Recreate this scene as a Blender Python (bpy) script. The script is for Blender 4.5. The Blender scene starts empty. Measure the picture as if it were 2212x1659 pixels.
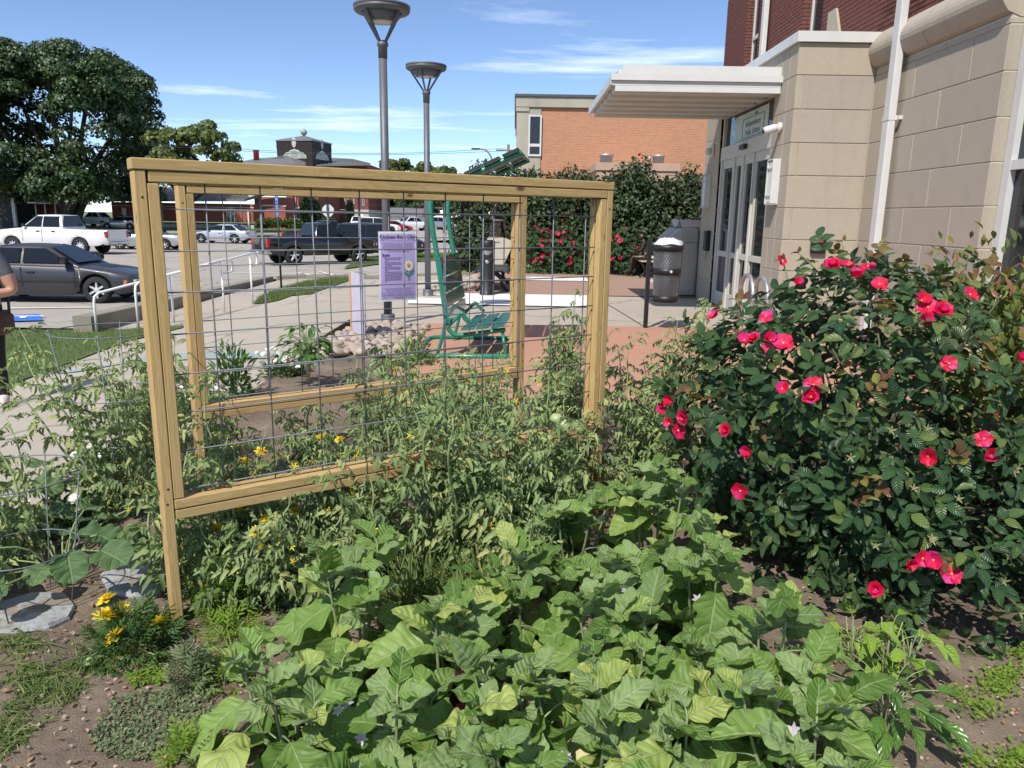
import bpy, bmesh, math, random
import numpy as np
from mathutils import Vector, Matrix
PI = math.pi
# ---------------------------------------------------------------- camera
FOC, PITCH, ROLL, EYE = 1630.0, math.radians(12.45), 0.016, 1.65
sc = bpy.context.scene
col = sc.collection
FW = Vector((0, math.cos(PITCH), -math.sin(PITCH))); UP = Vector((0, math.sin(PITCH), math.cos(PITCH))); RT = Vector((1, 0, 0))
XC = RT * math.cos(ROLL) + UP * math.sin(ROLL); YC = UP * math.cos(ROLL) - RT * math.sin(ROLL)
cd = bpy.data.cameras.new('camera'); cam = bpy.data.objects.new('camera', cd); col.objects.link(cam)
cd.sensor_width = 36; cd.lens = 36 * FOC / 2212; cd.clip_start = 0.05; cd.clip_end = 3000
Z = -FW
cam.matrix_world = Matrix(((XC.x, YC.x, Z.x, 0), (XC.y, YC.y, Z.y, 0), (XC.z, YC.z, Z.z, EYE), (0, 0, 0, 1)))
sc.camera = cam
# ---------------------------------------------------------------- light
SUN_EL = math.radians(50); SUN_TO = Vector((0.44, 0.90, 0)).normalized()      # the way the light travels over the ground
sd = bpy.data.lights.new('sun', 'SUN'); sun = bpy.data.objects.new('sun', sd); col.objects.link(sun)
sd.energy = 4.2; sd.angle = math.radians(0.53); sd.color = (1.0, 0.95, 0.87)
ld = Vector((SUN_TO.x * math.cos(SUN_EL), SUN_TO.y * math.cos(SUN_EL), -math.sin(SUN_EL)))
sun.rotation_euler = ld.to_track_quat('-Z', 'Y').to_euler(); sun.location = (-10, -20, 30)
w = bpy.data.worlds.new('World'); sc.world = w; w.use_nodes = True
nt = w.node_tree; nt.nodes.clear(); N = nt.nodes.new; L = nt.links.new
sky = N('ShaderNodeTexSky'); sky.sky_type = 'NISHITA'; sky.sun_disc = False
sky.sun_elevation = SUN_EL; sky.sun_rotation = math.atan2(-SUN_TO.x, -SUN_TO.y); sky.air_density = 0.7; sky.dust_density = 0.05; sky.ozone_density = 2.4; sky.altitude = 1200
tc = N('ShaderNodeTexCoord'); sp = N('ShaderNodeSeparateXYZ'); L(tc.outputs['Generated'], sp.inputs[0])
mz = N('ShaderNodeMath'); mz.operation = 'MAXIMUM'; mz.inputs[1].default_value = 0.03; L(sp.outputs[2], mz.inputs[0])
dv = N('ShaderNodeVectorMath'); dv.operation = 'DIVIDE'; cb = N('ShaderNodeCombineXYZ')
for i in range(3): L(mz.outputs[0], cb.inputs[i])
L(tc.outputs['Generated'], dv.inputs[0]); L(cb.outputs[0], dv.inputs[1])
mp = N('ShaderNodeMapping'); mp.inputs['Scale'].default_value = (0.26, 0.55, 0.0); mp.inputs['Rotation'].default_value = (0, 0, 0.35); mp.inputs['Location'].default_value = (5.5, 0.1, 0); L(dv.outputs[0], mp.inputs[0])
n1 = N('ShaderNodeTexNoise'); n1.inputs['Scale'].default_value = 1.0; n1.inputs['Detail'].default_value = 9; n1.inputs['Roughness'].default_value = 0.62; n1.inputs['Distortion'].default_value = 0.5; L(mp.outputs[0], n1.inputs[0])
cr = N('ShaderNodeValToRGB'); cr.color_ramp.elements[0].position = 0.54; cr.color_ramp.elements[1].position = 0.86; cr.color_ramp.elements[1].color = (.85, .85, .85, 1); L(n1.outputs[0], cr.inputs[0])
mx = N('ShaderNodeMix'); mx.data_type = 'RGBA'; L(cr.outputs[0], mx.inputs['Factor']); L(sky.outputs[0], mx.inputs['A']); mx.inputs['B'].default_value = (9.0, 9.4, 10.0, 1)
bg = N('ShaderNodeBackground'); bg.inputs['Strength'].default_value = 0.145; L(mx.outputs['Result'], bg.inputs[0])
wo = N('ShaderNodeOutputWorld'); L(bg.outputs[0], wo.inputs[0])
vs = sc.view_settings; vs.view_transform = 'Standard'; vs.look = 'None'; vs.exposure = 0.34; vs.gamma = 1.0; vs.use_curve_mapping = False
sc.cycles.use_denoising = True; sc.cycles.max_bounces = 6; sc.cycles.transparent_max_bounces = 6; sc.cycles.diffuse_bounces = 2; sc.cycles.glossy_bounces = 3; sc.cycles.transmission_bounces = 4; sc.cycles.caustics_reflective = False; sc.cycles.caustics_refractive = False
# ---------------------------------------------------------------- measuring: a point of the photograph (2212 wide) as a point of the place
def ray(u, v): return FW + XC * ((u - 1106) / FOC) + YC * ((829.5 - v) / FOC)
def sm(t): t = max(0.0, min(1.0, t)); return t * t * (3 - 2 * t)
def gz(x, y):
    sx = sm((-3.6 - x) / 3.2); sy = sm((y - 15) / 7) * sm((-.8 - x) / 2.5)
    return -.6 * max(sx, sy) + .25 * sm((y - 55) / 60)
def gp(u, v, z=None):
    d = ray(u, v)
    if z is not None:
        t = (z - EYE) / d.z; return Vector((d.x * t, d.y * t, z))
    t = 0.5
    while t < 400 and EYE + d.z * t > gz(d.x * t, d.y * t): t *= 1.002
    return Vector((d.x * t, d.y * t, gz(d.x * t, d.y * t)))
def at(u, v, y):
    d = ray(u, v); t = y / d.y; return Vector((d.x * t, y, EYE + d.z * t))
def onx(u, v, x):
    d = ray(u, v); t = x / d.x; return Vector((x, d.y * t, EYE + d.z * t))
# ---------------------------------------------------------------- objects
def tag(o, label=None, cat=None, group=None, kind=None):
    if label: o['label'] = label
    if cat: o['category'] = cat
    if group: o['group'] = group
    if kind: o['kind'] = kind
    return o
def thing(name, label, cat, loc=(0, 0, 0), rz=0.0, group=None):
    o = bpy.data.objects.new(name, None); col.objects.link(o); o.location = loc; o.rotation_euler = (0, 0, rz); o.empty_display_size = .1
    return tag(o, label, cat, group)
def link(name, me, parent=None, mat=None, loc=None, rot=None, scale=None):
    o = bpy.data.objects.new(name, me); col.objects.link(o)
    if mat is not None and len(me.materials) == 0: me.materials.append(mat)
    if parent is not None: o.parent = parent
    if loc is not None: o.location = loc
    if rot is not None: o.rotation_euler = rot
    if scale is not None: o.scale = (scale,) * 3 if not hasattr(scale, '__len__') else scale
    return o
def copy_tree(o, parent=None):
    c = o.copy(); col.objects.link(c); c.parent = parent
    for ch in o.children: copy_tree(ch, c)
    return c
class MB:
    def __init__(s): s.v = []; s.f = []; s.m = []; s.smooth = []
    def add(s, vs, fs, m=0, sm=False):
        b = len(s.v); s.v += [tuple(p) for p in vs]; s.f += [tuple(i + b for i in f) for f in fs]; s.m += [m] * len(fs); s.smooth += [sm] * len(fs); return s
    def box(s, x0, x1, y0, y1, z0, z1, m=0, M=None):
        vs = [Vector((x, y, z)) for z in (z0, z1) for y in (y0, y1) for x in (x0, x1)]
        if M: vs = [M @ p for p in vs]
        return s.add(vs, [(0, 2, 3, 1), (4, 5, 7, 6), (0, 1, 5, 4), (2, 6, 7, 3), (0, 4, 6, 2), (1, 3, 7, 5)], m)
    def bbox(s, x0, x1, y0, y1, z0, z1, b, m=0, M=None):      # box with bevelled edges (44 triangles)
        vs = []; idx = {}
        for i, X in enumerate((x0, x1)):
            for j, Y in enumerate((y0, y1)):
                for k, Q in enumerate((z0, z1)):
                    dx, dy, dz = b * (1 - 2 * i), b * (1 - 2 * j), b * (1 - 2 * k)
                    for a, p in enumerate(((X, Y + dy, Q + dz), (X + dx, Y, Q + dz), (X + dx, Y + dy, Q))):
                        idx[i, j, k, a] = len(vs); vs.append(Vector(p))
        q = lambda *t: tuple(idx[x] for x in t); F = []
        for i in (0, 1): F.append(q((i, 0, 0, 0), (i, 1, 0, 0), (i, 1, 1, 0), (i, 0, 1, 0)))
        for j in (0, 1): F.append(q((0, j, 0, 1), (1, j, 0, 1), (1, j, 1, 1), (0, j, 1, 1)))
        for k in (0, 1): F.append(q((0, 0, k, 2), (1, 0, k, 2), (1, 1, k, 2), (0, 1, k, 2)))
        for j in (0, 1):
            for k in (0, 1): F.append(q((0, j, k, 1), (1, j, k, 1), (1, j, k, 2), (0, j, k, 2)))
        for i in (0, 1):
            for k in (0, 1): F.append(q((i, 0, k, 0), (i, 1, k, 0), (i, 1, k, 2), (i, 0, k, 2)))
            for j in (0, 1): F.append(q((i, j, 0, 0), (i, j, 1, 0), (i, j, 1, 1), (i, j, 0, 1)))
        for i in (0, 1):
            for j in (0, 1):
                for k in (0, 1): F.append(q((i, j, k, 0), (i, j, k, 1), (i, j, k, 2)))
        c = Vector(((x0 + x1) / 2, (y0 + y1) / 2, (z0 + z1) / 2)); G = []
        for f in F:
            n = (vs[f[1]] - vs[f[0]]).cross(vs[f[2]] - vs[f[0]]); G.append(f if n.dot(vs[f[0]] - c) > 0 else f[::-1])
        if M: vs = [M @ p for p in vs]
        return s.add(vs, G, m)
    def tube(s, pts, r, n=8, m=0, cap=True, closed=False, smooth=True):
        pts = [Vector(p) for p in pts]; K = len(pts); rs = r if hasattr(r, '__len__') else [r] * K
        d0 = (pts[1] - pts[0]).normalized(); a = Vector((0, 0, 1)) if abs(d0.z) < .9 else Vector((1, 0, 0)); u = d0.cross(a).normalized(); vs = []
        for i, p in enumerate(pts):
            if closed: d = (pts[(i + 1) % K] - pts[i - 1]).normalized()
            else: d = (pts[min(i + 1, K - 1)] - pts[max(i - 1, 0)]).normalized()
            u = (u - d * u.dot(d)).normalized(); q = d.cross(u)
            for k in range(n):
                t = 2 * PI * k / n; vs.append(p + (u * math.cos(t) + q * math.sin(t)) * rs[i])
        fs = [(i * n + k, i * n + (k + 1) % n, (i + 1) * n + (k + 1) % n, (i + 1) * n + k) for i in range(K - 1) for k in range(n)]
        if closed: fs += [((K - 1) * n + k, (K - 1) * n + (k + 1) % n, (k + 1) % n, k) for k in range(n)]
        elif cap: fs += [tuple(range(n))[::-1], tuple((K - 1) * n + k for k in range(n))]
        return s.add(vs, fs, m, smooth)
    def lathe(s, prof, n=20, m=0, c=(0, 0, 0), axis='z', smooth=True, a0=0.0, cap=True):
        vs = []; c = Vector(c)
        for r, z in prof:
            for k in range(n):
                t = 2 * PI * k / n + a0; p = (r * math.cos(t), r * math.sin(t), z)
                if axis == 'x': p = (p[2], p[0], p[1])
                if axis == 'y': p = (p[0], p[2], p[1])
                vs.append(c + Vector(p))
        K = len(prof); fs = [(i * n + k, i * n + (k + 1) % n, (i + 1) * n + (k + 1) % n, (i + 1) * n + k) for i in range(K - 1) for k in range(n)]
        if cap: fs += [tuple(range(n))[::-1], tuple((K - 1) * n + k for k in range(n))]
        return s.add(vs, fs, m, smooth)
    def prism(s, poly, a, b, axis='y', m=0):         # polygon extruded from a to b along an axis
        def P(p, t): return {'y': (p[0], t, p[1]), 'x': (t, p[0], p[1]), 'z': (p[0], p[1], t)}[axis]
        n = len(poly); vs = [P(p, a) for p in poly] + [P(p, b) for p in poly]
        fs = [tuple(range(n))[::-1], tuple(range(n, 2 * n))] + [(i, (i + 1) % n, n + (i + 1) % n, n + i) for i in range(n)]
        return s.add(vs, fs, m)
    def sphere(s, c, r, n=12, k=8, m=0):
        r = (r, r, r) if not hasattr(r, '__len__') else r; c = Vector(c); vs = [c + Vector((0, 0, -r[2]))]
        for i in range(1, k):
            ph = -PI / 2 + PI * i / k
            for j in range(n): vs.append(c + Vector((r[0] * math.cos(ph) * math.cos(2 * PI * j / n), r[1] * math.cos(ph) * math.sin(2 * PI * j / n), r[2] * math.sin(ph))))
        vs.append(c + Vector((0, 0, r[2]))); fs = [(0, 1 + (j + 1) % n, 1 + j) for j in range(n)]
        for i in range(k - 2): fs += [(1 + i * n + j, 1 + i * n + (j + 1) % n, 1 + (i + 1) * n + (j + 1) % n, 1 + (i + 1) * n + j) for j in range(n)]
        t = len(vs) - 1; fs += [(t, 1 + (k - 2) * n + j, 1 + (k - 2) * n + (j + 1) % n) for j in range(n)]
        return s.add(vs, fs, m, True)
    def mesh(s, name, mats, off=None, fix=True):
        me = bpy.data.meshes.new(name); v = s.v
        if off is not None: v = [(p[0] - off[0], p[1] - off[1], p[2] - off[2]) for p in v]
        me.from_pydata(v, [], s.f); mats = mats if isinstance(mats, (list, tuple)) else [mats]
        for q in mats: me.materials.append(q)
        me.polygons.foreach_set('material_index', s.m); me.polygons.foreach_set('use_smooth', s.smooth)
        if fix:
            bm = bmesh.new(); bm.from_mesh(me); bmesh.ops.recalc_face_normals(bm, faces=bm.faces); bm.to_mesh(me); bm.free()
        me.update(); return me
    def build(s, name, mats, parent=None, world=True, fix=True):
        off = None
        if parent is not None and world:
            r = parent
            while r.parent: r = r.parent
            off = r.location
        return link(name, s.mesh(name, mats, off, fix), parent)
def bez(pts, n=6):                                   # smooth curve through points
    P = [Vector(p) for p in pts]; P = [P[0] * 2 - P[1]] + P + [P[-1] * 2 - P[-2]]; out = []
    for i in range(1, len(P) - 2):
        for k in range(n):
            t = k / n; a, b, c, d = P[i - 1:i + 3]
            out.append(.5 * ((2 * b) + (c - a) * t + (2 * a - 5 * b + 4 * c - d) * t * t + (3 * b - a - 3 * c + d) * t ** 3))
    return out + [P[-2]]
# ---------------------------------------------------------------- materials
def nodes(name):
    m = bpy.data.materials.new(name); m.use_nodes = True; t = m.node_tree; b = t.nodes['Principled BSDF']; return m, t, b
def mixc(t, fac, a, b, mode='MIX'):
    x = t.nodes.new('ShaderNodeMix'); x.data_type = 'RGBA'; x.blend_type = mode
    for k, q in (('Factor', fac), ('A', a), ('B', b)):
        if hasattr(q, 'default_value') or hasattr(q, 'is_linked'): t.links.new(q, x.inputs[k])
        elif k == 'Factor': x.inputs[k].default_value = q
        else: x.inputs[k].default_value = (*q[:3], 1)
    return x.outputs['Result']
def ramp(t, fac, stops):
    r = t.nodes.new('ShaderNodeValToRGB'); e = r.color_ramp.elements
    while len(e) < len(stops): e.new(0.5)
    for q, (p, c) in zip(e, stops): q.position = p; q.color = (*(c if hasattr(c, '__len__') else (c, c, c)), 1)
    t.links.new(fac, r.inputs[0]); return r.outputs[0]
def noise(t, scale, detail=4, rough=.55, vec=None, dist=0, stretch=None, coord='Object'):
    n = t.nodes.new('ShaderNodeTexNoise'); n.inputs['Scale'].default_value = scale; n.inputs['Detail'].default_value = detail; n.inputs['Roughness'].default_value = rough; n.inputs['Distortion'].default_value = dist
    if vec is None:
        c = t.nodes.new('ShaderNodeTexCoord'); vec = c.outputs[coord]
    if stretch:
        p = t.nodes.new('ShaderNodeMapping'); p.inputs['Scale'].default_value = stretch; t.links.new(vec, p.inputs[0]); vec = p.outputs[0]
    t.links.new(vec, n.inputs['Vector']); return n.outputs['Fac']
def bumpn(t, b, h, strength=.3, dist=.01):
    n = t.nodes.new('ShaderNodeBump'); n.inputs['Strength'].default_value = strength; n.inputs['Distance'].default_value = dist
    t.links.new(h, n.inputs['Height']); t.links.new(n.outputs[0], b.inputs['Normal'])
MATS = {}
def pm(name, c, rough=.6, metal=0., var=.15, scale=6, bump=0., bscale=60, spec=.5, coat=0., stretch=None, rnd=0., dist=.004, fleck=None):
    m, t, b = nodes(name); b.inputs['Roughness'].default_value = rough; b.inputs['Metallic'].default_value = metal; b.inputs['Specular IOR Level'].default_value = spec; b.inputs['Coat Weight'].default_value = coat
    f = noise(t, scale, 6, .6, stretch=stretch); o = ramp(t, f, [(.3, [x * (1 - var) for x in c]), (.7, [min(1, x * (1 + var)) for x in c])])
    if rnd:
        oi = t.nodes.new('ShaderNodeObjectInfo'); r = ramp(t, oi.outputs['Random'], [(0, 1 - rnd), (1, 1 + rnd)]); o = mixc(t, 1.0, o, r, 'MULTIPLY')
    if fleck:
        ff = noise(t, fleck[0], 3, .7); ff = ramp(t, ff, [(fleck[1], 0), (fleck[1] + .06, 1)]); o = mixc(t, ff, o, fleck[2])
    t.links.new(o, b.inputs['Base Color'])
    if bump: bumpn(t, b, noise(t, bscale, 5, .65, stretch=stretch), bump, dist)
    MATS[name] = m; return m
from mathutils.geometry import tessellate_polygon
# ================================================================ materials of the setting
def wood_mat():
    m, t, b = nodes('treated_pine'); tcn = t.nodes.new('ShaderNodeTexCoord'); oi = t.nodes.new('ShaderNodeObjectInfo')
    ad = t.nodes.new('ShaderNodeVectorMath'); ad.operation = 'ADD'; cbn = t.nodes.new('ShaderNodeCombineXYZ')
    ml = t.nodes.new('ShaderNodeMath'); ml.operation = 'MULTIPLY'; ml.inputs[1].default_value = 37.0; t.links.new(oi.outputs['Random'], ml.inputs[0])
    t.links.new(ml.outputs[0], cbn.inputs[0]); t.links.new(ml.outputs[0], cbn.inputs[1]); t.links.new(tcn.outputs['Object'], ad.inputs[0]); t.links.new(cbn.outputs[0], ad.inputs[1]); v = ad.outputs[0]
    vo = t.nodes.new('ShaderNodeTexVoronoi'); vo.inputs['Scale'].default_value = 1.0; mpv = t.nodes.new('ShaderNodeMapping'); mpv.inputs['Scale'].default_value = (2.1, 9, 9); t.links.new(v, mpv.inputs[0]); t.links.new(mpv.outputs[0], vo.inputs['Vector'])
    warp = ramp(t, vo.outputs['Distance'], [(0.1, 1.0), (.55, 0.0)])
    wv = t.nodes.new('ShaderNodeTexNoise'); wv.inputs['Scale'].default_value = 1.0; wv.inputs['Detail'].default_value = 3; mpw = t.nodes.new('ShaderNodeMapping'); mpw.inputs['Scale'].default_value = (1.5, 55, 55); t.links.new(v, mpw.inputs[0])
    av = t.nodes.new('ShaderNodeVectorMath'); av.operation = 'ADD'; cw = t.nodes.new('ShaderNodeCombineXYZ'); mw = t.nodes.new('ShaderNodeMath'); mw.operation = 'MULTIPLY'; mw.inputs[1].default_value = 2.2; t.links.new(warp, mw.inputs[0]); t.links.new(mw.outputs[0], cw.inputs[1]); t.links.new(mw.outputs[0], cw.inputs[2]); t.links.new(mpw.outputs[0], av.inputs[0]); t.links.new(cw.outputs[0], av.inputs[1]); t.links.new(av.outputs[0], wv.inputs['Vector'])
    grain = wv.outputs['Fac']
    fine = noise(t, 1.0, 5, .7, vec=v, stretch=(6, 260, 260))
    base = ramp(t, grain, [(.3, (.37, .225, .085)), (.47, (.57, .385, .175)), (.53, (.41, .25, .09)), (.62, (.60, .415, .195)), (.75, (.46, .285, .115))])
    big = noise(t, 3.0, 3, .5, vec=v, stretch=(1, 3, 3)); base = mixc(t, .35, base, ramp(t, big, [(.3, (.45, .335, .14)), (.7, (.58, .375, .175))]))
    base = mixc(t, .5, base, ramp(t, fine, [(.3, .7), (.7, 1.15)]), 'MULTIPLY')
    vk = t.nodes.new('ShaderNodeTexVoronoi'); vk.inputs['Scale'].default_value = 1.0; mk_ = t.nodes.new('ShaderNodeMapping'); mk_.inputs['Scale'].default_value = (5.5, 10, 10); t.links.new(v, mk_.inputs[0]); t.links.new(mk_.outputs[0], vk.inputs['Vector']); kd = ramp(t, vk.outputs['Distance'], [(.10, 1), (.15, .35), (.20, 0)]); ks = t.nodes.new('ShaderNodeSeparateColor'); t.links.new(vk.outputs['Color'], ks.inputs[0]); kr = ramp(t, ks.outputs[0], [(.62, 0), (.64, 1)]); km = t.nodes.new('ShaderNodeMath'); km.operation = 'MULTIPLY'; t.links.new(kd, km.inputs[0]); t.links.new(kr, km.inputs[1]); knot = km.outputs[0]; base = mixc(t, knot, base, (.14, .065, .03))
    tone = ramp(t, oi.outputs['Random'], [(0, .88), (1, 1.1)]); base = mixc(t, 1.0, base, tone, 'MULTIPLY')
    t.links.new(base, b.inputs['Base Color']); b.inputs['Roughness'].default_value = .62; b.inputs['Specular IOR Level'].default_value = .3
    bumpn(t, b, fine, .25, .002); return m
M_wood = wood_mat()
def paving(name, c, big=.18, stain=(.2, .17, .14), stain_at=.62, rough=.85, crack=False):
    m, t, b = nodes(name); f = noise(t, .35, 8, .62); g2 = noise(t, 5, 6, .7); g3 = noise(t, 90, 3, .7)
    o = ramp(t, f, [(.3, [x * (1 - big) for x in c]), (.7, [x * (1 + big) for x in c])]); o = mixc(t, .35, o, ramp(t, g2, [(.3, [x * .78 for x in c]), (.7, [x * 1.18 for x in c])]))
    o = mixc(t, .35, o, ramp(t, g3, [(.3, [x * .7 for x in c]), (.7, [x * 1.25 for x in c])]))
    s = ramp(t, noise(t, 1.1, 7, .72, dist=.6), [(stain_at, 0), (stain_at + .14, .55)]); o = mixc(t, s, o, stain)
    if crack:
        vo = t.nodes.new('ShaderNodeTexVoronoi'); vo.feature = 'DISTANCE_TO_EDGE'; vo.inputs['Scale'].default_value = .22
        tcn = t.nodes.new('ShaderNodeTexCoord'); nz = t.nodes.new('ShaderNodeTexNoise'); nz.inputs['Scale'].default_value = 1.2; t.links.new(tcn.outputs['Object'], nz.inputs['Vector']); va = t.nodes.new('ShaderNodeVectorMath'); va.operation = 'ADD'; t.links.new(tcn.outputs['Object'], va.inputs[0]); t.links.new(nz.outputs['Color'], va.inputs[1]); t.links.new(va.outputs[0], vo.inputs['Vector'])
        k = ramp(t, vo.outputs['Distance'], [(.004, .5), (.012, 0)]); o = mixc(t, k, o, (.1, .09, .08))
    t.links.new(o, b.inputs['Base Color']); b.inputs['Roughness'].default_value = rough; b.inputs['Specular IOR Level'].default_value = .25
    bumpn(t, b, g3, .25, .004); return m
M_conc = paving('broom_concrete', (.40, .35, .29), .16, (.22, .185, .15), .58, crack=True)
M_lot = paving('parking_lot_concrete', (.36, .325, .285), .18, (.16, .15, .135), .56, crack=True)
M_terra = paving('terracotta_concrete', (.43, .235, .165), .12, (.27, .15, .11), .64)
M_terra2 = paving('brown_concrete', (.33, .215, .165), .12, (.2, .13, .1), .64)
M_wall = paving('grey_concrete', (.27, .245, .20), .2, (.14, .13, .11), .55)
M_white = pm('white_marking', (.72, .70, .66), .7, var=.12, scale=3, fleck=(30, .62, (.4, .37, .33)))
M_band = pm('white_band_paint', (.74, .72, .69), .7, var=.07, scale=2)
M_blue = pm('blue_marking', (.03, .16, .62), .7, var=.1, fleck=(25, .66, (.3, .3, .32)))
M_teal = pm('teal_chalk', (.27, .34, .32), .8, var=.2, scale=8)
def soil_mat():
    m, t, b = nodes('garden_soil'); f = noise(t, 2.2, 8, .65); g2 = noise(t, 22, 6, .7); g3 = noise(t, 150, 3, .7)
    o = ramp(t, f, [(.3, (.14, .108, .082)), (.52, (.225, .175, .132)), (.72, (.37, .30, .23))]); o = mixc(t, .45, o, ramp(t, g2, [(.3, (.08, .06, .044)), (.7, (.28, .215, .16))]))
    fl = ramp(t, g3, [(.66, 0), (.7, 1)]); o = mixc(t, fl, o, (.38, .31, .23)); t.links.new(o, b.inputs['Base Color']); b.inputs['Roughness'].default_value = .95; b.inputs['Specular IOR Level'].default_value = .15
    mx_ = t.nodes.new('ShaderNodeMath'); mx_.operation = 'ADD'; t.links.new(g2, mx_.inputs[0]); t.links.new(g3, mx_.inputs[1]); bumpn(t, b, mx_.outputs[0], .8, .012); return m
M_soil = soil_mat()
M_turf = pm('turf_base', (.075, .115, .03), .95, var=.35, scale=9, bump=.6, bscale=60, dist=.02)
M_far = pm('dry_far_ground', (.17, .18, .08), .95, var=.3, scale=.05)
# ================================================================ the ground and pavements
def drape(name, poly, off, mat, near=.5, far=5.0, kind='structure', parent=None, thick=0):
    bm = bmesh.new(); vs = [bm.verts.new((p[0], p[1], 0)) for p in poly]
    for tri in tessellate_polygon([[Vector((p[0], p[1], 0)) for p in poly]]):
        try: bm.faces.new([vs[i] for i in tri])
        except ValueError: pass
    for it in range(12):
        big = []
        for e in bm.edges:
            a, b = e.verts[0].co, e.verts[1].co; c = (a + b) / 2; Lm = near if (c.y < 24 and c.x > -12) else far
            if (a - b).length > Lm: big.append(e)
        if not big: break
        bmesh.ops.subdivide_edges(bm, edges=big, cuts=1); bmesh.ops.triangulate(bm, faces=bm.faces)
    for v in bm.verts: v.co.z = gz(v.co.x, v.co.y) + off
    bmesh.ops.recalc_face_normals(bm, faces=bm.faces)
    if sum(f.normal.z for f in bm.faces) < 0: bmesh.ops.reverse_faces(bm, faces=bm.faces)
    me = bpy.data.meshes.new(name); bm.to_mesh(me); bm.free(); o = link(name, me, parent, mat)
    if kind and parent is None: tag(o, kind=kind)
    return o
def grid_sheet(name, xs, ys, zf, mat, kind='structure'):
    vs = [(x, y, zf(x, y)) for y in ys for x in xs]; nx = len(xs); fs = [(j * nx + i, j * nx + i + 1, (j + 1) * nx + i + 1, (j + 1) * nx + i) for j in range(len(ys) - 1) for i in range(nx - 1)]
    me = bpy.data.meshes.new(name); me.from_pydata(vs, [], fs); me.polygons.foreach_set('use_smooth', [True] * len(fs)); return tag(link(name, me, None, mat), kind=kind)
def span(a, b, s): n = max(1, int(round((b - a) / s))); return [a + (b - a) * i / n for i in range(n + 1)]
gx = [-900, -500, -300, -200, -150] + span(-120, -16, 8) + span(-14, 8, 1) + span(12, 60, 8) + [100, 200, 400, 900]
gy = [-200, -60, -20, -8] + span(-4, 26, 1) + span(30, 120, 6) + [150, 200, 300, 500, 900, 1500]
grid_sheet('ground', gx, gy, lambda x, y: gz(x, y) - .09, M_far)
drape('parking_lot', [(-100, 14.6), (-8.1, 14.6), (-8.62, 26.6), (-7.5, 27.3), (-2.6, 27.6), (-2.3, 31), (3, 45), (8, 66), (-100, 66)], .0, M_lot)
drape('street', [(-200, 80), (60, 80), (60, 90), (-200, 90)], .02, M_lot, far=8)
drape('side_street', [(-24, 66), (6, 66), (6, 160), (-24, 160)], .03, M_lot, far=8)
side = drape('sidewalk', [(-14, 2.2), (-2.45, 2.2), (-2.45, 11.6), (5.0, 11.6), (5.0, 23.5), (-1.9, 23.5), (-2.3, 27.2), (-7.5, 27.0), (-8.1, 26.3), (-7.9, 14.0), (-14, 13.6)], .012, M_conc)
drape('terracotta_pavement', [(-1.25, 6.5), (5.05, 6.5), (5.05, 11.62), (-1.45, 11.62)], .03, M_terra)
drape('brown_pavement', [(-1.25, 16.35), (3.9, 16.35), (5.05, 16.6), (5.05, 23), (-1.9, 23), (-1.7, 19)], .03, M_terra2)
drape('white_band', [(-2.0, 14.25), (1.55, 14.15), (1.75, 16.3), (-1.1, 16.35), (-2.2, 16.0)], .035, M_band)
drape('white_band', [(0.2, 20.0), (2.0, 20.0), (2.0, 21.2), (0.2, 21.2)], .045, M_band)
for a, b in (((1.75, 16.3), (2.05, 11.62)), ((-2.45, 11.0), (-7.2, 10.6)), ((-2.45, 14.2), (-6.6, 15.4)), ((-2.45, 7.4), (-6.2, 7.2)), ((-4.4, 2.3), (-4.6, 11.0)), ((-2.3, 18.2), (-6.2, 18.6)), ((-4.4, 14.8), (-4.8, 26.5)), ((3.9, 11.62), (3.9, 14.2))):
    a, b = Vector(a), Vector(b); n_ = Vector((-(b - a).y, (b - a).x)).normalized() * .008
    drape('pavement_joint', [a + n_, b + n_, b - n_, a - n_], .024, pm('joint_dirt', (.12, .10, .085), .95) if 'joint_dirt' not in MATS else MATS['joint_dirt'], parent=side)
drape('chalk_stripe', [tuple(gp(u, v).xy) for u, v in ((60, 786), (330, 776), (680, 768), (690, 778), (330, 787), (60, 796))], .026, M_teal, parent=side)
lawnA = [(-6.35, 8.2), (-6.5, 10.0), (-6.62, 11.5), (-6.75, 13.0), (-6.45, 14.6), (-6.6, 15.0), (-7.5, 14.35), (-9.7, 14.0), (-14, 13.8), (-14, 6.2), (-9.0, 6.4), (-7.2, 7.0)]
lawnB = [tuple(gp(u, v).xy) for u, v in ((548, 659), (600, 652), (690, 630), (748, 610), (792, 599), (775, 594), (735, 600), (660, 611), (600, 627), (562, 644))]
lawnC = [tuple(gp(u, v).xy) for u, v in ((742, 583), (812, 573), (945, 566), (980, 563), (975, 549), (900, 549), (812, 556), (770, 564))]
lawnD = [(-100, 67), (-25, 67), (-25, 79), (-100, 79)]; lawnE = [(-100, 91), (-25, 91), (-25, 155), (-100, 155)]
drape('lawn', lawnA, .035, M_turf); drape('lawn', lawnB, .035, M_turf); drape('lawn', lawnC, .05, M_turf, near=1, far=1); drape('lawn', lawnD, .05, M_turf); drape('lawn', lawnE, .05, M_turf)
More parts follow.
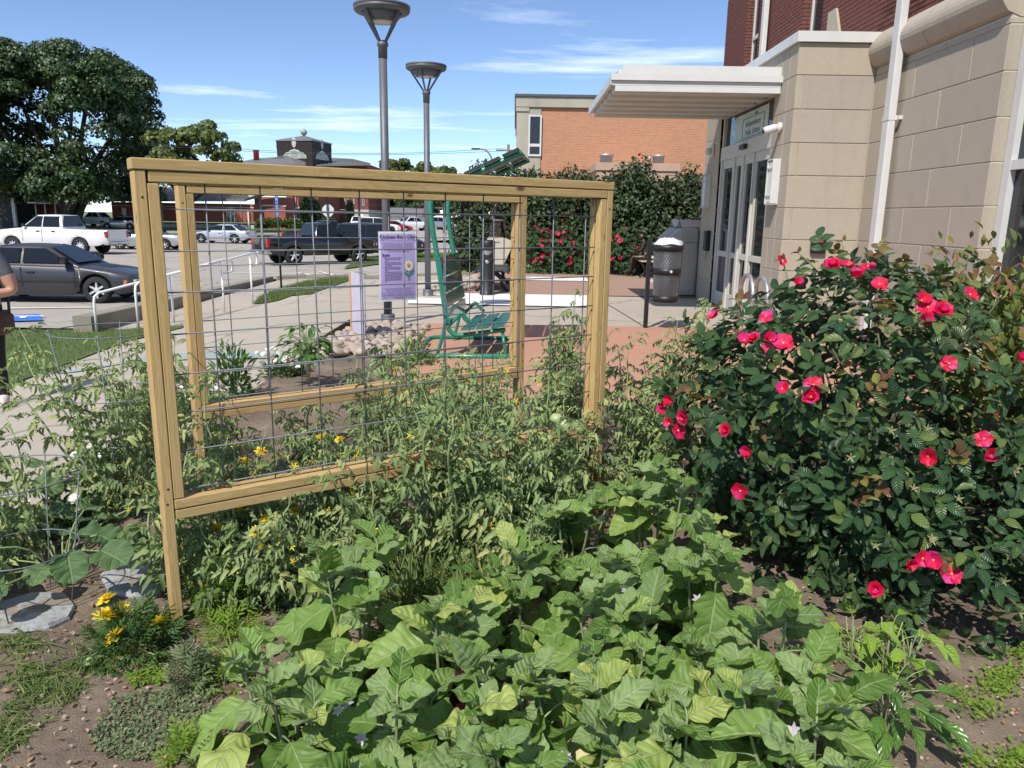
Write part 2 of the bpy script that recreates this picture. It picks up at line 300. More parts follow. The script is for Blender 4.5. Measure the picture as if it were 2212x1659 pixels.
# white bay lines and the blue bay
lot_lines = [((20, 668), (205, 666)), ((0, 722), (130, 718)), ((590, 596), (700, 600)), ((640, 590), (672, 596)), ((690, 588), (738, 601)), ((500, 590), (740, 594)), ((905, 548), (975, 546)), ((905, 540), (965, 541)), ((300, 640), (395, 650))]
for (a, b) in lot_lines:
    a = gp(*a).xy; b = gp(*b).xy; d = (b - a).normalized(); n_ = Vector((-d.y, d.x)) * .06; drape('bay_line', [a + n_, b + n_, b - n_, a - n_], .03, M_white, near=.4, far=1.5)
drape('blue_bay_marking', [tuple(gp(u, v).xy) for u, v in ((22, 697), (94, 695), (84, 681), (30, 683))], .03, M_blue)
p0 = gp(58, 688); q = MB()
drape('wheelchair_symbol', [(p0.x + dx, p0.y + dy) for dx, dy in ((-.35, .1), (.25, .2), (.3, .12), (.0, .02), (.1, -.2), (0, -.24), (-.12, -.02), (-.38, .02))], .042, M_white, near=.2)
# garden soil
rs = random.Random(5)
def soil_z(x, y):
    e = min(sm((x + 2.5) / .25), sm((6.6 - y) / .2) if x > -1.3 else sm((8.9 - y) / .2))
    return .015 + e * (.03 + .022 * math.sin(x * 3.1 + 1.3 * math.sin(y * 2.3)) * math.sin(y * 2.7 + x) + .012 * math.sin(x * 11 + y * 7) * math.sin(y * 9 - x * 4) + .006 * math.sin(x * 31 + y * 17) * math.sin(y * 37 - x * 23))
grid_sheet('garden_soil', span(-2.46, 5.0, .06), span(.6, 6.6, .06), soil_z, M_soil)
grid_sheet('garden_soil', span(-2.46, -1.2, .06), span(6.6, 11.2, .06), lambda x, y: min(soil_z(x, y), .03) if y < 8.9 else .02, M_soil)
# ================================================================ lumber
def board(name, parent, x0, x1, y0, y1, z0, z1, axis, mat=None, bev=.003, tilt=0.0):
    # a board with its own local frame, grain along local X
    L0 = {'x': x1 - x0, 'y': y1 - y0, 'z': z1 - z0}[axis]
    a, b = {'x': (y1 - y0, z1 - z0), 'y': (x1 - x0, z1 - z0), 'z': (x1 - x0, y1 - y0)}[axis]
    me = MB().bbox(-L0 / 2, L0 / 2, -a / 2, a / 2, -b / 2, b / 2, bev).mesh(name, mat or M_wood)
    R = {'x': Matrix.Identity(3), 'y': Matrix(((0, 1, 0), (1, 0, 0), (0, 0, -1))), 'z': Matrix(((0, 1, 0), (0, 0, 1), (1, 0, 0)))}[axis]
    o = link(name, me, parent); o.matrix_local = Matrix.Translation(((x0 + x1) / 2, (y0 + y1) / 2, (z0 + z1) / 2)) @ R.to_4x4() @ Matrix.Rotation(tilt, 4, 'Z')
    return o
M_wire = pm('galvanised_wire', (.17, .18, .205), .6, .25, var=.2, scale=30)
def trellis(label, loc, rz, Ln, seed):
    r = thing('garden_trellis', label, 'trellis', loc, rz, 'pine trellises with wire mesh'); q = random.Random(seed)
    board('post', r, 0, .038, 0, .089, -.25, 1.790, 'z'); board('post', r, Ln - .038, Ln, 0, .089, -.25, 1.790, 'z')
    board('top_rail', r, -.006, Ln + .004, -.003, .089, 1.793, 1.832, 'x', tilt=.001)
    board('rail_batten', r, .046, Ln - .040, .0, .036, 1.751, 1.789, 'x', tilt=-.001); board('rail_batten', r, .041, Ln - .041, .053, .088, 1.750, 1.789, 'x')
    board('post_batten', r, .0405, .0785, .001, .0405, .574, 1.747, 'z'); board('post_batten', r, .0405, .078, .049, .088, .574, 1.748, 'z')
    board('post_batten', r, Ln - .0785, Ln - .0405, .001, .0405, .574, 1.747, 'z'); board('post_batten', r, Ln - .078, Ln - .0405, .049, .088, .574, 1.748, 'z')
    board('bottom_rail', r, .041, Ln - .041, .0, .0405, .533, .571, 'x'); board('bottom_rail', r, .041, Ln - .041, .049, .089, .533, .571, 'x'); board('bottom_rail', r, .041, Ln - .041, .002, .087, .490, .529, 'x')
    z0, z1 = .552, 1.77; me = None
    for k in range(int((Ln - .16) / .2032)):
        x = .24 + .2032 * k
        if x > Ln - .09: break
        o = MB().tube([(x + q.uniform(-.002, .002), .0447, z0), (x + q.uniform(-.004, .004), .0447, 1.2), (x + q.uniform(-.002, .002), .0447, z1)], .0030, 6).build('wire', M_wire, r, world=False)
    for k in range(8):
        z = 1.662 - .1524 * k
        if z < .585: break
        o = MB().tube([(.06, .0447 - .0055, z + q.uniform(-.003, .003)), (Ln / 2, .0392, z + q.uniform(-.004, .004)), (Ln - .06, .0392, z + q.uniform(-.003, .003))], .0030, 6).build('wire', M_wire, r, world=False)
    for x in (.02, Ln - .02):
        for z in (1.70, .62, .56): MB().lathe([(.0045, -.0012), (.0045, .001)], 8, c=(x + q.uniform(-.006, .006), -.0005, z), axis='y').build('screw', MATS.get('screw_head') or pm('screw_head', (.10, .09, .08), .5, .6), r, world=False)
    for x in (.02, Ln - .02, Ln * .5): MB().lathe([(.0045, -.0005), (.0045, .0012)], 8, c=(x, .045, 1.832)).build('screw', MATS['screw_head'], r, world=False)
    return r
TF = trellis('pine trellis with wire mesh, its post standing by the yellow marigold and flagstones', (-1.32, 2.70, 0), math.atan2(1.25, 1.82), 2.208, 1)
TR = trellis('pine trellis with wire mesh that carries the lavender poster', (-1.80, 4.15, 0), math.atan2(1.35, 1.89), 2.32, 2)
# ================================================================ the library: limestone wall, vestibule, canopy, brick storey
def stone_mat():
    m, t, b = nodes('limestone'); oi = t.nodes.new('ShaderNodeObjectInfo'); f = noise(t, 1.6, 7, .62); g2 = noise(t, 40, 5, .7); st = noise(t, 2.2, 6, .65, stretch=(1, 1, .25))
    o = ramp(t, f, [(.3, (.345, .295, .235)), (.7, (.44, .385, .31))]); o = mixc(t, .6, o, ramp(t, oi.outputs['Random'], [(0, (.33, .285, .25)), (.35, (.41, .36, .30)), (.7, (.44, .37, .275)), (1, (.37, .325, .285))]))
    o = mixc(t, .3, o, ramp(t, g2, [(.3, (.30, .25, .19)), (.7, (.48, .42, .33))])); o = mixc(t, ramp(t, st, [(.55, 0), (.75, .5)]), o, (.27, .235, .19))
    t.links.new(o, b.inputs['Base Color']); b.inputs['Roughness'].default_value = .8; b.inputs['Specular IOR Level'].default_value = .25; bumpn(t, b, g2, .2, .003); return m
M_stone = stone_mat(); M_mortar = pm('pale_mortar', (.50, .45, .37), .9, var=.1, scale=20, bump=.3)
M_brick = pm('maroon_brick', (.145, .058, .048), .85, var=.25, scale=14, bump=.4, bscale=120, rnd=.3, spec=.25)
M_bmort = pm('brick_mortar', (.36, .31, .26), .95, var=.15, scale=30)
M_wpaint = pm('white_painted_metal', (.60, .59, .57), .45, var=.05, scale=3, fleck=(9, .72, (.55, .48, .36)))
M_ivory = pm('ivory_painted_metal', (.55, .525, .47), .5, var=.06, scale=2, fleck=(6, .7, (.5, .43, .32)))
def glass_mat(name, c=(.02, .024, .028), rough=.04):
    m, t, b = nodes(name); b.inputs['Base Color'].default_value = (*c, 1); b.inputs['Roughness'].default_value = rough; b.inputs['Specular IOR Level'].default_value = .5; b.inputs['IOR'].default_value = 1.5
    return m
M_glass = glass_mat('dark_window_glass')
M_black = pm('black_metal', (.018, .018, .02), .45, .2, var=.2); M_dgrey = pm('dark_grey_metal', (.09, .095, .105), .5, .3, var=.12)
M_silver = pm('brushed_steel', (.52, .50, .47), .3, .95, var=.1, scale=40, stretch=(1, 1, .05))
DX, MX, CY = 3.95, 5.06, 11.35          # door wall, main wall, front of the vestibule
lib = thing('library_building', 'limestone and dark red brick library with white entrance canopy and downpipes', 'building', (MX, CY, 0))
LB = lib.location
def lpart(name, mb, mat, parent=None): return mb.build(name, mat, parent or lib)
def block(x0, x1, y0, y1, z0, z1, bev=.006, name='stone_block', mat=None, parent=None):
    c = Vector(((x0 + x1) / 2, (y0 + y1) / 2, (z0 + z1) / 2)); me = MB().bbox(x0 - c.x, x1 - c.x, y0 - c.y, y1 - c.y, z0 - c.z, z1 - c.z, bev).mesh(name, mat or M_stone)
    o = link(name, me, parent or lib); o.location = c - LB; return o
levels = [0.02 + .457 * k for k in range(10)]
zt = 4.105
# mortar cores
core = MB(); core.box(MX + .012, MX + .5, 8.39, 20, 0, 3.77); core.box(DX + .010, DX + .42, CY + .012, 12.25, 0, zt); core.box(DX + .012, DX + .42, 15.29, 16.38, 0, zt); core.box(DX + .43, MX + .03, CY + .012, CY + .35, 0, zt); core.box(DX + .43, MX + .03, 16.1, 16.36, 0, zt); core.box(DX + .04, DX + .42, 12.25, 15.28, 3.66, zt)
lpart('wall_core', core, M_mortar)
J = .0045; rl = random.Random(11)
for k in range(9):
    z0, z1 = levels[k] + J, min(levels[k + 1], zt if k > 7 else 99) - J
    # main wall, running away from the camera
    y = 8.38; zz1 = min(z1, 3.74)
    off = .62 if k % 2 else 1.18
    first = True
    if zz1 > z0 + .05:
        while y < CY - .01:
            y2 = min(CY, y + (off if first else rl.uniform(1.05, 1.3)))
            if CY - y2 < .3: y2 = CY
            block(MX, MX + .3, y + J, y2 - J, z0, zz1); y = y2; first = False
        y = 16.4
        while y < 19.95: y2 = min(20, y + 1.2); block(MX, MX + .3, y + J, y2 - J, z0, zz1); y = y2
    if z1 <= z0 + .05: continue
    # vestibule, face towards the garden
    if k % 2: block(DX, DX + .12, CY, CY + .34, z0, z1); block(DX + .12 + 2 * J, MX - .004, CY, CY + .34, z0, z1)
    else: block(DX, MX - .004, CY, CY + .34, z0, z1)
    # vestibule, door side
    if k % 2: block(DX + .001, DX + .4, CY + .34 + 2 * J, 12.24, z0, z1)
    else: block(DX + .001, DX + .4, CY + .34 + 2 * J, CY + .62, z0, z1); block(DX + .001, DX + .4, CY + .62 + 2 * J, 12.24, z0, z1)
    if z1 > 3.7:
        for a, b in ((12.25, 13.75), (13.76, 15.27)): block(DX + .001, DX + .4, a, b, max(z0, 3.67), z1)
    block(DX + .001, DX + .4, 15.29, 16.4, z0, z1)
    block(DX + .41, MX - .004, 16.1, 16.4, z0, z1)
# end of the stone wall beside the big window
# rounded stone cornice
prof = [(MX + .1, 3.745)] + [(MX + .02 - .16 * math.sin(PI * t / 10) ** .8, 3.75 + .50 * t / 10) for t in range(1, 10)] + [(MX + .02, 4.255), (MX + .3, 4.255), (MX + .3, 3.745)]
for y0, y1 in ((8.38, 9.9), (9.91, 11.6), (11.61, 14.2), (14.21, 17), (17.01, 20.02)):
    c = MB(); c.prism([(a, b) for a, b in prof], y0, y1, 'y'); o = lpart('cornice_stone', c, M_stone)
# brick storey with window recesses
def bricks(x0, ya, yb, za, zb, face='x', depth=.1):
    out = []
    k = 0; z = za
    while z < zb - .05:
        y = ya - (.107 if k % 2 else 0)
        while y < yb - .02:
            a, b = max(y + .005, ya), min(y + .208, yb)
            if b - a > .04: out.append((a, b, z + .005, z + .062))
            y += .2135
        z += .0675; k += 1
    return out
BX = MX + .06; W0 = [(17.3, 18.3), (13.75, 14.75)]; wallb = []
segs = [(8.3, 13.75), (14.75, 17.3), (18.3, 20.0)]
bc = MB()
for a, b in segs: bc.box(BX + .03, BX + .4, a + .004, b - .004, 4.26, 8.0)
lpart('brick_wall_core', bc, M_bmort)
allb = [('x', BX, a, b, c, d) for s0, s1 in segs for a, b, c, d in bricks(BX, s0, s1, 4.26, 6.9)]
for wa, wb in W0: allb += [('y', wb, BX + a, BX + b, c, d) for a, b, c, d in bricks(0, 0, .28, 4.26, 6.9)]
def bdist(t): p = Vector((t[1], (t[2] + t[3]) / 2, t[4])) if t[0] == 'x' else Vector((t[2], t[1], t[4])); return (p - Vector((0, 0, EYE))).length + (0 if (t[4] < 5.6 - .0 * p.y) else 3)
allb.sort(key=bdist); bmesh_cache = {}
def brick_dims(t): return (.10, t[3] - t[2], t[5] - t[4]) if t[0] == 'x' else (t[3] - t[2], .06, t[5] - t[4])
rest = MB()
for i, t in enumerate(allb):
    d = brick_dims(t); c = Vector((t[1] + .05, (t[2] + t[3]) / 2, (t[4] + t[5]) / 2)) if t[0] == 'x' else Vector(((t[2] + t[3]) / 2, t[1] + .0, (t[4] + t[5]) / 2))
    c.x += rl.uniform(-.0015, .0015)
    if i < 300:
        key = tuple(round(q, 3) for q in d)
        if key not in bmesh_cache: bmesh_cache[key] = MB().bbox(-d[0] / 2, d[0] / 2, -d[1] / 2, d[1] / 2, -d[2] / 2, d[2] / 2, .003).mesh('brick', M_brick)
        link('brick', bmesh_cache[key], lib, loc=c - LB)
    else: rest.box(c.x - d[0] / 2, c.x + d[0] / 2, c.y - d[1] / 2, c.y + d[1] / 2, c.z - d[2] / 2, c.z + d[2] / 2)
tag(lpart('brick_courses', rest, M_brick), kind='stuff')
for wa, wb in W0:
    f = MB(); f.box(BX + .16, BX + .22, wa, wa + .08, 4.5, 8); f.box(BX + .16, BX + .22, wb - .08, wb, 4.5, 8); f.box(BX + .16, BX + .22, wa + .08, wb - .08, 5.6, 5.68); wn = lpart('window', f, M_wpaint)
    lpart('pane', MB().box(BX + .19, BX + .2, wa + .08, wb - .08, 4.5, 5.6), M_glass, wn); lpart('pane', MB().box(BX + .19, BX + .2, wa + .08, wb - .08, 5.68, 8), M_glass, wn)
    s = MB(); s.prism([(BX - .02, 4.26), (BX + .25, 4.26), (BX + .25, 4.75), (BX + .05, 4.70)], wa + .003, wb - .003, 'y'); lpart('stone_sill', s, M_stone, wn)
s = MB(); s.prism([(12.7, 4.265), (13.4, 4.265), (13.4, 5.0), (13.1, 5.0)], BX - .04, BX + .02, 'x'); lpart('stone_buttress', s, M_stone)
# white coping of the vestibule
c = MB(); c.box(DX - .05, MX + .02, CY - .05, CY + .0, zt + .003, zt + .14); c.box(DX - .05, DX + .0, CY + .0, 16.45, zt + .003, zt + .14); c.box(DX, MX + .02, CY, 16.4, zt + .003, zt + .12); lpart('coping', c, M_wpaint)
# canopy: flat roof with ribbed soffit
ya, yb, xa = 11.98, 15.4, 1.42
can = MB(); can.box(xa, DX + .05, ya - .02, yb + .02, 3.66, 3.72); can.box(xa + .10, DX + .06, ya + .08, yb - .1, 3.72, 3.84); roof = lpart('canopy', can, M_wpaint)
f = MB(); f.box(xa - .02, DX + .08, ya - .06, ya - .025, 3.67, 3.755); f.box(xa + .05, DX - .01, ya - .02, ya + .05, 3.52, 3.60); f.box(xa - .02, xa + .02, ya - .02, yb + .02, 3.62, 3.74); f.box(xa + .0, DX - .01, ya - .022, ya + .0, 3.602, 3.668); lpart('fascia', f, M_wpaint, roof)
f = MB(); f.box(xa + .16, DX + .09, ya + .03, ya + .06, 3.757, 3.90); lpart('gravel_stop', f, M_wpaint, roof)
y = ya + .1; i = 0
while y < yb - .2:
    f = MB(); f.prism([(y, 3.655), (y + .36, 3.655), (y + .30, 3.53), (y + .06, 3.53)], xa + .06, DX - .01 if i < 2 else DX - .012, 'x'); lpart('soffit_rib', f, M_ivory, roof); y += .545; i += 1
f = MB(); f.box(xa + .03, DX - .02, ya + .05, yb, 3.645, 3.659); lpart('soffit', f, M_ivory, roof)
# entrance doors
fr = MB(); XD = DX + .12
for y0, y1 in ((12.26, 12.36), (13.16, 13.22), (13.74, 13.86), (14.30, 14.42), (15.17, 15.27)): fr.box(XD - .08, XD + .06, y0, y1, .03, 2.78)
fr.box(XD - .09, XD + .06, 12.26, 15.27, 2.78, 3.02); fr.box(XD - .085, XD + .055, 12.30, 15.25, 3.56, 3.655); fr.box(XD - .075, XD + .05, 12.265, 12.34, 3.02, 3.56); fr.box(XD - .075, XD + .05, 15.18, 15.265, 3.02, 3.56)
door = lpart('entrance_door', fr, M_ivory)
for y0, y1 in ((12.36, 13.16), (13.22, 13.74), (13.86, 14.30), (14.42, 15.17)):
    r_ = MB(); r_.box(XD - .055, XD + .03, y0, y1, .03, .3); r_.box(XD - .055, XD + .03, y0, y1, .98, 1.08); r_.box(XD - .055, XD + .03, y0, y1, 2.62, 2.78); r_.box(XD - .05, XD + .028, y0 + .001, y0 + .07, .3, 2.62); r_.box(XD - .05, XD + .028, y1 - .07, y1 - .001, .3, 2.62); lpart('door_leaf', r_, M_ivory, door)
    lpart('pane', MB().box(XD - .02, XD - .005, y0 + .07, y1 - .07, 1.08, 2.62), M_glass, door); lpart('pane', MB().box(XD - .02, XD - .005, y0 + .07, y1 - .07, .3, .98), M_glass, door)
lpart('transom_pane', MB().box(XD - .02, XD, 12.34, 15.18, 3.02, 3.56), M_glass, door)
lpart('motion_sensor', MB().bbox(XD - .16, XD - .091, 13.55, 13.85, 2.87, 2.95, .01), M_black, door)
def text_mesh(s, size, ext=.001, align='CENTER', shear=0, space=1.0, bold=0):
    cu = bpy.data.curves.new('lettering', 'FONT'); cu.body = s; cu.size = size; cu.extrude = ext; cu.align_x = align; cu.align_y = 'CENTER'; cu.shear = shear; cu.space_character = space; cu.offset = bold; cu.resolution_u = 2
    o = bpy.data.objects.new('lettering', cu); me = bpy.data.meshes.new_from_object(o); bpy.data.objects.remove(o); bpy.data.curves.remove(cu); return me
M_sign = pm('pale_sign_film', (.52, .60, .60), .5, var=.05); M_ink = pm('grey_ink', (.09, .12, .15), .6, var=.05); M_pink = pm('ink_black', (.03, .028, .035), .6, var=.05)
sg = lpart('library_sign', MB().box(XD - .028, XD - .0225, 12.75, 14.6, 3.05, 3.50), M_sign, door)
RS = Matrix(((0, 0, -1), (-1, 0, 0), (0, 1, 0)))       # lettering that faces -x, reading towards -y
for s, z in (('Independence', 3.30), ('Public Library', 3.16)):
    me = text_mesh(s, .15); o = link('lettering', me, sg, M_ink); o.matrix_local = Matrix.Translation(Vector((XD - .030, 13.55, z)) - LB) @ RS.to_4x4()
b_ = MB()
for y0, y1, z0, z1 in ((12.95, 14.15, 3.395, 3.405), (12.95, 14.15, 3.075, 3.085), (12.95, 12.965, 3.085, 3.395), (14.135, 14.15, 3.085, 3.395)): b_.box(XD - .033, XD - .0285, y0, y1, z0, z1)
b_.prism([(13.3, 3.42), (13.5, 3.42), (13.4, 3.475)], XD - .033, XD - .0285, 'x'); lpart('sign_border', b_, M_ink, sg)
# tall window at the end of the stone wall
wx = MX + .18; fr = MB()
fr.box(wx - .04, wx + .1, 8.26, 8.376, .02, 5); fr.box(wx - .035, wx + .1, 4.2, 8.26, 2.22, 2.32); fr.box(wx - .035, wx + .1, 4.2, 8.26, 3.65, 3.73); fr.box(wx - .04, wx + .1, 6.1, 6.22, .02, 5); fr.box(wx - .03, wx + .1, 4.2, 8.26, .02, .3); wn = lpart('window', fr, M_wpaint)
for y0, y1 in ((4.2, 6.1), (6.22, 8.26)):
    for z0, z1 in ((.3, 2.22), (2.32, 3.65), (3.73, 5)): lpart('pane', MB().box(wx + .03, wx + .045, y0, y1, z0, z1), M_glass, wn)
lpart('return_wall', MB().box(wx + .12, wx + 6, 3, 8.38, 0, 7).box(MX + .5, MX + 8, 8.45, 20, 0, 8), M_mortar)
# downpipes
for yp, xx in ((10.55, MX - .115), (16.6, BX - .1)):
    d = MB(); z0 = 0.1 if yp < 12 else 4.2; d.bbox(xx - .045, xx + .055, yp - .085, yp + .085, z0, 8, .012); dp = lpart('downpipe', d, M_wpaint)
    if yp < 12:
        st = MB(); st.box(xx - .05, xx + .06, yp - .09, yp + .09, 2.98, 3.04); st.box(xx + .06, MX - .002, yp - .14, yp - .09, 2.985, 3.035); lpart('strap', st, M_wpaint, dp)
# fittings on the wall
def onwall(name, label, cat, loc, group=None): return thing(name, label, cat, loc, 0, group)
for yy, zz, lb in ((11.80, 2.23, 'white box wall lamp lit from inside beside the security camera'), (15.85, 2.23, 'ivory box wall lamp on the pier beyond the entrance doors')):
    r = onwall('wall_lamp', lb, 'lamp', (DX, yy, zz), 'wall lamps by the entrance'); r_ = MB().bbox(DX - .03, DX - .002, yy - .13, yy + .13, zz - .33, zz + .33, .004)
    r_.build('back_plate', M_wpaint, r); d = MB(); d.bbox(DX - .11, DX - .031, yy - .10, yy + .10, zz - .30, zz + .30, .006); d.build('diffuser', pm('opal_diffuser', (.72, .70, .66), .5, var=.03) if 'opal_diffuser' not in MATS else MATS['opal_diffuser'], r)
    f = MB()
    for z0 in (-.33, -.21, .19, .315): f.box(DX - .125, DX - .03, yy - .12, yy + .12, zz + z0, zz + z0 + .018)
    for y0 in (-.13, .112): f.box(DX - .125, DX - .031, yy + y0, yy + y0 + .018, zz - .312, zz + .315)
    f.build('frame', M_wpaint, r)
r = onwall('security_camera', 'white bullet security camera on the limestone beside the doors', 'camera', (DX, 11.82, 3.02)); p = Vector((DX, 11.82, 3.02))
MB().lathe([(.075, -.002), (.075, -.04), (.05, -.06)], 16, c=p, axis='x').build('mount', M_wpaint, r); MB().tube([p + Vector((-.05, 0, 0)), p + Vector((-.10, .01, -.01)), p + Vector((-.2, .03, -.04)), p + Vector((-.24, .038, -.052))], [.05, .06, .06, .055], 14).build('body', M_wpaint, r); MB().sphere(p + Vector((-.235, .037, -.05)), .035).build('lens', M_black, r)
r = onwall('security_camera', 'small shaded white camera on the pier beyond the doors', 'camera', (DX, 15.75, 3.0)); p = Vector((DX, 15.75, 3.0)); MB().bbox(p.x - .05, p.x - .002, p.y - .12, p.y + .12, p.z - .12, p.z + .12, .01).build('mount', M_ivory, r); MB().sphere(p + Vector((-.09, 0, 0)), .07).build('dome', M_ivory, r)
r = onwall('intercom', 'black intercom box with cord on the pier by the doors', 'intercom', (DX, 15.6, 1.25)); MB().bbox(DX - .09, DX - .002, 15.48, 15.72, 1.05, 1.45, .01).build('housing', M_black, r); MB().tube(bez([(DX - .03, 15.6, 1.05), (DX - .05, 15.62, .9), (DX - .02, 15.7, .86)]), .006, 6).build('cord', M_black, r); MB().bbox(DX - .098, DX - .091, 15.53, 15.67, 1.2, 1.4, .003).build('panel', M_dgrey, r)
r = onwall('wall_box', 'black electrical box with red writing on the limestone behind the roses', 'box', (4.48, CY, 1.32)); MB().bbox(4.37, 4.59, CY - .07, CY - .002, 1.20, 1.44, .015).build('housing', M_black, r)
MB().box(4.43, 4.535, CY - .0745, CY - .071, 1.365, 1.385).build('red_label', pm('red_label', (.55, .03, .02), .5), r); MB().box(4.41, 4.425, CY - .0745, CY - .071, 1.36, 1.39).build('indicator', M_wpaint, r); MB().box(4.43, 4.52, CY - .0745, CY - .071, 1.27, 1.295).build('plate', M_silver, r)
# book drops
for i, (x, y) in enumerate(((3.56, 17.30), (3.62, 16.75))):
    r = thing('book_drop', ('stainless book drop box with peaked hood, farther from the doors', 'stainless book drop box with peaked hood next to the entrance pier')[i], 'book drop', (x, y, 0), 0, 'book drops by the entrance')
    b_ = MB(); b_.bbox(x - .12, x + .42, y - .26, y + .26, .05, 1.18, .01); b_.build('cabinet', M_silver, r); MB().box(x - .10, x + .40, y - .24, y + .24, 0.0, .05).build('plinth', M_black, r)
    h = MB(); h.prism([(x - .30, 1.25), (x - .28, 1.19), (x - .1, 1.185), (x + .42, 1.185), (x + .42, 1.48), (x - .02, 1.50)], y - .255, y + .255, 'y'); h.build('hood', M_silver, r)
    g_ = MB(); g_.prism([(y - .27, 1.505), (y + .27, 1.505), (y, 1.66)], x - .05, x + .44, 'x'); g_.build('peaked_cap', M_silver, r)
    MB().box(x - .125, x - .121, y - .16, y + .16, .75, 1.0).build('chute_door', M_dgrey, r)
# bike racks
for i, (u, lb) in enumerate(((1612, 'galvanised hoop bike rack nearer the entrance doors'), (1643, 'galvanised hoop bike rack beside the limestone corner'))):
    p = at(u, 640, 10.6 - .5 * i); r = tag(MB().tube([(p.x, p.y - .30, 0.02), (p.x, p.y - .30, .62)] + [(p.x, p.y - .30 * math.cos(t), .62 + .30 * math.sin(t)) for t in [PI * k / 10 for k in range(1, 10)]] + [(p.x, p.y + .30, .62), (p.x, p.y + .30, .02)], .03, 10).build('bike_rack', pm('galvanised_pipe', (.42, .43, .44), .45, .7, var=.2) if 'galvanised_pipe' not in MATS else MATS['galvanised_pipe']), lb, 'bike rack', 'bike racks')
# ================================================================ the orange brick building
OY = 34.0
def brickmat(name, c1, c2, mort, sc_, bw=.5, bh=.25, rot=None):
    m, t, b = nodes(name); tcn = t.nodes.new('ShaderNodeTexCoord'); mpn = t.nodes.new('ShaderNodeMapping'); mpn.inputs['Rotation'].default_value = rot or (PI / 2, 0, 0); t.links.new(tcn.outputs['Object'], mpn.inputs[0])
    k = t.nodes.new('ShaderNodeTexBrick'); k.inputs['Scale'].default_value = sc_; k.inputs['Color1'].default_value = (*c1, 1); k.inputs['Color2'].default_value = (*c2, 1); k.inputs['Mortar'].default_value = (*mort, 1); k.inputs['Mortar Size'].default_value = .025; k.inputs['Brick Width'].default_value = bw; k.inputs['Row Height'].default_value = bh; k.inputs['Bias'].default_value = -.1
    t.links.new(mpn.outputs[0], k.inputs['Vector']); n_ = noise(t, .5, 5, .6); o = mixc(t, .35, k.outputs['Color'], ramp(t, n_, [(.3, [x * .8 for x in c1]), (.7, [x * 1.15 for x in c2])])); t.links.new(o, b.inputs['Base Color']); b.inputs['Roughness'].default_value = .9; b.inputs['Specular IOR Level'].default_value = .2
    bumpn(t, b, k.outputs['Fac'], -.4, .01); return m
M_obrick = brickmat('orange_brick', (.50, .235, .13), (.40, .175, .095), (.52, .40, .30), 3.6, .75, .25)
M_precast = pm('weathered_precast', (.37, .335, .27), .85, var=.2, scale=.7, bump=.2, stretch=(1, 1, .3))
ob = thing('brick_office_building', 'orange brick office block with pale concrete corner and roof band', 'building', (4, OY, 0))
e = lambda u, v: at(u, v, OY)
xl, xr, ztop = e(1117, 207).x, 14.0, e(1300, 212).z; x1 = e(1168, 300).x; zb = e(1168, 232).z
MB().box(x1, xr, OY, OY + 12, -.3, zb).build('brick_wall', M_obrick, ob)
MB().box(xl, x1 - .003, OY - .05, OY + 12, -.3, zb).build('corner_panel', M_precast, ob)
MB().box(xl - .05, xr, OY - .12, OY + 12, zb + .003, ztop).box(xl - .04, e(1143, 250).x, OY - .1, OY + 1, e(1143, 241).z, zb).build('roof_band', M_precast, ob)
MB().box(xl - .1, xr, OY - .18, OY + 12, ztop + .002, ztop + .1).build('roof_edge', M_dgrey, ob)
a, b_ = e(1142, 249), e(1170, 338); f = MB(); wy = OY - .06
f.box(a.x, a.x + .07, wy - .05, wy, b_.z, a.z).box(b_.x - .1, b_.x - .03, wy - .05, wy, b_.z, a.z).box(a.x + .07, b_.x - .1, wy - .05, wy, a.z - .06, a.z).box(a.x + .07, b_.x - .1, wy - .05, wy, b_.z, b_.z + .08); zm = e(1150, 314).z; f.box(a.x + .07, b_.x - .1, wy - .05, wy, zm - .06, zm + .06); wn = f.build('window', M_wpaint, ob)
for z0, z1 in ((b_.z + .08, zm - .06), (zm + .06, a.z - .06)): MB().box(a.x + .07, b_.x - .1, wy - .03, wy - .01, z0, z1).build('pane', M_glass, wn)
AY = 31.0; e2 = lambda u, v: at(u, v, AY); xa_, xb_ = e2(1290, 352).x, e2(1466, 352).x; za = e2(1380, 352).z
M_tan = pm('tan_stucco', (.46, .31, .23), .9, var=.08, scale=2)
ax = MB().box(xa_, xb_, AY, OY - .02, -.2, za - .3).build('annex_wall', M_tan, ob); MB().box(xa_ - .06, xb_ + .06, AY - .06, OY - .03, za - .297, za).build('annex_parapet', M_tan, ob)
for u, v0, wd in ((1318, 328, .26), (1435, 330, .24), (1415, 334, .06)):
    p = e2(u, v0); MB().lathe([(wd, za), (wd, p.z - .08), (wd * 1.15, p.z - .07), (wd * 1.15, p.z)], 16, c=(p.x, AY + 1.2, 0)).build('vent_pipe', pm('vent_zinc', (.42, .43, .44), .5, .6, var=.2) if 'vent_zinc' not in MATS else MATS['vent_zinc'], ob)
p = e2(1376, 366); MB().bbox(p.x - .14, p.x + .14, AY - .2, AY - .062, p.z - .1, p.z + .12, .01).build('light_housing', M_black, ob); MB().bbox(p.x - .12, p.x + .12, AY - .19, AY - .063, p.z - .32, p.z - .1, .01).build('light_lens', M_wpaint, ob)
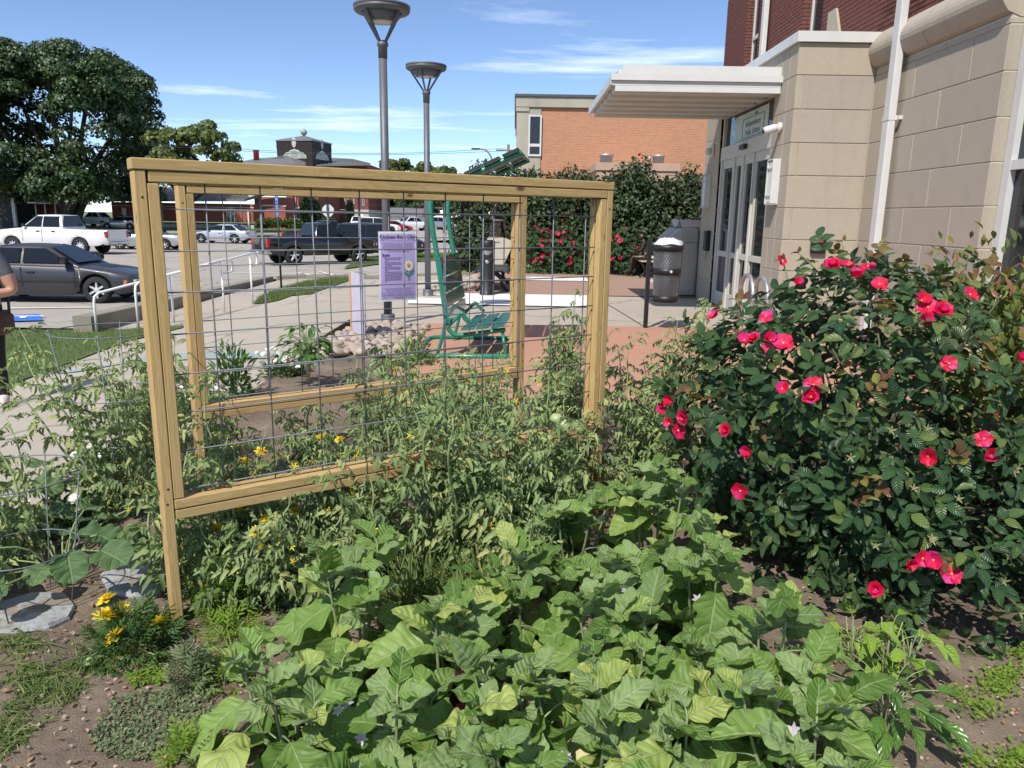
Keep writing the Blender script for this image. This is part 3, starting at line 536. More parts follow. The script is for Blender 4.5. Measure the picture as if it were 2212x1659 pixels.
# ================================================================ wall, handrails and signs by the parking lot
wa, wb = Vector((-8.0, 13.9)), Vector((-8.5, 26.3)); d2 = (wb - wa); nW = Vector((d2.y, -d2.x)).normalized(); steps = 12; mb = MB(); ring = []
for i in range(steps + 1):
    t = i / steps; c = wa + d2 * t; h = .34 * (1 - t) + .13 * t; g0 = gz(c.x, c.y) - .1; zt_ = gz(c.x, c.y) + h
    for q, z in ((.17, g0), (.17, zt_ - .015), (.155, zt_), (-.155, zt_), (-.17, zt_ - .015), (-.17, g0)): ring.append((c.x + nW.x * q, c.y + nW.y * q, z))
mb.add(ring, [(i * 6 + k, i * 6 + k + 1, (i + 1) * 6 + k + 1, (i + 1) * 6 + k) for i in range(steps) for k in range(5)] + [(0, 1, 2, 3, 4, 5), tuple(steps * 6 + k for k in (5, 4, 3, 2, 1, 0))])
tag(mb.build('retaining_wall', M_wall), 'low grey concrete wall tapering away beside the white handrails', 'wall')
kb = MB(); pts = [(-8.3, 26.6), (-7.4, 27.1), (-5, 27.35), (-2.5, 27.5)]
for a, b in zip(pts[:-1], pts[1:]):
    a, b = Vector(a), Vector(b); n_ = Vector(((b - a).y, -(b - a).x)).normalized() * .09; vs = []
    for p in (a, b):
        z = gz(p.x, p.y)
        for s, zz in ((1, z - .1), (1, z + .13), (-1, z + .13), (-1, z - .1)): vs.append((p.x + n_.x * s, p.y + n_.y * s, zz))
    kb.add(vs, [(0, 1, 5, 4), (1, 2, 6, 5), (2, 3, 7, 6), (0, 3, 2, 1), (4, 5, 6, 7)])
tag(kb.build('kerb', M_wall), kind='structure')
M_rail = pm('white_rail_paint', (.80, .80, .78), .4, var=.04)
def handrail(label, posts, loop):
    ps = []
    for u, v0, v1 in posts:
        b = gp(u, v0); t_ = at(u, v1, b.y); ps.append((b, Vector((b.x, b.y, t_.z))))
    r = thing('handrail', label, 'handrail', ps[0][0], 0, 'white pipe handrails beside the low wall')
    for b, t_ in ps[1:]: MB().tube([b - Vector((0, 0, .05)), t_], .024, 8).build('post', M_rail, r)
    b, t_ = ps[0]; d = (ps[1][1] - t_).normalized(); e_ = ps[-1][1]; d3 = (e_ - ps[-2][1]).normalized(); fl = Vector((d3.x, d3.y, 0)).normalized()
    path = [b - Vector((0, 0, .05)), t_ - Vector((0, 0, .15)), t_ - Vector((0, 0, .05)) + d * .02, t_ + d * .12] + [p[1] for p in ps[1:]] + [e_ + fl * .25, e_ + fl * .36 - Vector((0, 0, .03)), e_ + fl * .4 - Vector((0, 0, .12)), e_ + fl * .36 - Vector((0, 0, .27)), e_ + fl * .2 - Vector((0, 0, .30)), e_ - Vector((0, 0, .30))]
    MB().tube(path, .024, 8).build('rail', M_rail, r)
handrail('white pipe handrail whose foot stands by the end of the low wall', [(210, 722, 636), (376, 697, 592), (485, 677, 562)], True)
handrail('white pipe handrail running closer to the low concrete wall', [(300, 715, 612), (430, 690, 580), (546, 659, 548)], True)
# blue parking sign
p = gp(608, 628); ztop = at(605, 410, p.y).z; r = thing('parking_sign', 'narrow blue parking signs stacked on a thin dark post', 'sign', p)
MB().tube([p - Vector((0, 0, .1)), Vector((p.x, p.y, ztop - .02))], .03, 8).build('post', pm('green_steel_post', (.03, .045, .04), .6, .3), r); M_bsign = pm('blue_sign', (.02, .14, .55), .45, var=.05)
for v0, v1 in ((411, 440), (442, 454), (455, 468)):
    z1, z0 = at(605, v0, p.y).z, at(605, v1, p.y).z; M_ = Matrix.Translation((p.x, p.y - .035, 0)) @ Matrix.Rotation(-1.0, 4, 'Z'); pl = MB().bbox(-.155, .155, -.004, .004, z0, z1, .002, M=M_).build('sign_plate', M_bsign, r)
    mk = MB(); hh = (z1 - z0); mk.box(-.14, .14, -.007, -.005, z0 + .02 * hh, z0 + .05 * hh, M=M_); mk.box(-.14, .14, -.007, -.005, z1 - .05 * hh, z1 - .02 * hh, M=M_); mk.box(-.02, .03, -.007, -.005, z0 + .45 * hh, z0 + .85 * hh, M=M_); mk.box(-.06, .06, -.007, -.005, z0 + .25 * hh, z0 + .4 * hh, M=M_); mk.build('sign_marking', M_wpaint, pl)
# ================================================================ lamp posts
M_lamp = pm('grey_lamp_paint', (.125, .13, .145), .5, .25, var=.1)
M_lens = pm('lamp_lens', (.55, .58, .50), .25, var=.05)
def lamp(label, x, y, ztop, rz):
    r = thing('lamp_post', label, 'lamp post', (x, y, 0), rz, 'saucer topped lamp posts'); B = lambda mb, n, m, par=None: mb.build(n, m, par or r, world=False)
    B(MB().lathe([(.19, .0), (.19, .03), (.105, .03), (.105, .17), (.1, .19), (.07, .19)], 20), 'base_cover', M_lamp); B(MB().lathe([(.30, -.05), (.30, .045), (.28, .055)], 20), 'concrete_footing', M_conc)
    B(MB().lathe([(.062, .03), (.058, ztop - .7)], 18), 'pole', M_lamp); B(MB().lathe([(.064, ztop - .7), (.066, ztop - .55), (.08, ztop - .54), (.08, ztop - .50), (.06, ztop - .485), (.03, ztop - .465)], 18), 'collar', M_lamp)
    hd = B(MB().lathe([(.30, ztop - .12), (.37, ztop - .105), (.39, ztop - .085), (.39, ztop - .06), (.38, ztop - .055), (.395, ztop - .05), (.395, ztop - .02), (.30, ztop), (.05, ztop + .02)], 36), 'saucer', M_lamp)
    B(MB().lathe([(.12, ztop - .225), (.20, ztop - .225), (.215, ztop - .20), (.31, ztop - .1)], 30), 'bowl', M_lamp, hd); B(MB().lathe([(.10, ztop - .2285), (.155, ztop - .2285), (.155, ztop - .226)], 24), 'lens', M_lens, hd)
    for k in range(4):
        a = PI / 4 + k * PI / 2 + .2; c, s = math.cos(a), math.sin(a); M_ = Matrix.Rotation(a, 4, 'Z')
        m_ = MB(); m_.prism([(.03, ztop - .50), (.06, ztop - .50), (.345, ztop - .10), (.30, ztop - .10)], -.014, .014, 'y'); m_.v = [tuple(M_ @ Vector(q)) for q in m_.v]; B(m_, 'arm', M_lamp)
lamp('grey saucer topped lamp post rising behind the lavender poster', -1.90, 11.41, 4.52, 0); lamp('grey saucer topped lamp post behind the green bench, near the dark hedge', -1.75, 15.49, 4.50, .35)
# ================================================================ poster on the rear trellis
fd = Vector((1.89, 1.35, 0)).normalized(); fn = Vector((-fd.y, fd.x, 0)); fo = Vector((-1.80, 4.15, 0)) + fn * .026
def onframe(u, v):
    d = ray(u, v); t = (fo.dot(fn)) / d.dot(fn); p = Vector((0, 0, EYE)) + d * t; return (p - fo).dot(fd), p.z
(sx0, sz1), (sx1, _), (_, sz0) = onframe(817, 500), onframe(899, 505), onframe(860, 650)
pw, ph = sx1 - sx0, sz1 - sz0; M_lav = pm('lavender_print', (.50, .38, .70), .7, var=.03); M_paper = pm('white_paper', (.78, .77, .80), .7, var=.02)
po = thing('poster', 'lavender garden poster with a daisy and black lettering hung on the wire', 'poster', fo + fd * (sx0 + pw / 2) + Vector((0, 0, sz0)), math.atan2(fd.y, fd.x))
def curl(x, z): return -.004 * math.sin(PI * z / ph) + .006 * (x / pw * 2) ** 2 - .004 * math.sin(5 * z)
def sheet(name, x0, x1, z0, z1, off, m, nx=6, nz=10):
    vs = [(x0 + (x1 - x0) * i / nx, curl(x0 + (x1 - x0) * i / nx, z0 + (z1 - z0) * j / nz) - off, z0 + (z1 - z0) * j / nz) for j in range(nz + 1) for i in range(nx + 1)]
    me = bpy.data.meshes.new(name); me.from_pydata(vs, [], [(j * (nx + 1) + i, j * (nx + 1) + i + 1, (j + 1) * (nx + 1) + i + 1, (j + 1) * (nx + 1) + i) for j in range(nz) for i in range(nx)]); return link(name, me, po, m)
pb = sheet('paper', -pw / 2, pw / 2, 0, ph, 0, M_paper); sheet('lavender_panel', -pw / 2 + .012, pw / 2 - .012, .014, ph - .014, .0012, M_lav)
def ptext(s, size, x, z, m, align='CENTER', shear=0, bold=0, space=1.0):
    me = text_mesh(s, size, 0, align, shear, space, bold); o = link('lettering', me, po, m); o.location = (x, curl(x, z) - .0034, z); o.rotation_euler = (PI / 2, 0, 0); o['kind'] = 'part'; del o['kind']; return o
ptext('Kindness Rock Chain', pw * .115, 0, ph * .925, M_pink, shear=.25, bold=.0006)
M_pgrey = pm('purple_grey_ink', (.22, .17, .33), .7); M_dk = pm('dark_purple_ink', (.07, .05, .12), .7)
ptext("LET'S GROW A GARDEN OF KINDNESS, ONE ROCK AT A TIME", pw * .036, 0, ph * .872, M_pgrey); ptext('Rules', pw * .095, -pw * .33, ph * .665, M_pink, shear=.25, bold=.0005)
ptext("LET'S SPREAD POSITIVITY, PAINT JOY,", pw * .055, 0, ph * .118, M_dk); ptext('AND NOURISH HEARTS AND BELLIES', pw * .055, 0, ph * .084, M_dk); ptext('TOGETHER', pw * .055, 0, ph * .05, M_dk)
ln = MB(); rp = random.Random(3)
def pline(xa, xb, z, m=0):
    x = xa
    while x < xb:
        x2 = min(xb, x + rp.uniform(.006, .02)); ln.add([(x, curl(x, z) - .003, z - .0017), (x2, curl(x2, z) - .003, z - .0017), (x2, curl(x2, z) - .003, z + .0017), (x, curl(x, z) - .003, z + .0017)], [(0, 1, 2, 3)], m); x = x2 + .003
for k in range(6): w_ = (.40, .38, .41, .41, .37, .28)[k] * pw; pline(-w_, w_, ph * (.832 - .0225 * k))
for k, e_ in enumerate((.10, .04, -.28, .05, .08, -.17, .05, .04, -.28, .07, .10, .10, .08, .09, .07, -.32)): pline(-pw * (.37 if k in (0, 3, 6, 9, 11, 13) else .36), pw * e_, ph * (.628 - .0225 * k), 1)
for k, e_ in enumerate((.37, .33)): pline(-pw * e_, pw * e_, ph * (.185 - .028 * k))
tag(ln.build('text_lines', [M_pgrey, M_dk], po, world=False, fix=False), kind='stuff')
fc = (pw * .27, ph * .515); M_petal = pm('petal_print', (.80, .72, .70), .7, var=.03); M_oran = pm('orange_print', (.75, .38, .06), .7, var=.05); M_gr = pm('green_print', (.06, .22, .18), .7, var=.05)
def pell(cx, cz, a, b, ang, off, m, nm, par):
    vs = []
    for k in range(14):
        t = 2 * PI * k / 14; x, z = a * math.cos(t), b * math.sin(t); X = cx + x * math.cos(ang) - z * math.sin(ang); Q = cz + x * math.sin(ang) + z * math.cos(ang); vs.append((X, curl(X, Q) - off, Q))
    me = bpy.data.meshes.new(nm); me.from_pydata(vs, [], [tuple(range(14))]); return link(nm, me, par, m)
da = pell(fc[0] + .003, fc[1] - .003, pw * .145, pw * .155, 0, .0022, M_dk, 'daisy_print', po)
for k in range(15):
    a = 2 * PI * k / 15; pell(fc[0] + math.cos(a) * pw * .1, fc[1] + math.sin(a) * pw * .1, pw * .052, pw * .019, a, .003, M_petal, 'petal_print', da)
pell(fc[0], fc[1], pw * .058, pw * .058, 0, .004, M_oran, 'daisy_centre', da)
for q in (-.018, .018): pell(fc[0] + q * pw, fc[1] + pw * .012, pw * .006, pw * .009, 0, .0046, M_pink, 'eye_print', da)
sm_ = MB(); sm_.tube([(fc[0] + pw * .028 * math.cos(t), curl(fc[0], fc[1]) - .0044, fc[1] + pw * .028 * math.sin(t)) for t in [PI + PI * k / 6 for k in range(7)]], .0007, 4); sm_.build('smile_print', M_pink, da, world=False)
pell(fc[0] + pw * .02, fc[1] - ph * .15, pw * .02, ph * .085, -.15, .0026, M_gr, 'stem_print', da); pell(fc[0] - pw * .06, fc[1] - ph * .125, pw * .08, pw * .035, -.75, .0032, M_gr, 'leaf_print', da); pell(fc[0] + pw * .09, fc[1] - ph * .10, pw * .085, pw * .035, .85, .0036, M_gr, 'leaf_print', da)
# the second sign by the edging
p = gp(775, 742); r = thing('staked_sign', 'pale lavender board seen from behind on a wooden stake beside the rocks', 'sign', p, -1.05)
bz0, bz1 = at(775, 735, p.y).z, at(775, 590, p.y).z
MB().bbox(-.24, .26, -.004, .004, .12, bz1, .002).build('sign_board', pm('thin_lavender_card', (.52, .48, .58), .7, var=.12, scale=5), r, world=False); MB().box(-.29, -.245, -.015, .015, -.15, bz1 - .02).build('stake', pm('raw_stake', (.62, .36, .16), .7, var=.1, stretch=(1, 1, .1)), r, world=False)
MB().tube([(.27, .01, bz1 - .1), (.275, .01, .3), (.28, .02, -.1)], .004, 6).build('wire_leg', M_wire, r, world=False); MB().tube([(.12, .015, -.1), (.12, .015, .35), (.16, .015, .42), (.22, .015, .42), (.26, .015, .35)], .004, 6).build('wire_leg', M_wire, r, world=False)
# ================================================================ green shaded bench
M_green = pm('green_gloss_tube', (.015, .20, .125), .3, var=.1, coat=.4); M_slat = pm('green_gloss_slat', (.02, .19, .16), .22, var=.12, coat=.5, scale=3)
y0, y1 = 8.85, 9.98; dxw = .10
A = lambda u, v: at(u, v, y0)
bench = thing('shaded_bench', 'glossy green tube bench with slatted canopy on the terracotta pavement', 'bench', (A(960, 740).x, y0, 0))
side_pts = [A(1128, 329), A(1060, 360), A(1000, 388), A(965, 404), A(945, 410), A(934, 424), A(930, 452), A(935, 500), A(943, 545), A(952, 605), A(960, 660), A(965, 703)]
def shift(P, k): return [Vector((q.x + dxw * k, q.y + (y1 - y0) * k, q.z)) for q in P]
for k in (0, 1):
    tp = MB().tube(bez(shift(side_pts, k), 4), .031, 10).build('side_tube', M_green, bench)
    s0 = A(965, 703); sr = [s0, A(975, 718), A(992, 724), A(1040, 719), A(1092, 712)]; MB().tube(bez(shift(sr, k), 4), .027, 10).build('seat_rail', M_green, bench)
    ft = [A(962, 695), A(956, 725), Vector((A(945, 760).x, y0, .05))]; MB().tube(bez(shift(ft, k), 4), .022, 10).build('rear_leg', M_green, bench)
    ar = [A(968, 705), A(990, 684), A(998, 676), A(1010, 690), A(1020, 697)]; MB().tube(bez(shift(ar, k), 4), .02, 8).build('brace', M_green, bench)
    fl_ = [Vector((A(945, 760).x, y0, .05)), Vector((A(1000, 770).x, y0 - .12, .045)), Vector((A(1085, 785).x, y0 - .14, .045)), Vector((A(1100, 780).x, y0 - .04, .045))]
xf, xb = A(1102, 780).x, A(900, 780).x
fp = [(xb, y0 - .14, .05), (xf - .08, y0 - .14, .05), (xf - .02, y0 - .11, .05), (xf, y0 - .04, .05), (xf + dxw, y1 + .0, .05), (xf + dxw - .04, y1 + .1, .05), (xf, y1 + .12, .05), (xb + dxw, y1 + .12, .05), (xb + .02, y1, .05), (xb - .02, y0, .05)]
MB().tube(fp, .031, 10, closed=True).build('floor_loop', M_green, bench)
MB().tube([Vector((xf - .05, y0 - .1, .06)), A(1085, 714)], .02, 8).build('front_leg', M_green, bench); MB().tube([Vector((xf - .05 + dxw, y1, .06)), A(1085, 714) + Vector((dxw, y1 - y0, 0))], .02, 8).build('front_leg', M_green, bench)
def slat(P, Q, wdt, th, mat=M_slat, name='slat', ov=.09, lift=.03):
    # board between near end P->(upper/lower edge Q) extruded over the width
    P, Q = Vector(P), Vector(Q); ax = (Q - P); W = Vector((dxw, y1 - y0, 0)); wn = W.normalized(); n_ = ax.cross(W).normalized(); 
    if n_.x < 0: n_ = -n_
    vs = []
    for e_ in (P - wn * ov, P + W + wn * ov):
        for s in (0, 1):
            for h in (lift, lift + th): vs.append(e_ + ax * s + n_ * h)
    m_ = MB(); m_.add(vs, [(0, 1, 3, 2), (4, 6, 7, 5), (0, 4, 5, 1), (2, 3, 7, 6), (0, 2, 6, 4), (1, 5, 7, 3)]); return m_.build(name, mat, bench)
for va, vb, ua, ub in ((556, 598, 944, 950), (601, 632, 951, 956), (636, 664, 956, 961), (668, 695, 961, 965)): slat(A(ua, va), A(ub, vb), 0, .022, name='back_slat')
for ua, ub, va, vb in ((999, 1026, 717, 715), (1031, 1058, 715, 712), (1063, 1092, 712, 709)): slat(A(ua, va), A(ub, vb), 0, .022, name='seat_slat', lift=-.05)
M_roofs = pm('green_black_slat', (.03, .045, .04), .35, var=.2, coat=.2)
def rp_(t): return side_pts[3].lerp(side_pts[0], t)
for t0 in (.02, .27, .52, .77): slat(rp_(t0), rp_(t0 + .21), 0, .02, M_roofs, 'roof_slat', lift=-.06)
for t0 in (.24, .50, .75, .98):
    q = rp_(t0); MB().tube([q + Vector((dxw * .05, 0, 0)), q + Vector((dxw, y1 - y0, 0))], .016, 8).build('roof_bar', M_green, bench)
# ================================================================ bollard, metal bench, statues, litter bin
p = Vector((-.56, 16.13, .03)); r = thing('ash_bollard', 'black cylindrical smoking bollard with a silver slot', 'bollard', p)
MB().lathe([(.165, .0), (.165, .02), (.155, .03), (.152, .95), (.155, .97), (.155, 1.0)], 28, c=p).build('body', M_black, r); MB().lathe([(.155, 1.003), (.16, 1.02), (.158, 1.12), (.13, 1.15), (.05, 1.13)], 28, c=p).build('cap', M_black, r)
m_ = MB(); vs = []
for k in range(9):
    a = -PI / 2 + (k - 4) / 4 * .85; z = .93 - .09 * math.cos((k - 4) / 4 * PI / 2)
    vs += [(p.x + .156 * math.cos(a), p.y + .156 * math.sin(a), p.z + z), (p.x + .156 * math.cos(a), p.y + .156 * math.sin(a), p.z + .935)]
m_.add(vs, [(2 * k, 2 * k + 2, 2 * k + 3, 2 * k + 1) for k in range(8)]); m_.build('ash_slot', M_silver, r)
m_ = MB(); m_.tube([(p.x + .157 * math.cos(-PI / 2 + a), p.y + .157 * math.sin(-PI / 2 + a), p.z + .28 - .16 * math.cos(a * 1.4)) for a in [(-1 + k / 6) * 1.0 for k in range(13)]], .003, 4); m_.build('seam', M_dgrey, r); MB().sphere(p + Vector((0, -.155, .70)), (.045, .006, .03)).build('badge', M_silver, r)
r = thing('metal_bench', 'backless black metal bench standing behind the bollard', 'bench', (-.5, 17.7, .03)); m_ = MB(); m_.bbox(-.82, -.14, 16.75, 19.0, .46, .50, .01); m_.build('seat', pm('black_mesh_seat', (.05, .052, .055), .5, .3, var=.2), r); MB().tube([(-.84, 16.75, .46), (-.84, 19, .46)], .03, 8).build('seat_edge', M_black, r); MB().tube([(-.12, 16.75, .46), (-.12, 19, .46)], .03, 8).build('seat_edge', M_black, r)
for yy in (16.85, 18.9):
    for s in (-1, 1): MB().tube(bez([(-.48 + s * .06, yy, .45), (-.48 + s * .2, yy, .33), (-.48 + s * .23, yy, .17), (-.48 + s * .36, yy, .045)], 4), [.05] * 6 + [.04] * 7, 8).build('leg', M_black, r)
def bronze():
    m, t, b = nodes('dark_bronze'); f = noise(t, 14, 5, .6); o = ramp(t, f, [(.35, (.035, .03, .026)), (.6, (.10, .08, .065)), (.75, (.22, .25, .24))]); t.links.new(o, b.inputs['Base Color']); b.inputs['Metallic'].default_value = .7; b.inputs['Roughness'].default_value = .42; bumpn(t, b, f, .4, .01); return m
M_bronze = bronze()
def skin_body(name, joints, edges, mats, parent, scale=1.0, zone=None, sub=2):
    names = list(joints); me = bpy.data.meshes.new(name); me.from_pydata([Vector(joints[n][0]) * scale for n in names], [(names.index(a), names.index(b)) for a, b in edges], [])
    o = bpy.data.objects.new(name, me); col.objects.link(o); sk = o.modifiers.new('skin', 'SKIN'); sk.use_smooth_shade = True
    for i, n in enumerate(names):
        rr = joints[n][1]; rr = rr if hasattr(rr, '__len__') else (rr, rr); me.skin_vertices[0].data[i].radius = (rr[0] * scale, rr[1] * scale); me.skin_vertices[0].data[i].use_root = (i == 0)
    ss = o.modifiers.new('sub', 'SUBSURF'); ss.levels = ss.render_levels = sub
    dg = bpy.context.evaluated_depsgraph_get(); dg.update(); nm = bpy.data.meshes.new_from_object(o.evaluated_get(dg)); bpy.data.objects.remove(o)
    nm.materials.clear()
    for q in mats: nm.materials.append(q)
    if zone:
        segs_ = [(Vector(joints[a][0]) * scale, Vector(joints[b][0]) * scale, zone.get((a, b), 0)) for a, b in edges]
        for f in nm.polygons:
            c = f.center; best = 9; bi = 0
            for a, b, z in segs_:
                ab = b - a; t = max(0, min(1, (c - a).dot(ab) / ab.length_squared)); d = (c - a - ab * t).length
                if d < best: best = d; bi = z
            f.material_index = bi
    for f in nm.polygons: f.use_smooth = True
    o2 = link(name, nm, parent); return o2
def hand(J, E, side, wrist, d, curl_, s=1.0):
    d = Vector(d).normalized(); w_ = Vector(wrist); up_ = Vector((0, 0, 1)); sdv = d.cross(up_).normalized(); palm = w_ + d * .07 * s; J['palm' + side] = (palm, (.035 * s, .022 * s)); E.append(('wr' + side, 'palm' + side))
    for i in range(4):
        o_ = sdv * (.027 - .018 * i) * s; a = palm + d * .04 * s + o_; b = a + (d * .6 + Vector(curl_) * .5) * .04 * s; J['f%d%s' % (i, side)] = (a, .009 * s); J['g%d%s' % (i, side)] = (b, .008 * s); E.append(('palm' + side, 'f%d%s' % (i, side))); E.append(('f%d%s' % (i, side), 'g%d%s' % (i, side)))
    t_ = w_ + d * .03 * s + sdv * .045 * s; J['t' + side] = (t_, .010 * s); J['u' + side] = (t_ + d * .035 * s + sdv * .01 * s, .009 * s); E.append(('palm' + side, 't' + side)); E.append(('t' + side, 'u' + side))
def seated(face=1):           # facing +x, hips at origin
    J = {'pel': ((0, 0, .09), (.12, .14)), 'sp': ((.02, 0, .25), (.11, .13)), 'ch': ((.06, 0, .42), (.12, .15)), 'nk': ((.10, 0, .55), .055), 'hd': ((.14, 0, .63), (.085, .08)), 'tp': ((.16, 0, .72), (.085, .08))}
    E = [('pel', 'sp'), ('sp', 'ch'), ('ch', 'nk'), ('nk', 'hd'), ('hd', 'tp')]
    J['nose'] = ((.235, 0, .635), .016); E.append(('hd', 'nose'))
    for s, n in ((1, 'L'), (-1, 'R')):
        J['sh' + n] = ((.06, .16 * s, .47), .06); J['el' + n] = ((.14, .20 * s, .27), .045); J['wr' + n] = ((.30, .10 * s, .30), .032); E += [('ch', 'sh' + n), ('sh' + n, 'el' + n), ('el' + n, 'wr' + n)]
        J['hp' + n] = ((.06, .09 * s, .08), .085); J['kn' + n] = ((.40, .10 * s, .09), .065); J['an' + n] = ((.44, .10 * s, -.30), .045); J['to' + n] = ((.60, .11 * s, -.36), .035); E += [('pel', 'hp' + n), ('hp' + n, 'kn' + n), ('kn' + n, 'an' + n), ('an' + n, 'to' + n)]
        hand(J, E, n, J['wr' + n][0], (.8, -.3 * s, .3), (0, -.4 * s, .4), .9)
    return J, E
# child on a pile of books
PY = 19.6; pd = at(1070, 512, PY); r = thing('statue_pedestal', 'pale concrete pedestal with a slanted wing under the bronze child', 'pedestal', (pd.x, PY, 0)); M_pale = pm('pale_cast_stone', (.50, .46, .38), .8, var=.1, bump=.2)
MB().bbox(pd.x - .2, pd.x + .24, PY - .2, PY + .2, 0, pd.z, .035).build('block', M_pale, r); m_ = MB(); m_.prism([(pd.x + .243, pd.z - .02), (pd.x + .46, pd.z - .1), (pd.x + .44, pd.z - .2), (pd.x + .243, pd.z - .65)], PY - .15, PY + .15, 'y'); m_.build('wing', M_pale, r); MB().box(pd.x - .13, pd.x + .12, PY - .207, PY - .2005, pd.z - .13, pd.z - .115).build('groove', M_dgrey, r)
bk = at(1072, 481, PY).z; r = thing('child_statue', 'dark bronze child reading on a tall pile of books', 'statue', (pd.x, PY, pd.z)); zz = pd.z + .003; i = 0
while zz < bk - .02:
    h = .055 + .02 * (i % 3); MB().bbox(pd.x - .16 + .01 * (i % 2), pd.x + .13 + .012 * (i % 3), PY - .14, PY + .14, zz, zz + h - .004, .006).build('book', M_bronze, r); zz += h; i += 1
J, E = seated(); skin_body('body', J, E, [M_bronze], r, .76).location = Vector((pd.x - .08, PY, zz - .02)) - r.location
m_ = MB(); M_ = Matrix.Translation((pd.x + .22, PY, zz + .27)) @ Matrix.Rotation(-.6, 4, 'Y'); m_.bbox(-.07, .07, -.1, .1, -.01, .01, .003, M=M_); m_.build('open_book', M_bronze, r); MB().sphere((pd.x + .03, PY, zz + .52), (.072, .072, .06)).build('hair', M_bronze, r)
# figure on the garden bench
SY = 22.0; sp_ = at(1392, 562, SY); r = thing('garden_bench', 'tan slatted bench with dark iron legs under the seated bronze', 'bench', (sp_.x, SY, 0)); M_tanw = pm('tan_slat', (.42, .36, .26), .7, var=.15)
zs = sp_.z
for k in range(4): MB().bbox(sp_.x - .17 + .1 * k, sp_.x - .08 + .1 * k, SY - .55, SY + .6, zs - .03, zs, .006).build('slat', M_tanw, r)
for yy in (SY - .48, SY + .5): MB().tube(bez([(sp_.x - .2, yy, .05), (sp_.x - .05, yy, .22), (sp_.x - .15, yy, zs - .05)], 5), .028, 8).build('leg', M_black, r); MB().tube(bez([(sp_.x + .25, yy, .05), (sp_.x + .1, yy, .22), (sp_.x + .2, yy, zs - .05)], 5), .028, 8).build('leg', M_black, r)
r = thing('reader_statue', 'dark bronze figure seated on a bench with a book on its lap', 'statue', (sp_.x, SY, zs)); J, E = seated(); o = skin_body('body', J, E, [M_bronze], r, .98); o.rotation_euler = (0, 0, PI - .35); o.location = (.05, 0, .0)
m_ = MB(); M_ = Matrix.Translation((sp_.x - .27, SY + .06, zs + .25)) @ Matrix.Rotation(-.35, 4, 'Z') @ Matrix.Rotation(.4, 4, 'Y'); m_.bbox(-.12, .12, -.17, .17, -.015, .015, .004, M=M_); m_.build('open_book', M_bronze, r); MB().sphere((sp_.x - .10, SY + .04, zs + .66), (.1, .1, .1)).build('hair', M_bronze, r)
# hanging litter bin
PX, PYb = 2.03, 11.5; zb_, zt2 = .47, 1.27; bx_, by_ = 2.29, 11.38
r = thing('litter_bin', 'black lattice litter bin with a white bag hung on a black post', 'bin', (PX, PYb, 0)); MB().box(PX - .03, PX + .03, PYb - .03, PYb + .03, -.1, 1.36).build('post', M_black, r)
rt, rb = .215, .185; lat = MB(); nH = 30
def rad(z): return rb + (rt - rb) * (z - zb_) / (zt2 - zb_)
for s in (1, -1):
    for k in range(nH):
        lat.tube([(bx_ + rad(z) * math.cos(a), by_ + rad(z) * math.sin(a), z) for z, a in [(zb_ + (zt2 - zb_) * j / 8, 2 * PI * k / nH + s * j / 8 * 2.2) for j in range(9)]], .0035, 3, cap=False)
tag(lat.build('lattice', pm('grey_lattice', (.20, .20, .21), .5, .4), r), kind='stuff')
for z0, z1 in ((zb_ - .02, zb_ + .07), (.86, .95), (zt2 - .06, zt2 + .02)): MB().lathe([(rad(z0) + .002, z0), (rad(z0) + .008, z0), (rad(z1) + .008, z1), (rad(z1) + .002, z1)], 32, c=(bx_, by_, 0)).build('band', M_black, r)
MB().lathe([(rb * .9, zb_), (rb * .92, zb_ + .01), (rt * .93, zt2)], 24, c=(bx_, by_, 0)).build('liner_bag', pm('grey_bag', (.07, .07, .075), .5, var=.4, scale=9), r)
m_ = MB(); rb_ = random.Random(4); vs = []
for j in range(6):
    for k in range(20):
        a = 2 * PI * k / 20; rr = rt * (1.0, .97, .86, .62, .3, .02)[j] * (1 + .05 * math.sin(5 * a + j)); vs.append((bx_ + rr * math.cos(a), by_ + rr * math.sin(a), zt2 + .02 + (0, .02, .05, .08, .09, .075)[j] + .018 * math.sin(3 * a + j * 1.7)))
m_.add(vs, [(j * 20 + k, j * 20 + (k + 1) % 20, (j + 1) * 20 + (k + 1) % 20, (j + 1) * 20 + k) for j in range(5) for k in range(20)], 0, True); m_.build('bag_top', pm('white_bag', (.62, .64, .68), .4, var=.1, scale=12), r)
for z in (.75, 1.1): MB().box(PX + .03, PX + .075, PYb - .05, PYb - .02, z - .02, z + .02).build('clip', M_wpaint, r)
MB().sphere((bx_ + .02, by_ - .21, .905), (.02, .006, .022)).build('paper_scrap', M_wpaint, r)
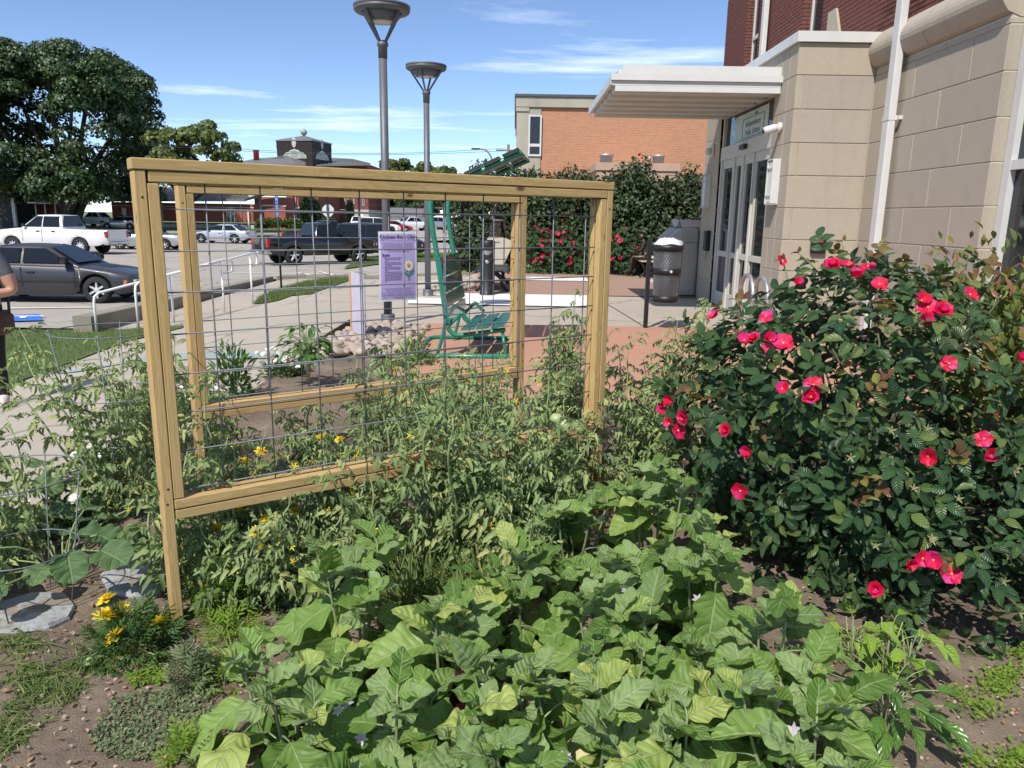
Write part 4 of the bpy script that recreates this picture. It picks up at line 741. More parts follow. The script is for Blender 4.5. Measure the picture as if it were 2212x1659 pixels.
# ================================================================ rocks and edging
tag(MB().box(-2.42, -2.40, 8.75, 11.3, -.05, .14).build('steel_edging', pm('rust_edging', (.10, .065, .045), .8, .3, var=.3)), 'rusty steel edging strip along the river rocks', 'edging')
def rock_mat():
    m, t, b = nodes('river_rock'); oi = t.nodes.new('ShaderNodeObjectInfo'); o = ramp(t, oi.outputs['Random'], [(0, (.36, .24, .18)), (.25, (.38, .31, .25)), (.5, (.27, .23, .20)), (.75, (.44, .36, .30)), (1, (.33, .19, .14))]); o = mixc(t, .4, o, ramp(t, noise(t, 12, 5, .6), [(.3, (.22, .18, .15)), (.7, (.5, .43, .37))])); t.links.new(o, b.inputs['Base Color']); b.inputs['Roughness'].default_value = .75; bumpn(t, b, noise(t, 40, 4, .6), .3, .004); return m
M_rock = rock_mat(); rk = random.Random(8); rmesh = []
for i in range(6):
    m_ = MB(); m_.sphere((0, 0, 0), 1, 9, 6); ph_ = [rk.uniform(0, 6) for _ in range(4)]; m_.v = [tuple(Vector(v) * (1 + .13 * math.sin(3 * v[0] + ph_[0]) + .12 * math.sin(4 * v[1] + ph_[1]) + .1 * math.sin(3.5 * v[2] + ph_[2]))) for v in m_.v]; rmesh.append(m_.mesh('river_rock', M_rock))
n = 0
def rocks(n, f, label, group, r0=.035, r1=.085):
    for _ in range(n):
        x, y = f(); s = rk.uniform(r0, r1); o = link('river_rock', rk.choice(rmesh), None, None, (x, y, gz(x, y) + .03 + s * .35 + rk.uniform(0, .04)), (rk.uniform(-.3, .3), rk.uniform(-.3, .3), rk.uniform(0, 6)), (s * rk.uniform(1, 1.5), s, s * rk.uniform(.55, .8))); tag(o, label, 'rock', group)
rocks(235, lambda: (rk.uniform(-2.36, -1.28 + rk.uniform(-.1, .1)), 8.6 + 2.7 * rk.random() ** 1.25), 'rounded pink and tan river rock in the bed behind the edging', 'river rocks behind the edging')
rocks(60, lambda: (rk.uniform(-2.0, -.95), rk.uniform(17.0, 21)), 'rounded river rock in the strip beside the metal bench', 'river rocks beside the metal bench', .05, .1)
# ================================================================ vehicles
def paint(name, c, rough=.28, metal=.15, coat=.7): return pm(name, c, rough, metal, var=.04, scale=1.5, coat=coat)
M_tyre = pm('tyre_rubber', (.02, .02, .021), .85, var=.2); M_rim = pm('alloy_rim', (.55, .55, .56), .4, .2, var=.05); M_dark = pm('dark_underbody', (.012, .012, .013), .8)
M_red = pm('red_lens', (.42, .012, .012), .2, coat=.5, var=.1); M_amber = pm('amber_lens', (.55, .16, .05), .25, coat=.5, var=.1); M_clear = pm('clear_lens', (.5, .5, .5), .15, coat=.5, var=.1); M_chrome = pm('chrome', (.6, .6, .6), .18, .95, var=.03)
M_carglass = glass_mat('car_glass', (.012, .014, .016), .03)
WH = {}
def wheel_meshes(R, wd, sp):
    k = (R, wd, sp)
    if k in WH: return WH[k]
    ty = MB(); ty.lathe([(R * .62, -wd / 2), (R * .9, -wd / 2), (R * .985, -wd * .38), (R, -wd * .2), (R, wd * .2), (R * .985, wd * .38), (R * .9, wd / 2), (R * .62, wd / 2), (R * .58, 0), (R * .62, -wd / 2)], 28, axis='y', cap=False)
    rm = MB(); rm.lathe([(R * .61, -wd * .44), (R * .645, -wd * .46), (R * .645, -wd * .3), (R * .6, -wd * .1)], 28, axis='y', cap=False); rm.lathe([(R * .16, -wd * .40), (R * .19, -wd * .38), (R * .19, -wd * .1)], 14, axis='y')
    for i in range(sp):
        a = 2 * PI * i / sp; M_ = Matrix.Rotation(a, 4, 'Y'); rm.bbox(-R * .085, R * .085, -wd * .37, -wd * .22, R * .15, R * .63, .012, M=M_)
    dk = MB(); dk.lathe([(R * .6, -wd * .2), (R * .6, -wd * .15)], 24, axis='y')
    WH[k] = (ty.mesh('tyre', M_tyre), rm.mesh('rim', M_rim), dk.mesh('brake_disc', M_dark)); return WH[k]
def lofted(stations, mat, name, parent):
    n = len(stations[0]); m_ = MB(); vs = []
    for s in stations: vs += s
    m_.add(vs, [(i * n + k, i * n + k + 1, (i + 1) * n + k + 1, (i + 1) * n + k) for i in range(len(stations) - 1) for k in range(n - 1)], 0, True); m_.add(stations[0], [tuple(range(n))]); m_.add(stations[-1], [tuple(range(n))[::-1]])
    me = m_.mesh(name, mat); o = link(name, me, parent); return o
def interp(P, x):
    for (a, za), (b, zb) in zip(P[:-1], P[1:]):
        if a <= x <= b: return za + (zb - za) * (x - a) / max(1e-6, b - a)
    return P[0][1] if x < P[0][0] else P[-1][1]
def vehicle(name, label, cat, pos, rz, L_, W_, R, wx, belt, cabin, pmat, group, spokes=6, pickup=None, ground=.2, detail=True, two_door=False, lower=None, wide_tail=False, wd=.22):
    """local +x is the front; belt = [(x, z)] top of the lower body; cabin = (x rear base, x rear roof, x front roof, x front base, z roof)"""
    r = thing(name, label, cat, pos, rz, group); hw = W_ / 2; ra = R + .07
    xs = set([0, L_] + [p[0] for p in belt]); x = 0
    while x < L_: xs.add(x); x += .22
    for w_ in wx:
        for k in range(13): xs.add(w_ + ra * math.cos(PI * k / 12))
    st = []
    for x in sorted(q for q in xs if 0 <= q <= L_):
        zb = ground
        for w_ in wx:
            if abs(x - w_) <= ra + 1e-6: zb = max(zb, R + math.sqrt(max(0, ra * ra - (x - w_) ** 2)) * .98)
        if x < .5: zb = max(zb, ground + .18 * (1 - x / .5))
        if x > L_ - .6: zb = max(zb, ground + .10 * (1 - (L_ - x) / .6))
        zt_ = interp(belt, x); tp = min(1, (L_ - x) / .55, ); tp2 = min(1, x / .4); h_ = hw * (1 - .16 * (1 - tp) ** 2) * (1 - .09 * (1 - tp2) ** 2); zb = min(zb, zt_ - .06)
        sh = zt_ - .05; md = max(zb + .02, min(sh - .01, .62 * zt_ + .1))
        sec = [(h_ * .94, zb), (h_ * .985, zb + .25 * (md - zb)), (h_, md), (h_ * .975, sh), (h_ * .93, zt_ - .008), (h_ * .55, zt_ + (0 if pickup and x < pickup else .012)), (0, zt_ + (0 if pickup and x < pickup else .022))]
        full = sec + [(-a, b) for a, b in sec[-2::-1]]; st.append([(x, a, b) for a, b in full])
    body = lofted(st, pmat, 'body', r)
    # underside and arches in the dark
    MB().box(.25, L_ - .25, -hw * .86, hw * .86, ground + .02, ground + .30).build('underbody', M_dark, r, world=False)
    for w_ in wx: MB().box(w_ - ra * 1.02, w_ + ra * 1.02, -hw * .74, hw * .74, ground + .1, R + ra - .04).build('wheel_well', M_dark, r, world=False)
    if cabin:
        xr, rr, rf, xf, zr = cabin; cs = []
        for t in range(15):
            # sweep from rear base to front base
            f = t / 14; X = xr + (xf - xr) * f; zc = interp([(xr, interp(belt, xr) - .02), (rr, zr - .03), ((rr + rf) / 2, zr), (rf, zr - .025), (xf, interp(belt, xf) - .02)], X); zb = interp(belt, X) - .03; zc = max(zc, zb + .01); k = (zc - zb) / max(.01, zr - interp(belt, (xr + xf) / 2)); bw = hw * .93; tw = bw - (bw - hw * .70) * k
            cs.append([(X, bw, zb), (X, bw + (tw - bw) * .5 + .006, zb + .5 * (zc - zb)), (X, tw, zc - .05 * k), (X, tw * .88, zc - .005), (X, 0, zc + .015)] + [(X, -a, b) for a, b in ((tw * .88, zc - .005), (tw, zc - .05 * k), (bw + (tw - bw) * .5 + .006, zb + .5 * (zc - zb)), (bw, zb))])
        cb_ = lofted(cs, pmat, 'cabin', r); zbm = interp(belt, (xr + xf) / 2); 
        def yat(z, s): k = (z - zbm) / (zr - zbm); return s * (hw * .93 - (hw * .93 - hw * .70) * k + .022)
        z0, z1 = zbm + .05, zr - .09; slr = (rr - xr) / (zr - zbm); slf = (xf - rf) / (zr - zbm)
        edge_r = lambda z: xr + slr * (z - zbm) + .14; edge_f = lambda z: xf - slf * (z - zbm) - .16
        xm = edge_r(z0) * .5 + edge_f(z0) * .5 if not two_door else edge_r(z0) + .02
        parts_ = [(lambda z: xm + .04, edge_f)] if two_door else [(edge_r, lambda z: xm - .04), (lambda z: xm + .04, edge_f)]
        for s in (-1, 1):
            for fa, fb in parts_:
                vs = [(fa(z0), yat(z0, s), z0), (fb(z0), yat(z0, s), z0), (fb(z1), yat(z1, s), z1), (fa(z1), yat(z1, s), z1)]; vs += [(a, b - s * .03, c) for a, b, c in vs]
                MB().add(vs, [(0, 1, 2, 3), (4, 7, 6, 5), (0, 4, 5, 1), (1, 5, 6, 2), (2, 6, 7, 3), (3, 7, 4, 0)]).build('side_window', M_carglass, r, world=False)
        def screen(nm, xb, xt, sgn):
            za, zb2 = zbm + .06, zr - .05; fa = lambda z: xb + (xt - xb) * (z - zbm) / (zr - zbm) + sgn * .014
            vs = [(fa(za), -hw * .80, za), (fa(za), hw * .80, za), (fa(zb2), hw * .60, zb2), (fa(zb2), -hw * .60, zb2)]; MB().add(vs + [(a - sgn * .02, b, c) for a, b, c in vs], [(0, 1, 2, 3), (4, 7, 6, 5), (0, 4, 5, 1), (1, 5, 6, 2), (2, 6, 7, 3), (3, 7, 4, 0)]).build(nm, M_carglass, r, world=False)
        screen('windscreen', xf, rf, 1); screen('rear_window', xr, rr, -1)
        if detail:
            for s in (-1, 1):
                MB().bbox(xf - slf * .1 - .22, xf - slf * .1 - .06, s * (hw * .97), s * (hw * .97 + .16), zbm + .05, zbm + .19, .02).build('mirror', M_dark if name != 'white_x' else pmat, r, world=False)
                for xd in ([xm] if not two_door else []) + [edge_f(z0) + .12]:
                    MB().box(xd - .007, xd + .007, min(s * hw * .985, s * (hw + .003)), max(s * hw * .985, s * (hw + .003)), ground + .2, zbm - .06).build('door_seam', M_dark, r, world=False)
                for xd in ([xm - .75, xm + .12] if not two_door else [edge_r(z0) + .25]): MB().bbox(xd, xd + .2, *sorted((s * hw * .97, s * (hw + .022))), zbm - .2, zbm - .155, .008).build('door_handle', M_dark, r, world=False)
    for w_ in wx:
        for s in (-1, 1):
            ty, rm, dk = wheel_meshes(R, wd, spokes); o = link('wheel', ty, r, None, (w_, s * (hw - wd * .52), R), (0, 0, 0 if s < 0 else PI)); link('rim', rm, o); link('brake_disc', dk, o)
    zbF, zbR = interp(belt, L_ - .1), interp(belt, .1)
    for s in (-1, 1):
        if pickup or wide_tail: MB().bbox(-.02, .16, *sorted((s * (hw * .78), s * (hw * .935))), zbR - .42, zbR - .08, .02).build('tail_light', M_red, r, world=False)
        else: MB().bbox(-.012, .2, *sorted((s * hw * .45, s * hw * .93)), zbR - .22, zbR - .08, .02).build('tail_light', M_red, r, world=False)
        MB().bbox(L_ - .32, L_ - .015, *sorted((s * hw * .50, s * hw * .86)), zbF - .20, zbF - .06, .02).build('headlight', M_clear, r, world=False)
        MB().bbox(L_ - .50, L_ - .20, *sorted((s * hw * .84, s * hw * .955)), zbF - .20, zbF - .07, .02).build('turn_signal', M_amber, r, world=False)
    MB().bbox(-.09 if pickup else -.03, .22, -hw * .92, hw * .92, ground + .18 if not pickup else .5, ground + .40 if not pickup else .68, .03).build('rear_bumper', M_chrome if pickup else pmat, r, world=False); MB().bbox(L_ - .24, L_ + .04, -hw * .86, hw * .86, ground + .08, ground + .34, .03).build('front_bumper', pmat, r, world=False)
    MB().bbox(-.115 if pickup else -.045, -.092 if pickup else -.032, -.16, .16, ground + .22 if not pickup else .53, ground + .35 if not pickup else .66, .002).build('licence_plate', M_clear, r, world=False); MB().bbox(L_ - .06, L_ + .012, -hw * .42, hw * .42, zbF - .22, zbF - .08, .01).build('grille', M_dark, r, world=False)
    if pickup:
        zb = interp(belt, .5); MB().box(.12, pickup - .08, -hw * .84, hw * .84, zb + .002, zb + .012).build('bed_liner', M_dark, r, world=False); MB().box(-.008, .0, -hw * .7, hw * .7, zb - .5, zb - .1).build('tailgate', pmat, r, world=False)
    return r
PK = dict(L_=5.8, W_=2.0, R=.41, wx=(1.25, 4.75), ground=.42, wd=.27)
C_w, C_k, C_s, C_s2, C_d, C_b, C_r = paint('white_car_paint', (.74, .74, .73)), paint('black_car_paint', (.010, .010, .012), .15, .2, 1), paint('silver_car_paint', (.42, .44, .46), .3, .5), paint('pale_blue_silver_paint', (.46, .49, .54), .3, .4), paint('dusty_charcoal_paint', (.035, .035, .043), .4, .2, .4), paint('dark_blue_paint', (.012, .016, .03), .15, .2, 1), paint('red_car_paint', (.32, .012, .02), .25, .2)
def put(u, v, du, dv):           # ground points of the rear and front wheels -> origin and heading
    a, b = gp(u, v), gp(du, dv); return a, math.atan2(b.y - a.y, b.x - a.x)
def park(name, label, cat, rear, front, spec, pmat, group='cars parked on the lot', rz=None, back=None, **kw):
    a, h = put(*rear, *front); h = h if rz is None else rz; d = Vector((math.cos(h), math.sin(h), 0)); n_ = Vector((-d.y, d.x, 0)); sd_ = spec['W_'] / 2 - .12; side_ = 1 if (n_.dot(Vector((a.x, a.y, 0)).normalized()) > 0) else -1
    x0 = spec['wx'][0]; o = a - d * x0 + n_ * (side_ * sd_); o.z = gz(a.x, a.y)
    return vehicle(name, label, cat, o, h, pmat=pmat, group=group, **{**spec, **kw})
SED = dict(L_=4.6, W_=1.76, R=.33, wx=(1.0, 3.65), ground=.2, belt=[(0, .80), (.1, .92), (.9, .97), (2.2, .93), (3.3, .90), (3.9, .82), (4.45, .70), (4.6, .56)], cabin=(.55, 1.25, 2.45, 3.30, 1.42))
# rear wheel off the frame for the charcoal sedan: place by its front wheel
a = gp(215, 655); d = Vector((1, .06, 0)).normalized(); n_ = Vector((-d.y, d.x, 0)); o = a - d * 3.65 + n_ * .76; o.z = gz(a.x, a.y)
r = vehicle('charcoal_sedan', 'dusty charcoal sedan with silver spoke wheels parked by the blue bay', 'car', o, math.atan2(d.y, d.x), pmat=C_d, group='cars parked on the lot', spokes=6, **SED)
for s in (-1, 1): MB().box(1.45, 3.22, *sorted((s * .875, s * .888)), .52, .555).build('side_moulding', M_dark, r, world=False)
a = gp(182, 550); o = Vector((a.x + 1.35, a.y + .95, gz(a.x, a.y))); d = Vector((-1, .10, 0)).normalized()
F250 = dict(L_=6.35, W_=2.05, R=.42, wx=(1.5, 5.3), ground=.45, wd=.28, belt=[(0, 1.28), (2.4, 1.30), (2.45, 1.36), (4.6, 1.33), (5.1, 1.30), (6.2, 1.18), (6.35, 1.0)], cabin=(2.42, 2.52, 3.95, 4.75, 2.02), pickup=2.4)
vehicle('white_pickup', 'long white crew cab pickup truck with red tail lights', 'pickup', o, math.atan2(d.y, d.x), pmat=C_w, group='pickups parked on the lot', spokes=9, **F250)
SLV = dict(L_=5.5, W_=2.0, R=.40, wx=(1.2, 4.45), ground=.42, wd=.27, belt=[(0, 1.22), (2.25, 1.24), (2.3, 1.30), (3.6, 1.27), (4.0, 1.22), (5.2, 1.12), (5.5, .95)], cabin=(2.28, 2.42, 3.10, 3.85, 1.88), pickup=2.25, two_door=True)
a, b = gp(635, 573), gp(774, 569); h = math.atan2((b - a).y, (b - a).x); d = Vector((math.cos(h), math.sin(h), 0)); n_ = Vector((-d.y, d.x, 0)); o = a - d * 1.2 * (b - a).length / 3.25 + n_ * .88; o.z = gz(a.x, a.y)
bp = vehicle('black_pickup', 'shiny black regular cab pickup truck with chrome bumper and silver wheels', 'pickup', o, h, pmat=C_k, group='pickups parked on the lot', spokes=5, **SLV)
SUV = dict(L_=5.0, W_=1.95, R=.38, wx=(1.0, 3.95), ground=.3, wd=.25, belt=[(0, 1.0), (.1, 1.10), (2.5, 1.10), (3.7, 1.08), (4.6, 1.0), (5, .8)], cabin=(.06, .35, 2.8, 3.62, 1.84), wide_tail=True)
def at_ground(u, y): x = ray(u, 480); x = x.x / x.y * y; return Vector((x, y, gz(x, y)))
p = at_ground(717, 41.0); vehicle('black_suv', 'black sport utility vehicle standing beyond the black pickup', 'car', p, .12, pmat=C_b, group='cars parked on the lot', **SUV)
p = at_ground(625, 47.0); vehicle('dark_pickup', 'dark pickup truck with glowing red tail lights behind the black pickup', 'pickup', p, .9, pmat=C_b, group='pickups parked on the lot', **SLV)
COU = dict(L_=4.7, W_=1.75, R=.31, wx=(.95, 3.6), ground=.2, belt=[(0, .72), (.1, .86), (1.3, .90), (2.9, .86), (4.2, .74), (4.7, .55)], cabin=(1.1, 1.75, 2.55, 3.35, 1.28), two_door=True)
p = at_ground(398, 47.0); vehicle('silver_coupe', 'silver two door coupe with dark top behind the white pickup', 'car', p, PI + .06, pmat=C_s, group='cars parked on the lot', **COU)
p = at_ground(543, 58.0); vehicle('silver_sedan', 'pale silver sedan parked alone on the far side of the lot', 'car', p, PI - .12, pmat=C_s2, group='cars parked on the lot', **{**SED, 'L_': 4.65})
# far side of the street
AV = dict(L_=5.6, W_=2.0, R=.40, wx=(1.2, 4.5), ground=.4, wd=.26, belt=[(0, 1.18), (1.6, 1.22), (2.0, 1.26), (4.2, 1.2), (5.3, 1.08), (5.6, .9)], cabin=(1.5, 2.2, 3.5, 4.2, 1.9), pickup=1.6)
fg = 'cars parked far down the street'
p = at_ground(250, 98); vehicle('white_pickup', 'white crew cab pickup half hidden behind the dark tree trunk', 'pickup', p, PI - .3, pmat=C_w, group=fg, detail=False, **AV)
p = at_ground(305, 92); vehicle('silver_hatchback', 'silver hatchback car between the tree and the church wing', 'car', p, PI + .05, pmat=C_s, group=fg, detail=False, **{**SED, 'cabin': (.1, .5, 2.45, 3.30, 1.5)})
for u, y, rz, spec, pc, nm, lb, ct in ((772, 92, .25, SUV, C_w, 'white_suv', 'white sport utility vehicle parked beyond the black vehicles', 'car'), (812, 98, .35, SED, C_r, 'red_sedan', 'dark red sedan parked beside the lamp post line', 'car'), (848, 104, .5, AV, C_w, 'white_pickup', 'white pickup truck far down the street beyond the poster', 'pickup'), (903, 112, .6, AV, C_s, 'silver_pickup', 'silver pickup truck far down the street beyond the lamp posts', 'pickup'), (944, 118, .8, SUV, C_w, 'white_suv', 'white sport utility vehicle at the far end of the street row', 'car'), (835, 128, .3, SED, C_b, 'dark_sedan', 'dark sedan half hidden behind the white pickup', 'car'), (756, 112, .25, SUV, C_w, 'white_van', 'white van roof showing above the black vehicles', 'van')):
    vehicle(nm, lb, ct, at_ground(u, y), rz, pmat=pc, group=fg, detail=False, **spec)
# ================================================================ the person at the edge of the photograph
P0 = Vector((-4.83, 6.78, 0)); P0.z = gz(P0.x, P0.y) + .03
pr = thing('person', 'person in grey short sleeved shirt and black trousers holding a green book', 'person', P0, .12)
J = {'pel': ((0, 0, .95), (.17, .13)), 'sp': ((0, 0, 1.13), (.17, .13)), 'ch': ((0, 0, 1.33), (.19, .13)), 'nk': ((0, -.01, 1.49), .06), 'hd': ((0, -.03, 1.58), (.08, .09)), 'tp': ((0, -.03, 1.69), (.08, .095)), 'nose': ((0, -.135, 1.585), .016)}
E = [('pel', 'sp'), ('sp', 'ch'), ('ch', 'nk'), ('nk', 'hd'), ('hd', 'tp'), ('hd', 'nose')]
for s, n in ((1, 'L'), (-1, 'R')):
    J['sh' + n] = ((.20 * s, .01, 1.40), .075); J['ua' + n] = ((.265 * s, .03, 1.24), .068); J['el' + n] = ((.30 * s, .03, 1.09), .052); J['wr' + n] = ((.09 * s, -.20, 1.07), .033); E += [('ch', 'sh' + n), ('sh' + n, 'ua' + n), ('ua' + n, 'el' + n), ('el' + n, 'wr' + n)]
    J['hp' + n] = ((.10 * s, 0, .88), .115); J['kn' + n] = ((.11 * s, -.015, .50), .075); J['an' + n] = ((.11 * s, .03, .11), .05); J['to' + n] = ((.16 * s, -.13, .055), (.05, .045)); E += [('pel', 'hp' + n), ('hp' + n, 'kn' + n), ('kn' + n, 'an' + n), ('an' + n, 'to' + n)]
    hand(J, E, n, J['wr' + n][0], (-.8 * s, -.4, .1), (-.2 * s, .5, .3))
Zn = {('pel', 'sp'): 0, ('sp', 'ch'): 0, ('ch', 'nk'): 0, ('nk', 'hd'): 1, ('hd', 'tp'): 1, ('hd', 'nose'): 1}
for n in 'LR':
    Zn.update({('ch', 'sh' + n): 0, ('sh' + n, 'ua' + n): 0, ('ua' + n, 'el' + n): 1, ('el' + n, 'wr' + n): 1, ('pel', 'hp' + n): 2, ('hp' + n, 'kn' + n): 2, ('kn' + n, 'an' + n): 2, ('an' + n, 'to' + n): 3})
    for a, b in E:
        if a.endswith(n) and ('palm' in a or 'palm' in b or a[0] in 'ft' and len(a) < 4): Zn[(a, b)] = 1
M_shirt = pm('grey_shirt', (.105, .11, .125), .9, var=.2, bump=.4, bscale=30, dist=.01); M_skin = pm('skin', (.50, .27, .19), .55, var=.06); M_trous = pm('black_trousers', (.012, .012, .014), .9, var=.2); M_shoe = pm('pale_shoe', (.60, .50, .48), .6, var=.1)
skin_body('body', J, E, [M_shirt, M_skin, M_trous, M_shoe], pr, 1.0, Zn)
MB().sphere((0, 0, 1.64), (.098, .115, .115)).build('hair', pm('brown_hair', (.05, .03, .02), .7, var=.3, scale=40), pr, world=False)
for s in (-1, 1): MB().sphere((.033 * s, -.122, 1.615), (.012, .008, .009), 8, 6).build('eye', M_dark, pr, world=False)
MB().bbox(-.14, .16, -.26, -.225, 1.02, 1.25, .004).build('green_book', pm('green_book', (.16, .20, .09), .6, var=.2), pr, world=False)
m_ = MB(); m_.bbox(.10, .25, -.10, .14, .70, .92, .05); bag = m_.build('brown_bag', pm('brown_leather', (.07, .032, .02), .7, var=.3), pr, world=False); MB().tube(bez([(.26, 0, .9), (.24, .04, 1.2), (.12, .06, 1.42), (-.1, .1, 1.44), (-.2, .12, 1.2)], 5), .012, 6).build('strap', M_black, bag, world=False)
# ================================================================ church beyond the street
M_rbrick = brickmat('red_church_brick', (.36, .105, .075), (.29, .08, .06), (.34, .2, .16), 2.6, .9, .3); M_dbrick = brickmat('brown_and_shaded_brick', (.24, .085, .07), (.19, .065, .055), (.24, .14, .12), 2.6, .9, .3)  # darker brick: hall's own brown, also shade painted on the main block's side
M_trim = pm('white_trim', (.72, .70, .66), .7, var=.06); M_roofm = pm('standing_seam_roof', (.20, .19, .19), .5, .3, var=.12); M_lime = pm('church_limestone', (.50, .47, .42), .85, var=.12); M_copper = pm('dark_cladding', (.028, .02, .02), .6, .2, var=.2); M_sage = pm('sage_glass', (.30, .36, .30), .3, var=.2)
ch = thing('church', 'red brick church with low wings and a black cupola topped by a ball', 'church', (-40, 110, -.4))
def cbox(name, u0, v0, u1, v1, y, dep, mat, parent=None, zb=None):
    a, b = at(u0, v0, y), at(u1, v1, y); m_ = MB(); m_.box(a.x, b.x, y, y + dep, b.z if zb is None else zb, a.z); return m_.build(name, mat, parent or ch)
def seamroof(name, pts_eave, pts_ridge, parent, nseam):
    a0, a1 = map(Vector, pts_eave); b0, b1 = map(Vector, pts_ridge); m_ = MB(); m_.add([a0, a1, b1, b0, a0 - Vector((0, 0, .25)), a1 - Vector((0, 0, .25)), b1 - Vector((0, -.3, .4)), b0 - Vector((0, -.3, .4))], [(0, 1, 2, 3), (0, 4, 5, 1), (1, 5, 6, 2), (3, 2, 6, 7), (0, 3, 7, 4), (4, 7, 6, 5)]); rf = m_.build(name, M_roofm, parent)
    for k in range(nseam + 1):
        t = k / nseam; p, q = a0.lerp(a1, t), b0.lerp(b1, t); MB().tube([p + Vector((0, 0, .06)), q + Vector((0, 0, .06))], .07, 4, smooth=False).build('roof_seam', M_roofm, rf)
    return rf
WY = 101.0
cbox('wing_wall', 240, 436, 548, 481, WY, 14, M_rbrick); cbox('wing_base', 238, 481.2, 549, 494, WY - .1, 14.1, M_lime, zb=-.8); cbox('wing_band', 240, 444.5, 548, 448, WY - .06, .05, M_trim); cbox('eaves_fascia', 236, 430.5, 530, 436, WY - .9, .5, M_trim)
seamroof('wing_roof', (at(236, 431, WY - .8), at(528, 431, WY - .8)), (at(300, 404, WY + 8), at(615, 404, WY + 8)), ch, 26); cbox('clerestory', 352, 392, 617, 405, WY + 8.2, 3, M_trim)
for u0, u1 in ((262, 274), (296, 308), (313, 324), (384, 397), (488, 508)):
    f = cbox('window', u0, 448.5, u1, 480, WY - .12, .05, M_trim); w_ = (u1 - u0)
    for i in range(2):
        for va, vb in ((450, 459), (461, 479)): cbox('pane', u0 + w_ * (.1 + .45 * i), va, u0 + w_ * (.45 + .45 * i), vb, WY - .16, .03, M_glass, f)
for u in (349, 519): cbox('downspout', u, 436, u + 3, 490, WY - .2, .12, M_trim, zb=-.3)
# gabled return and main block
GY = 103.5; a0, a1 = at(525, 434, GY - 4), at(617, 408, GY + 4)
cbox('return_wall', 549, 425, 618, 490, GY, 10, M_rbrick, zb=-.8); cbox('return_band', 549, 442, 618, 446, GY - .06, .05, M_trim); m_ = MB(); p = [at(530, 433, GY - 1), at(558, 420, GY - 1), at(612, 412, GY - 1), at(612, 405, GY - 1), at(556, 412, GY - 1), at(528, 429, GY - 1)]; m_.prism([(q.x, q.z) for q in p], GY - 1.4, GY - .8, 'y'); m_.build('gable_fascia', M_trim, ch); 
m_ = MB(); p = [at(540, 421, GY), at(614, 411, GY), at(600, 402, GY + 5), at(545, 402, GY + 5)]; m_.add(p, [(0, 1, 2, 3)]); m_.build('return_roof', M_roofm, ch); cbox('utility_panel', 534, 456, 539, 490, WY - .3, .2, M_trim, zb=-.4); cbox('downspout', 590, 420, 593, 476, GY - .2, .12, M_trim); cbox('service_door', 620, 451, 637, 478, GY + 3.8, .1, M_trim, zb=-.3)
MYc = 108.0; cbox('main_wall', 617, 396, 647, 480, MYc, 20, M_rbrick, zb=-.8); cbox('main_band', 617, 421, 647, 425, MYc - .06, .05, M_trim); cbox('main_band', 617, 447, 647, 451, MYc - .06, .05, M_trim); cbox('downspout', 637, 398, 640, 480, MYc - .2, .12, M_trim)
cbox('recess_wall', 647.2, 396, 690, 485, MYc + 6, 14, M_dbrick, zb=-.8); cbox('downspout', 678, 398, 681.5, 485, MYc + 5.8, .12, M_trim)  # shaded side of the red block, its shade put into the darker brick colour
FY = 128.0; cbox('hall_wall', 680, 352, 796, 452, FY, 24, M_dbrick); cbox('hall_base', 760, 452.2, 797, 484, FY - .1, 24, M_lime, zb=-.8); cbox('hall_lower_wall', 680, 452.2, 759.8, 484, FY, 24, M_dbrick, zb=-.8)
m_ = MB(); p = [at(694, 402, FY), at(707, 402, FY), at(707, 410, FY), at(701, 419, FY), at(694, 410, FY)]; m_.prism([(q.x, q.z) for q in p], FY - .1, FY - .02, 'y'); m_.build('shield_panel', M_lime, ch)
for u, va, vb in ((720, 417, 442), (734, 402, 419), (744, 417, 442), (762, 402, 441), (783, 427, 444), (783, 404, 411)):
    f = cbox('narrow_window', u, va, u + 4, vb, FY - .1, .06, M_trim); cbox('pane', u + 1, va + 2, u + 3, vb - 2, FY - .14, .03, M_glass, f)
for u in (716, 752, 773): cbox('downspout', u, 402, u + 1.6, 480, FY - .25, .12, M_trim)
seamroof('hall_roof', (at(600, 357, FY - 6), at(800, 354, FY - 1)), (at(650, 336, FY + 10), at(760, 344, FY + 10)), ch, 22); m_ = MB(); m_.add([at(470, 358, 112), at(640, 356, 112), at(625, 337, 122), at(555, 342, 122)], [(0, 1, 2, 3)]); m_.build('lower_roof', M_roofm, ch)
seamroof('porch_roof', (at(560, 354, 116), at(660, 352, 116)), (at(606, 338, 121), at(618, 338, 121)), ch, 10)
# cupola
CYc = 124.0; c0, c1 = at(596, 350, CYc), at(700, 350, CYc); cx = (c0.x + c1.x) / 2; S4 = (c1.x - c0.x) / (math.cos(.26) + math.sin(.26)); zb, ze, zp = at(648, 353, CYc).z, at(648, 305, CYc).z, at(648, 291, CYc).z; RC = S4 / math.sqrt(2); ca = PI / 4 - .26; cc = (cx, CYc + 3, 0)
cu = MB().lathe([(RC, zb - 1), (RC, ze)], 4, c=cc, smooth=False, a0=ca).build('cupola', M_copper, ch); MB().lathe([(RC * 1.04, ze + .005), (RC * 1.04, ze + .18), (.15, zp + .15)], 4, c=cc, smooth=False, a0=ca).build('cupola_roof', M_roofm, cu); MB().sphere((cx, CYc + 3, zp + .7), .55).build('ball_finial', M_sage, cu); MB().lathe([(.2, zp), (.12, zp + .3)], 8, c=cc).build('finial_stem', M_roofm, cu)
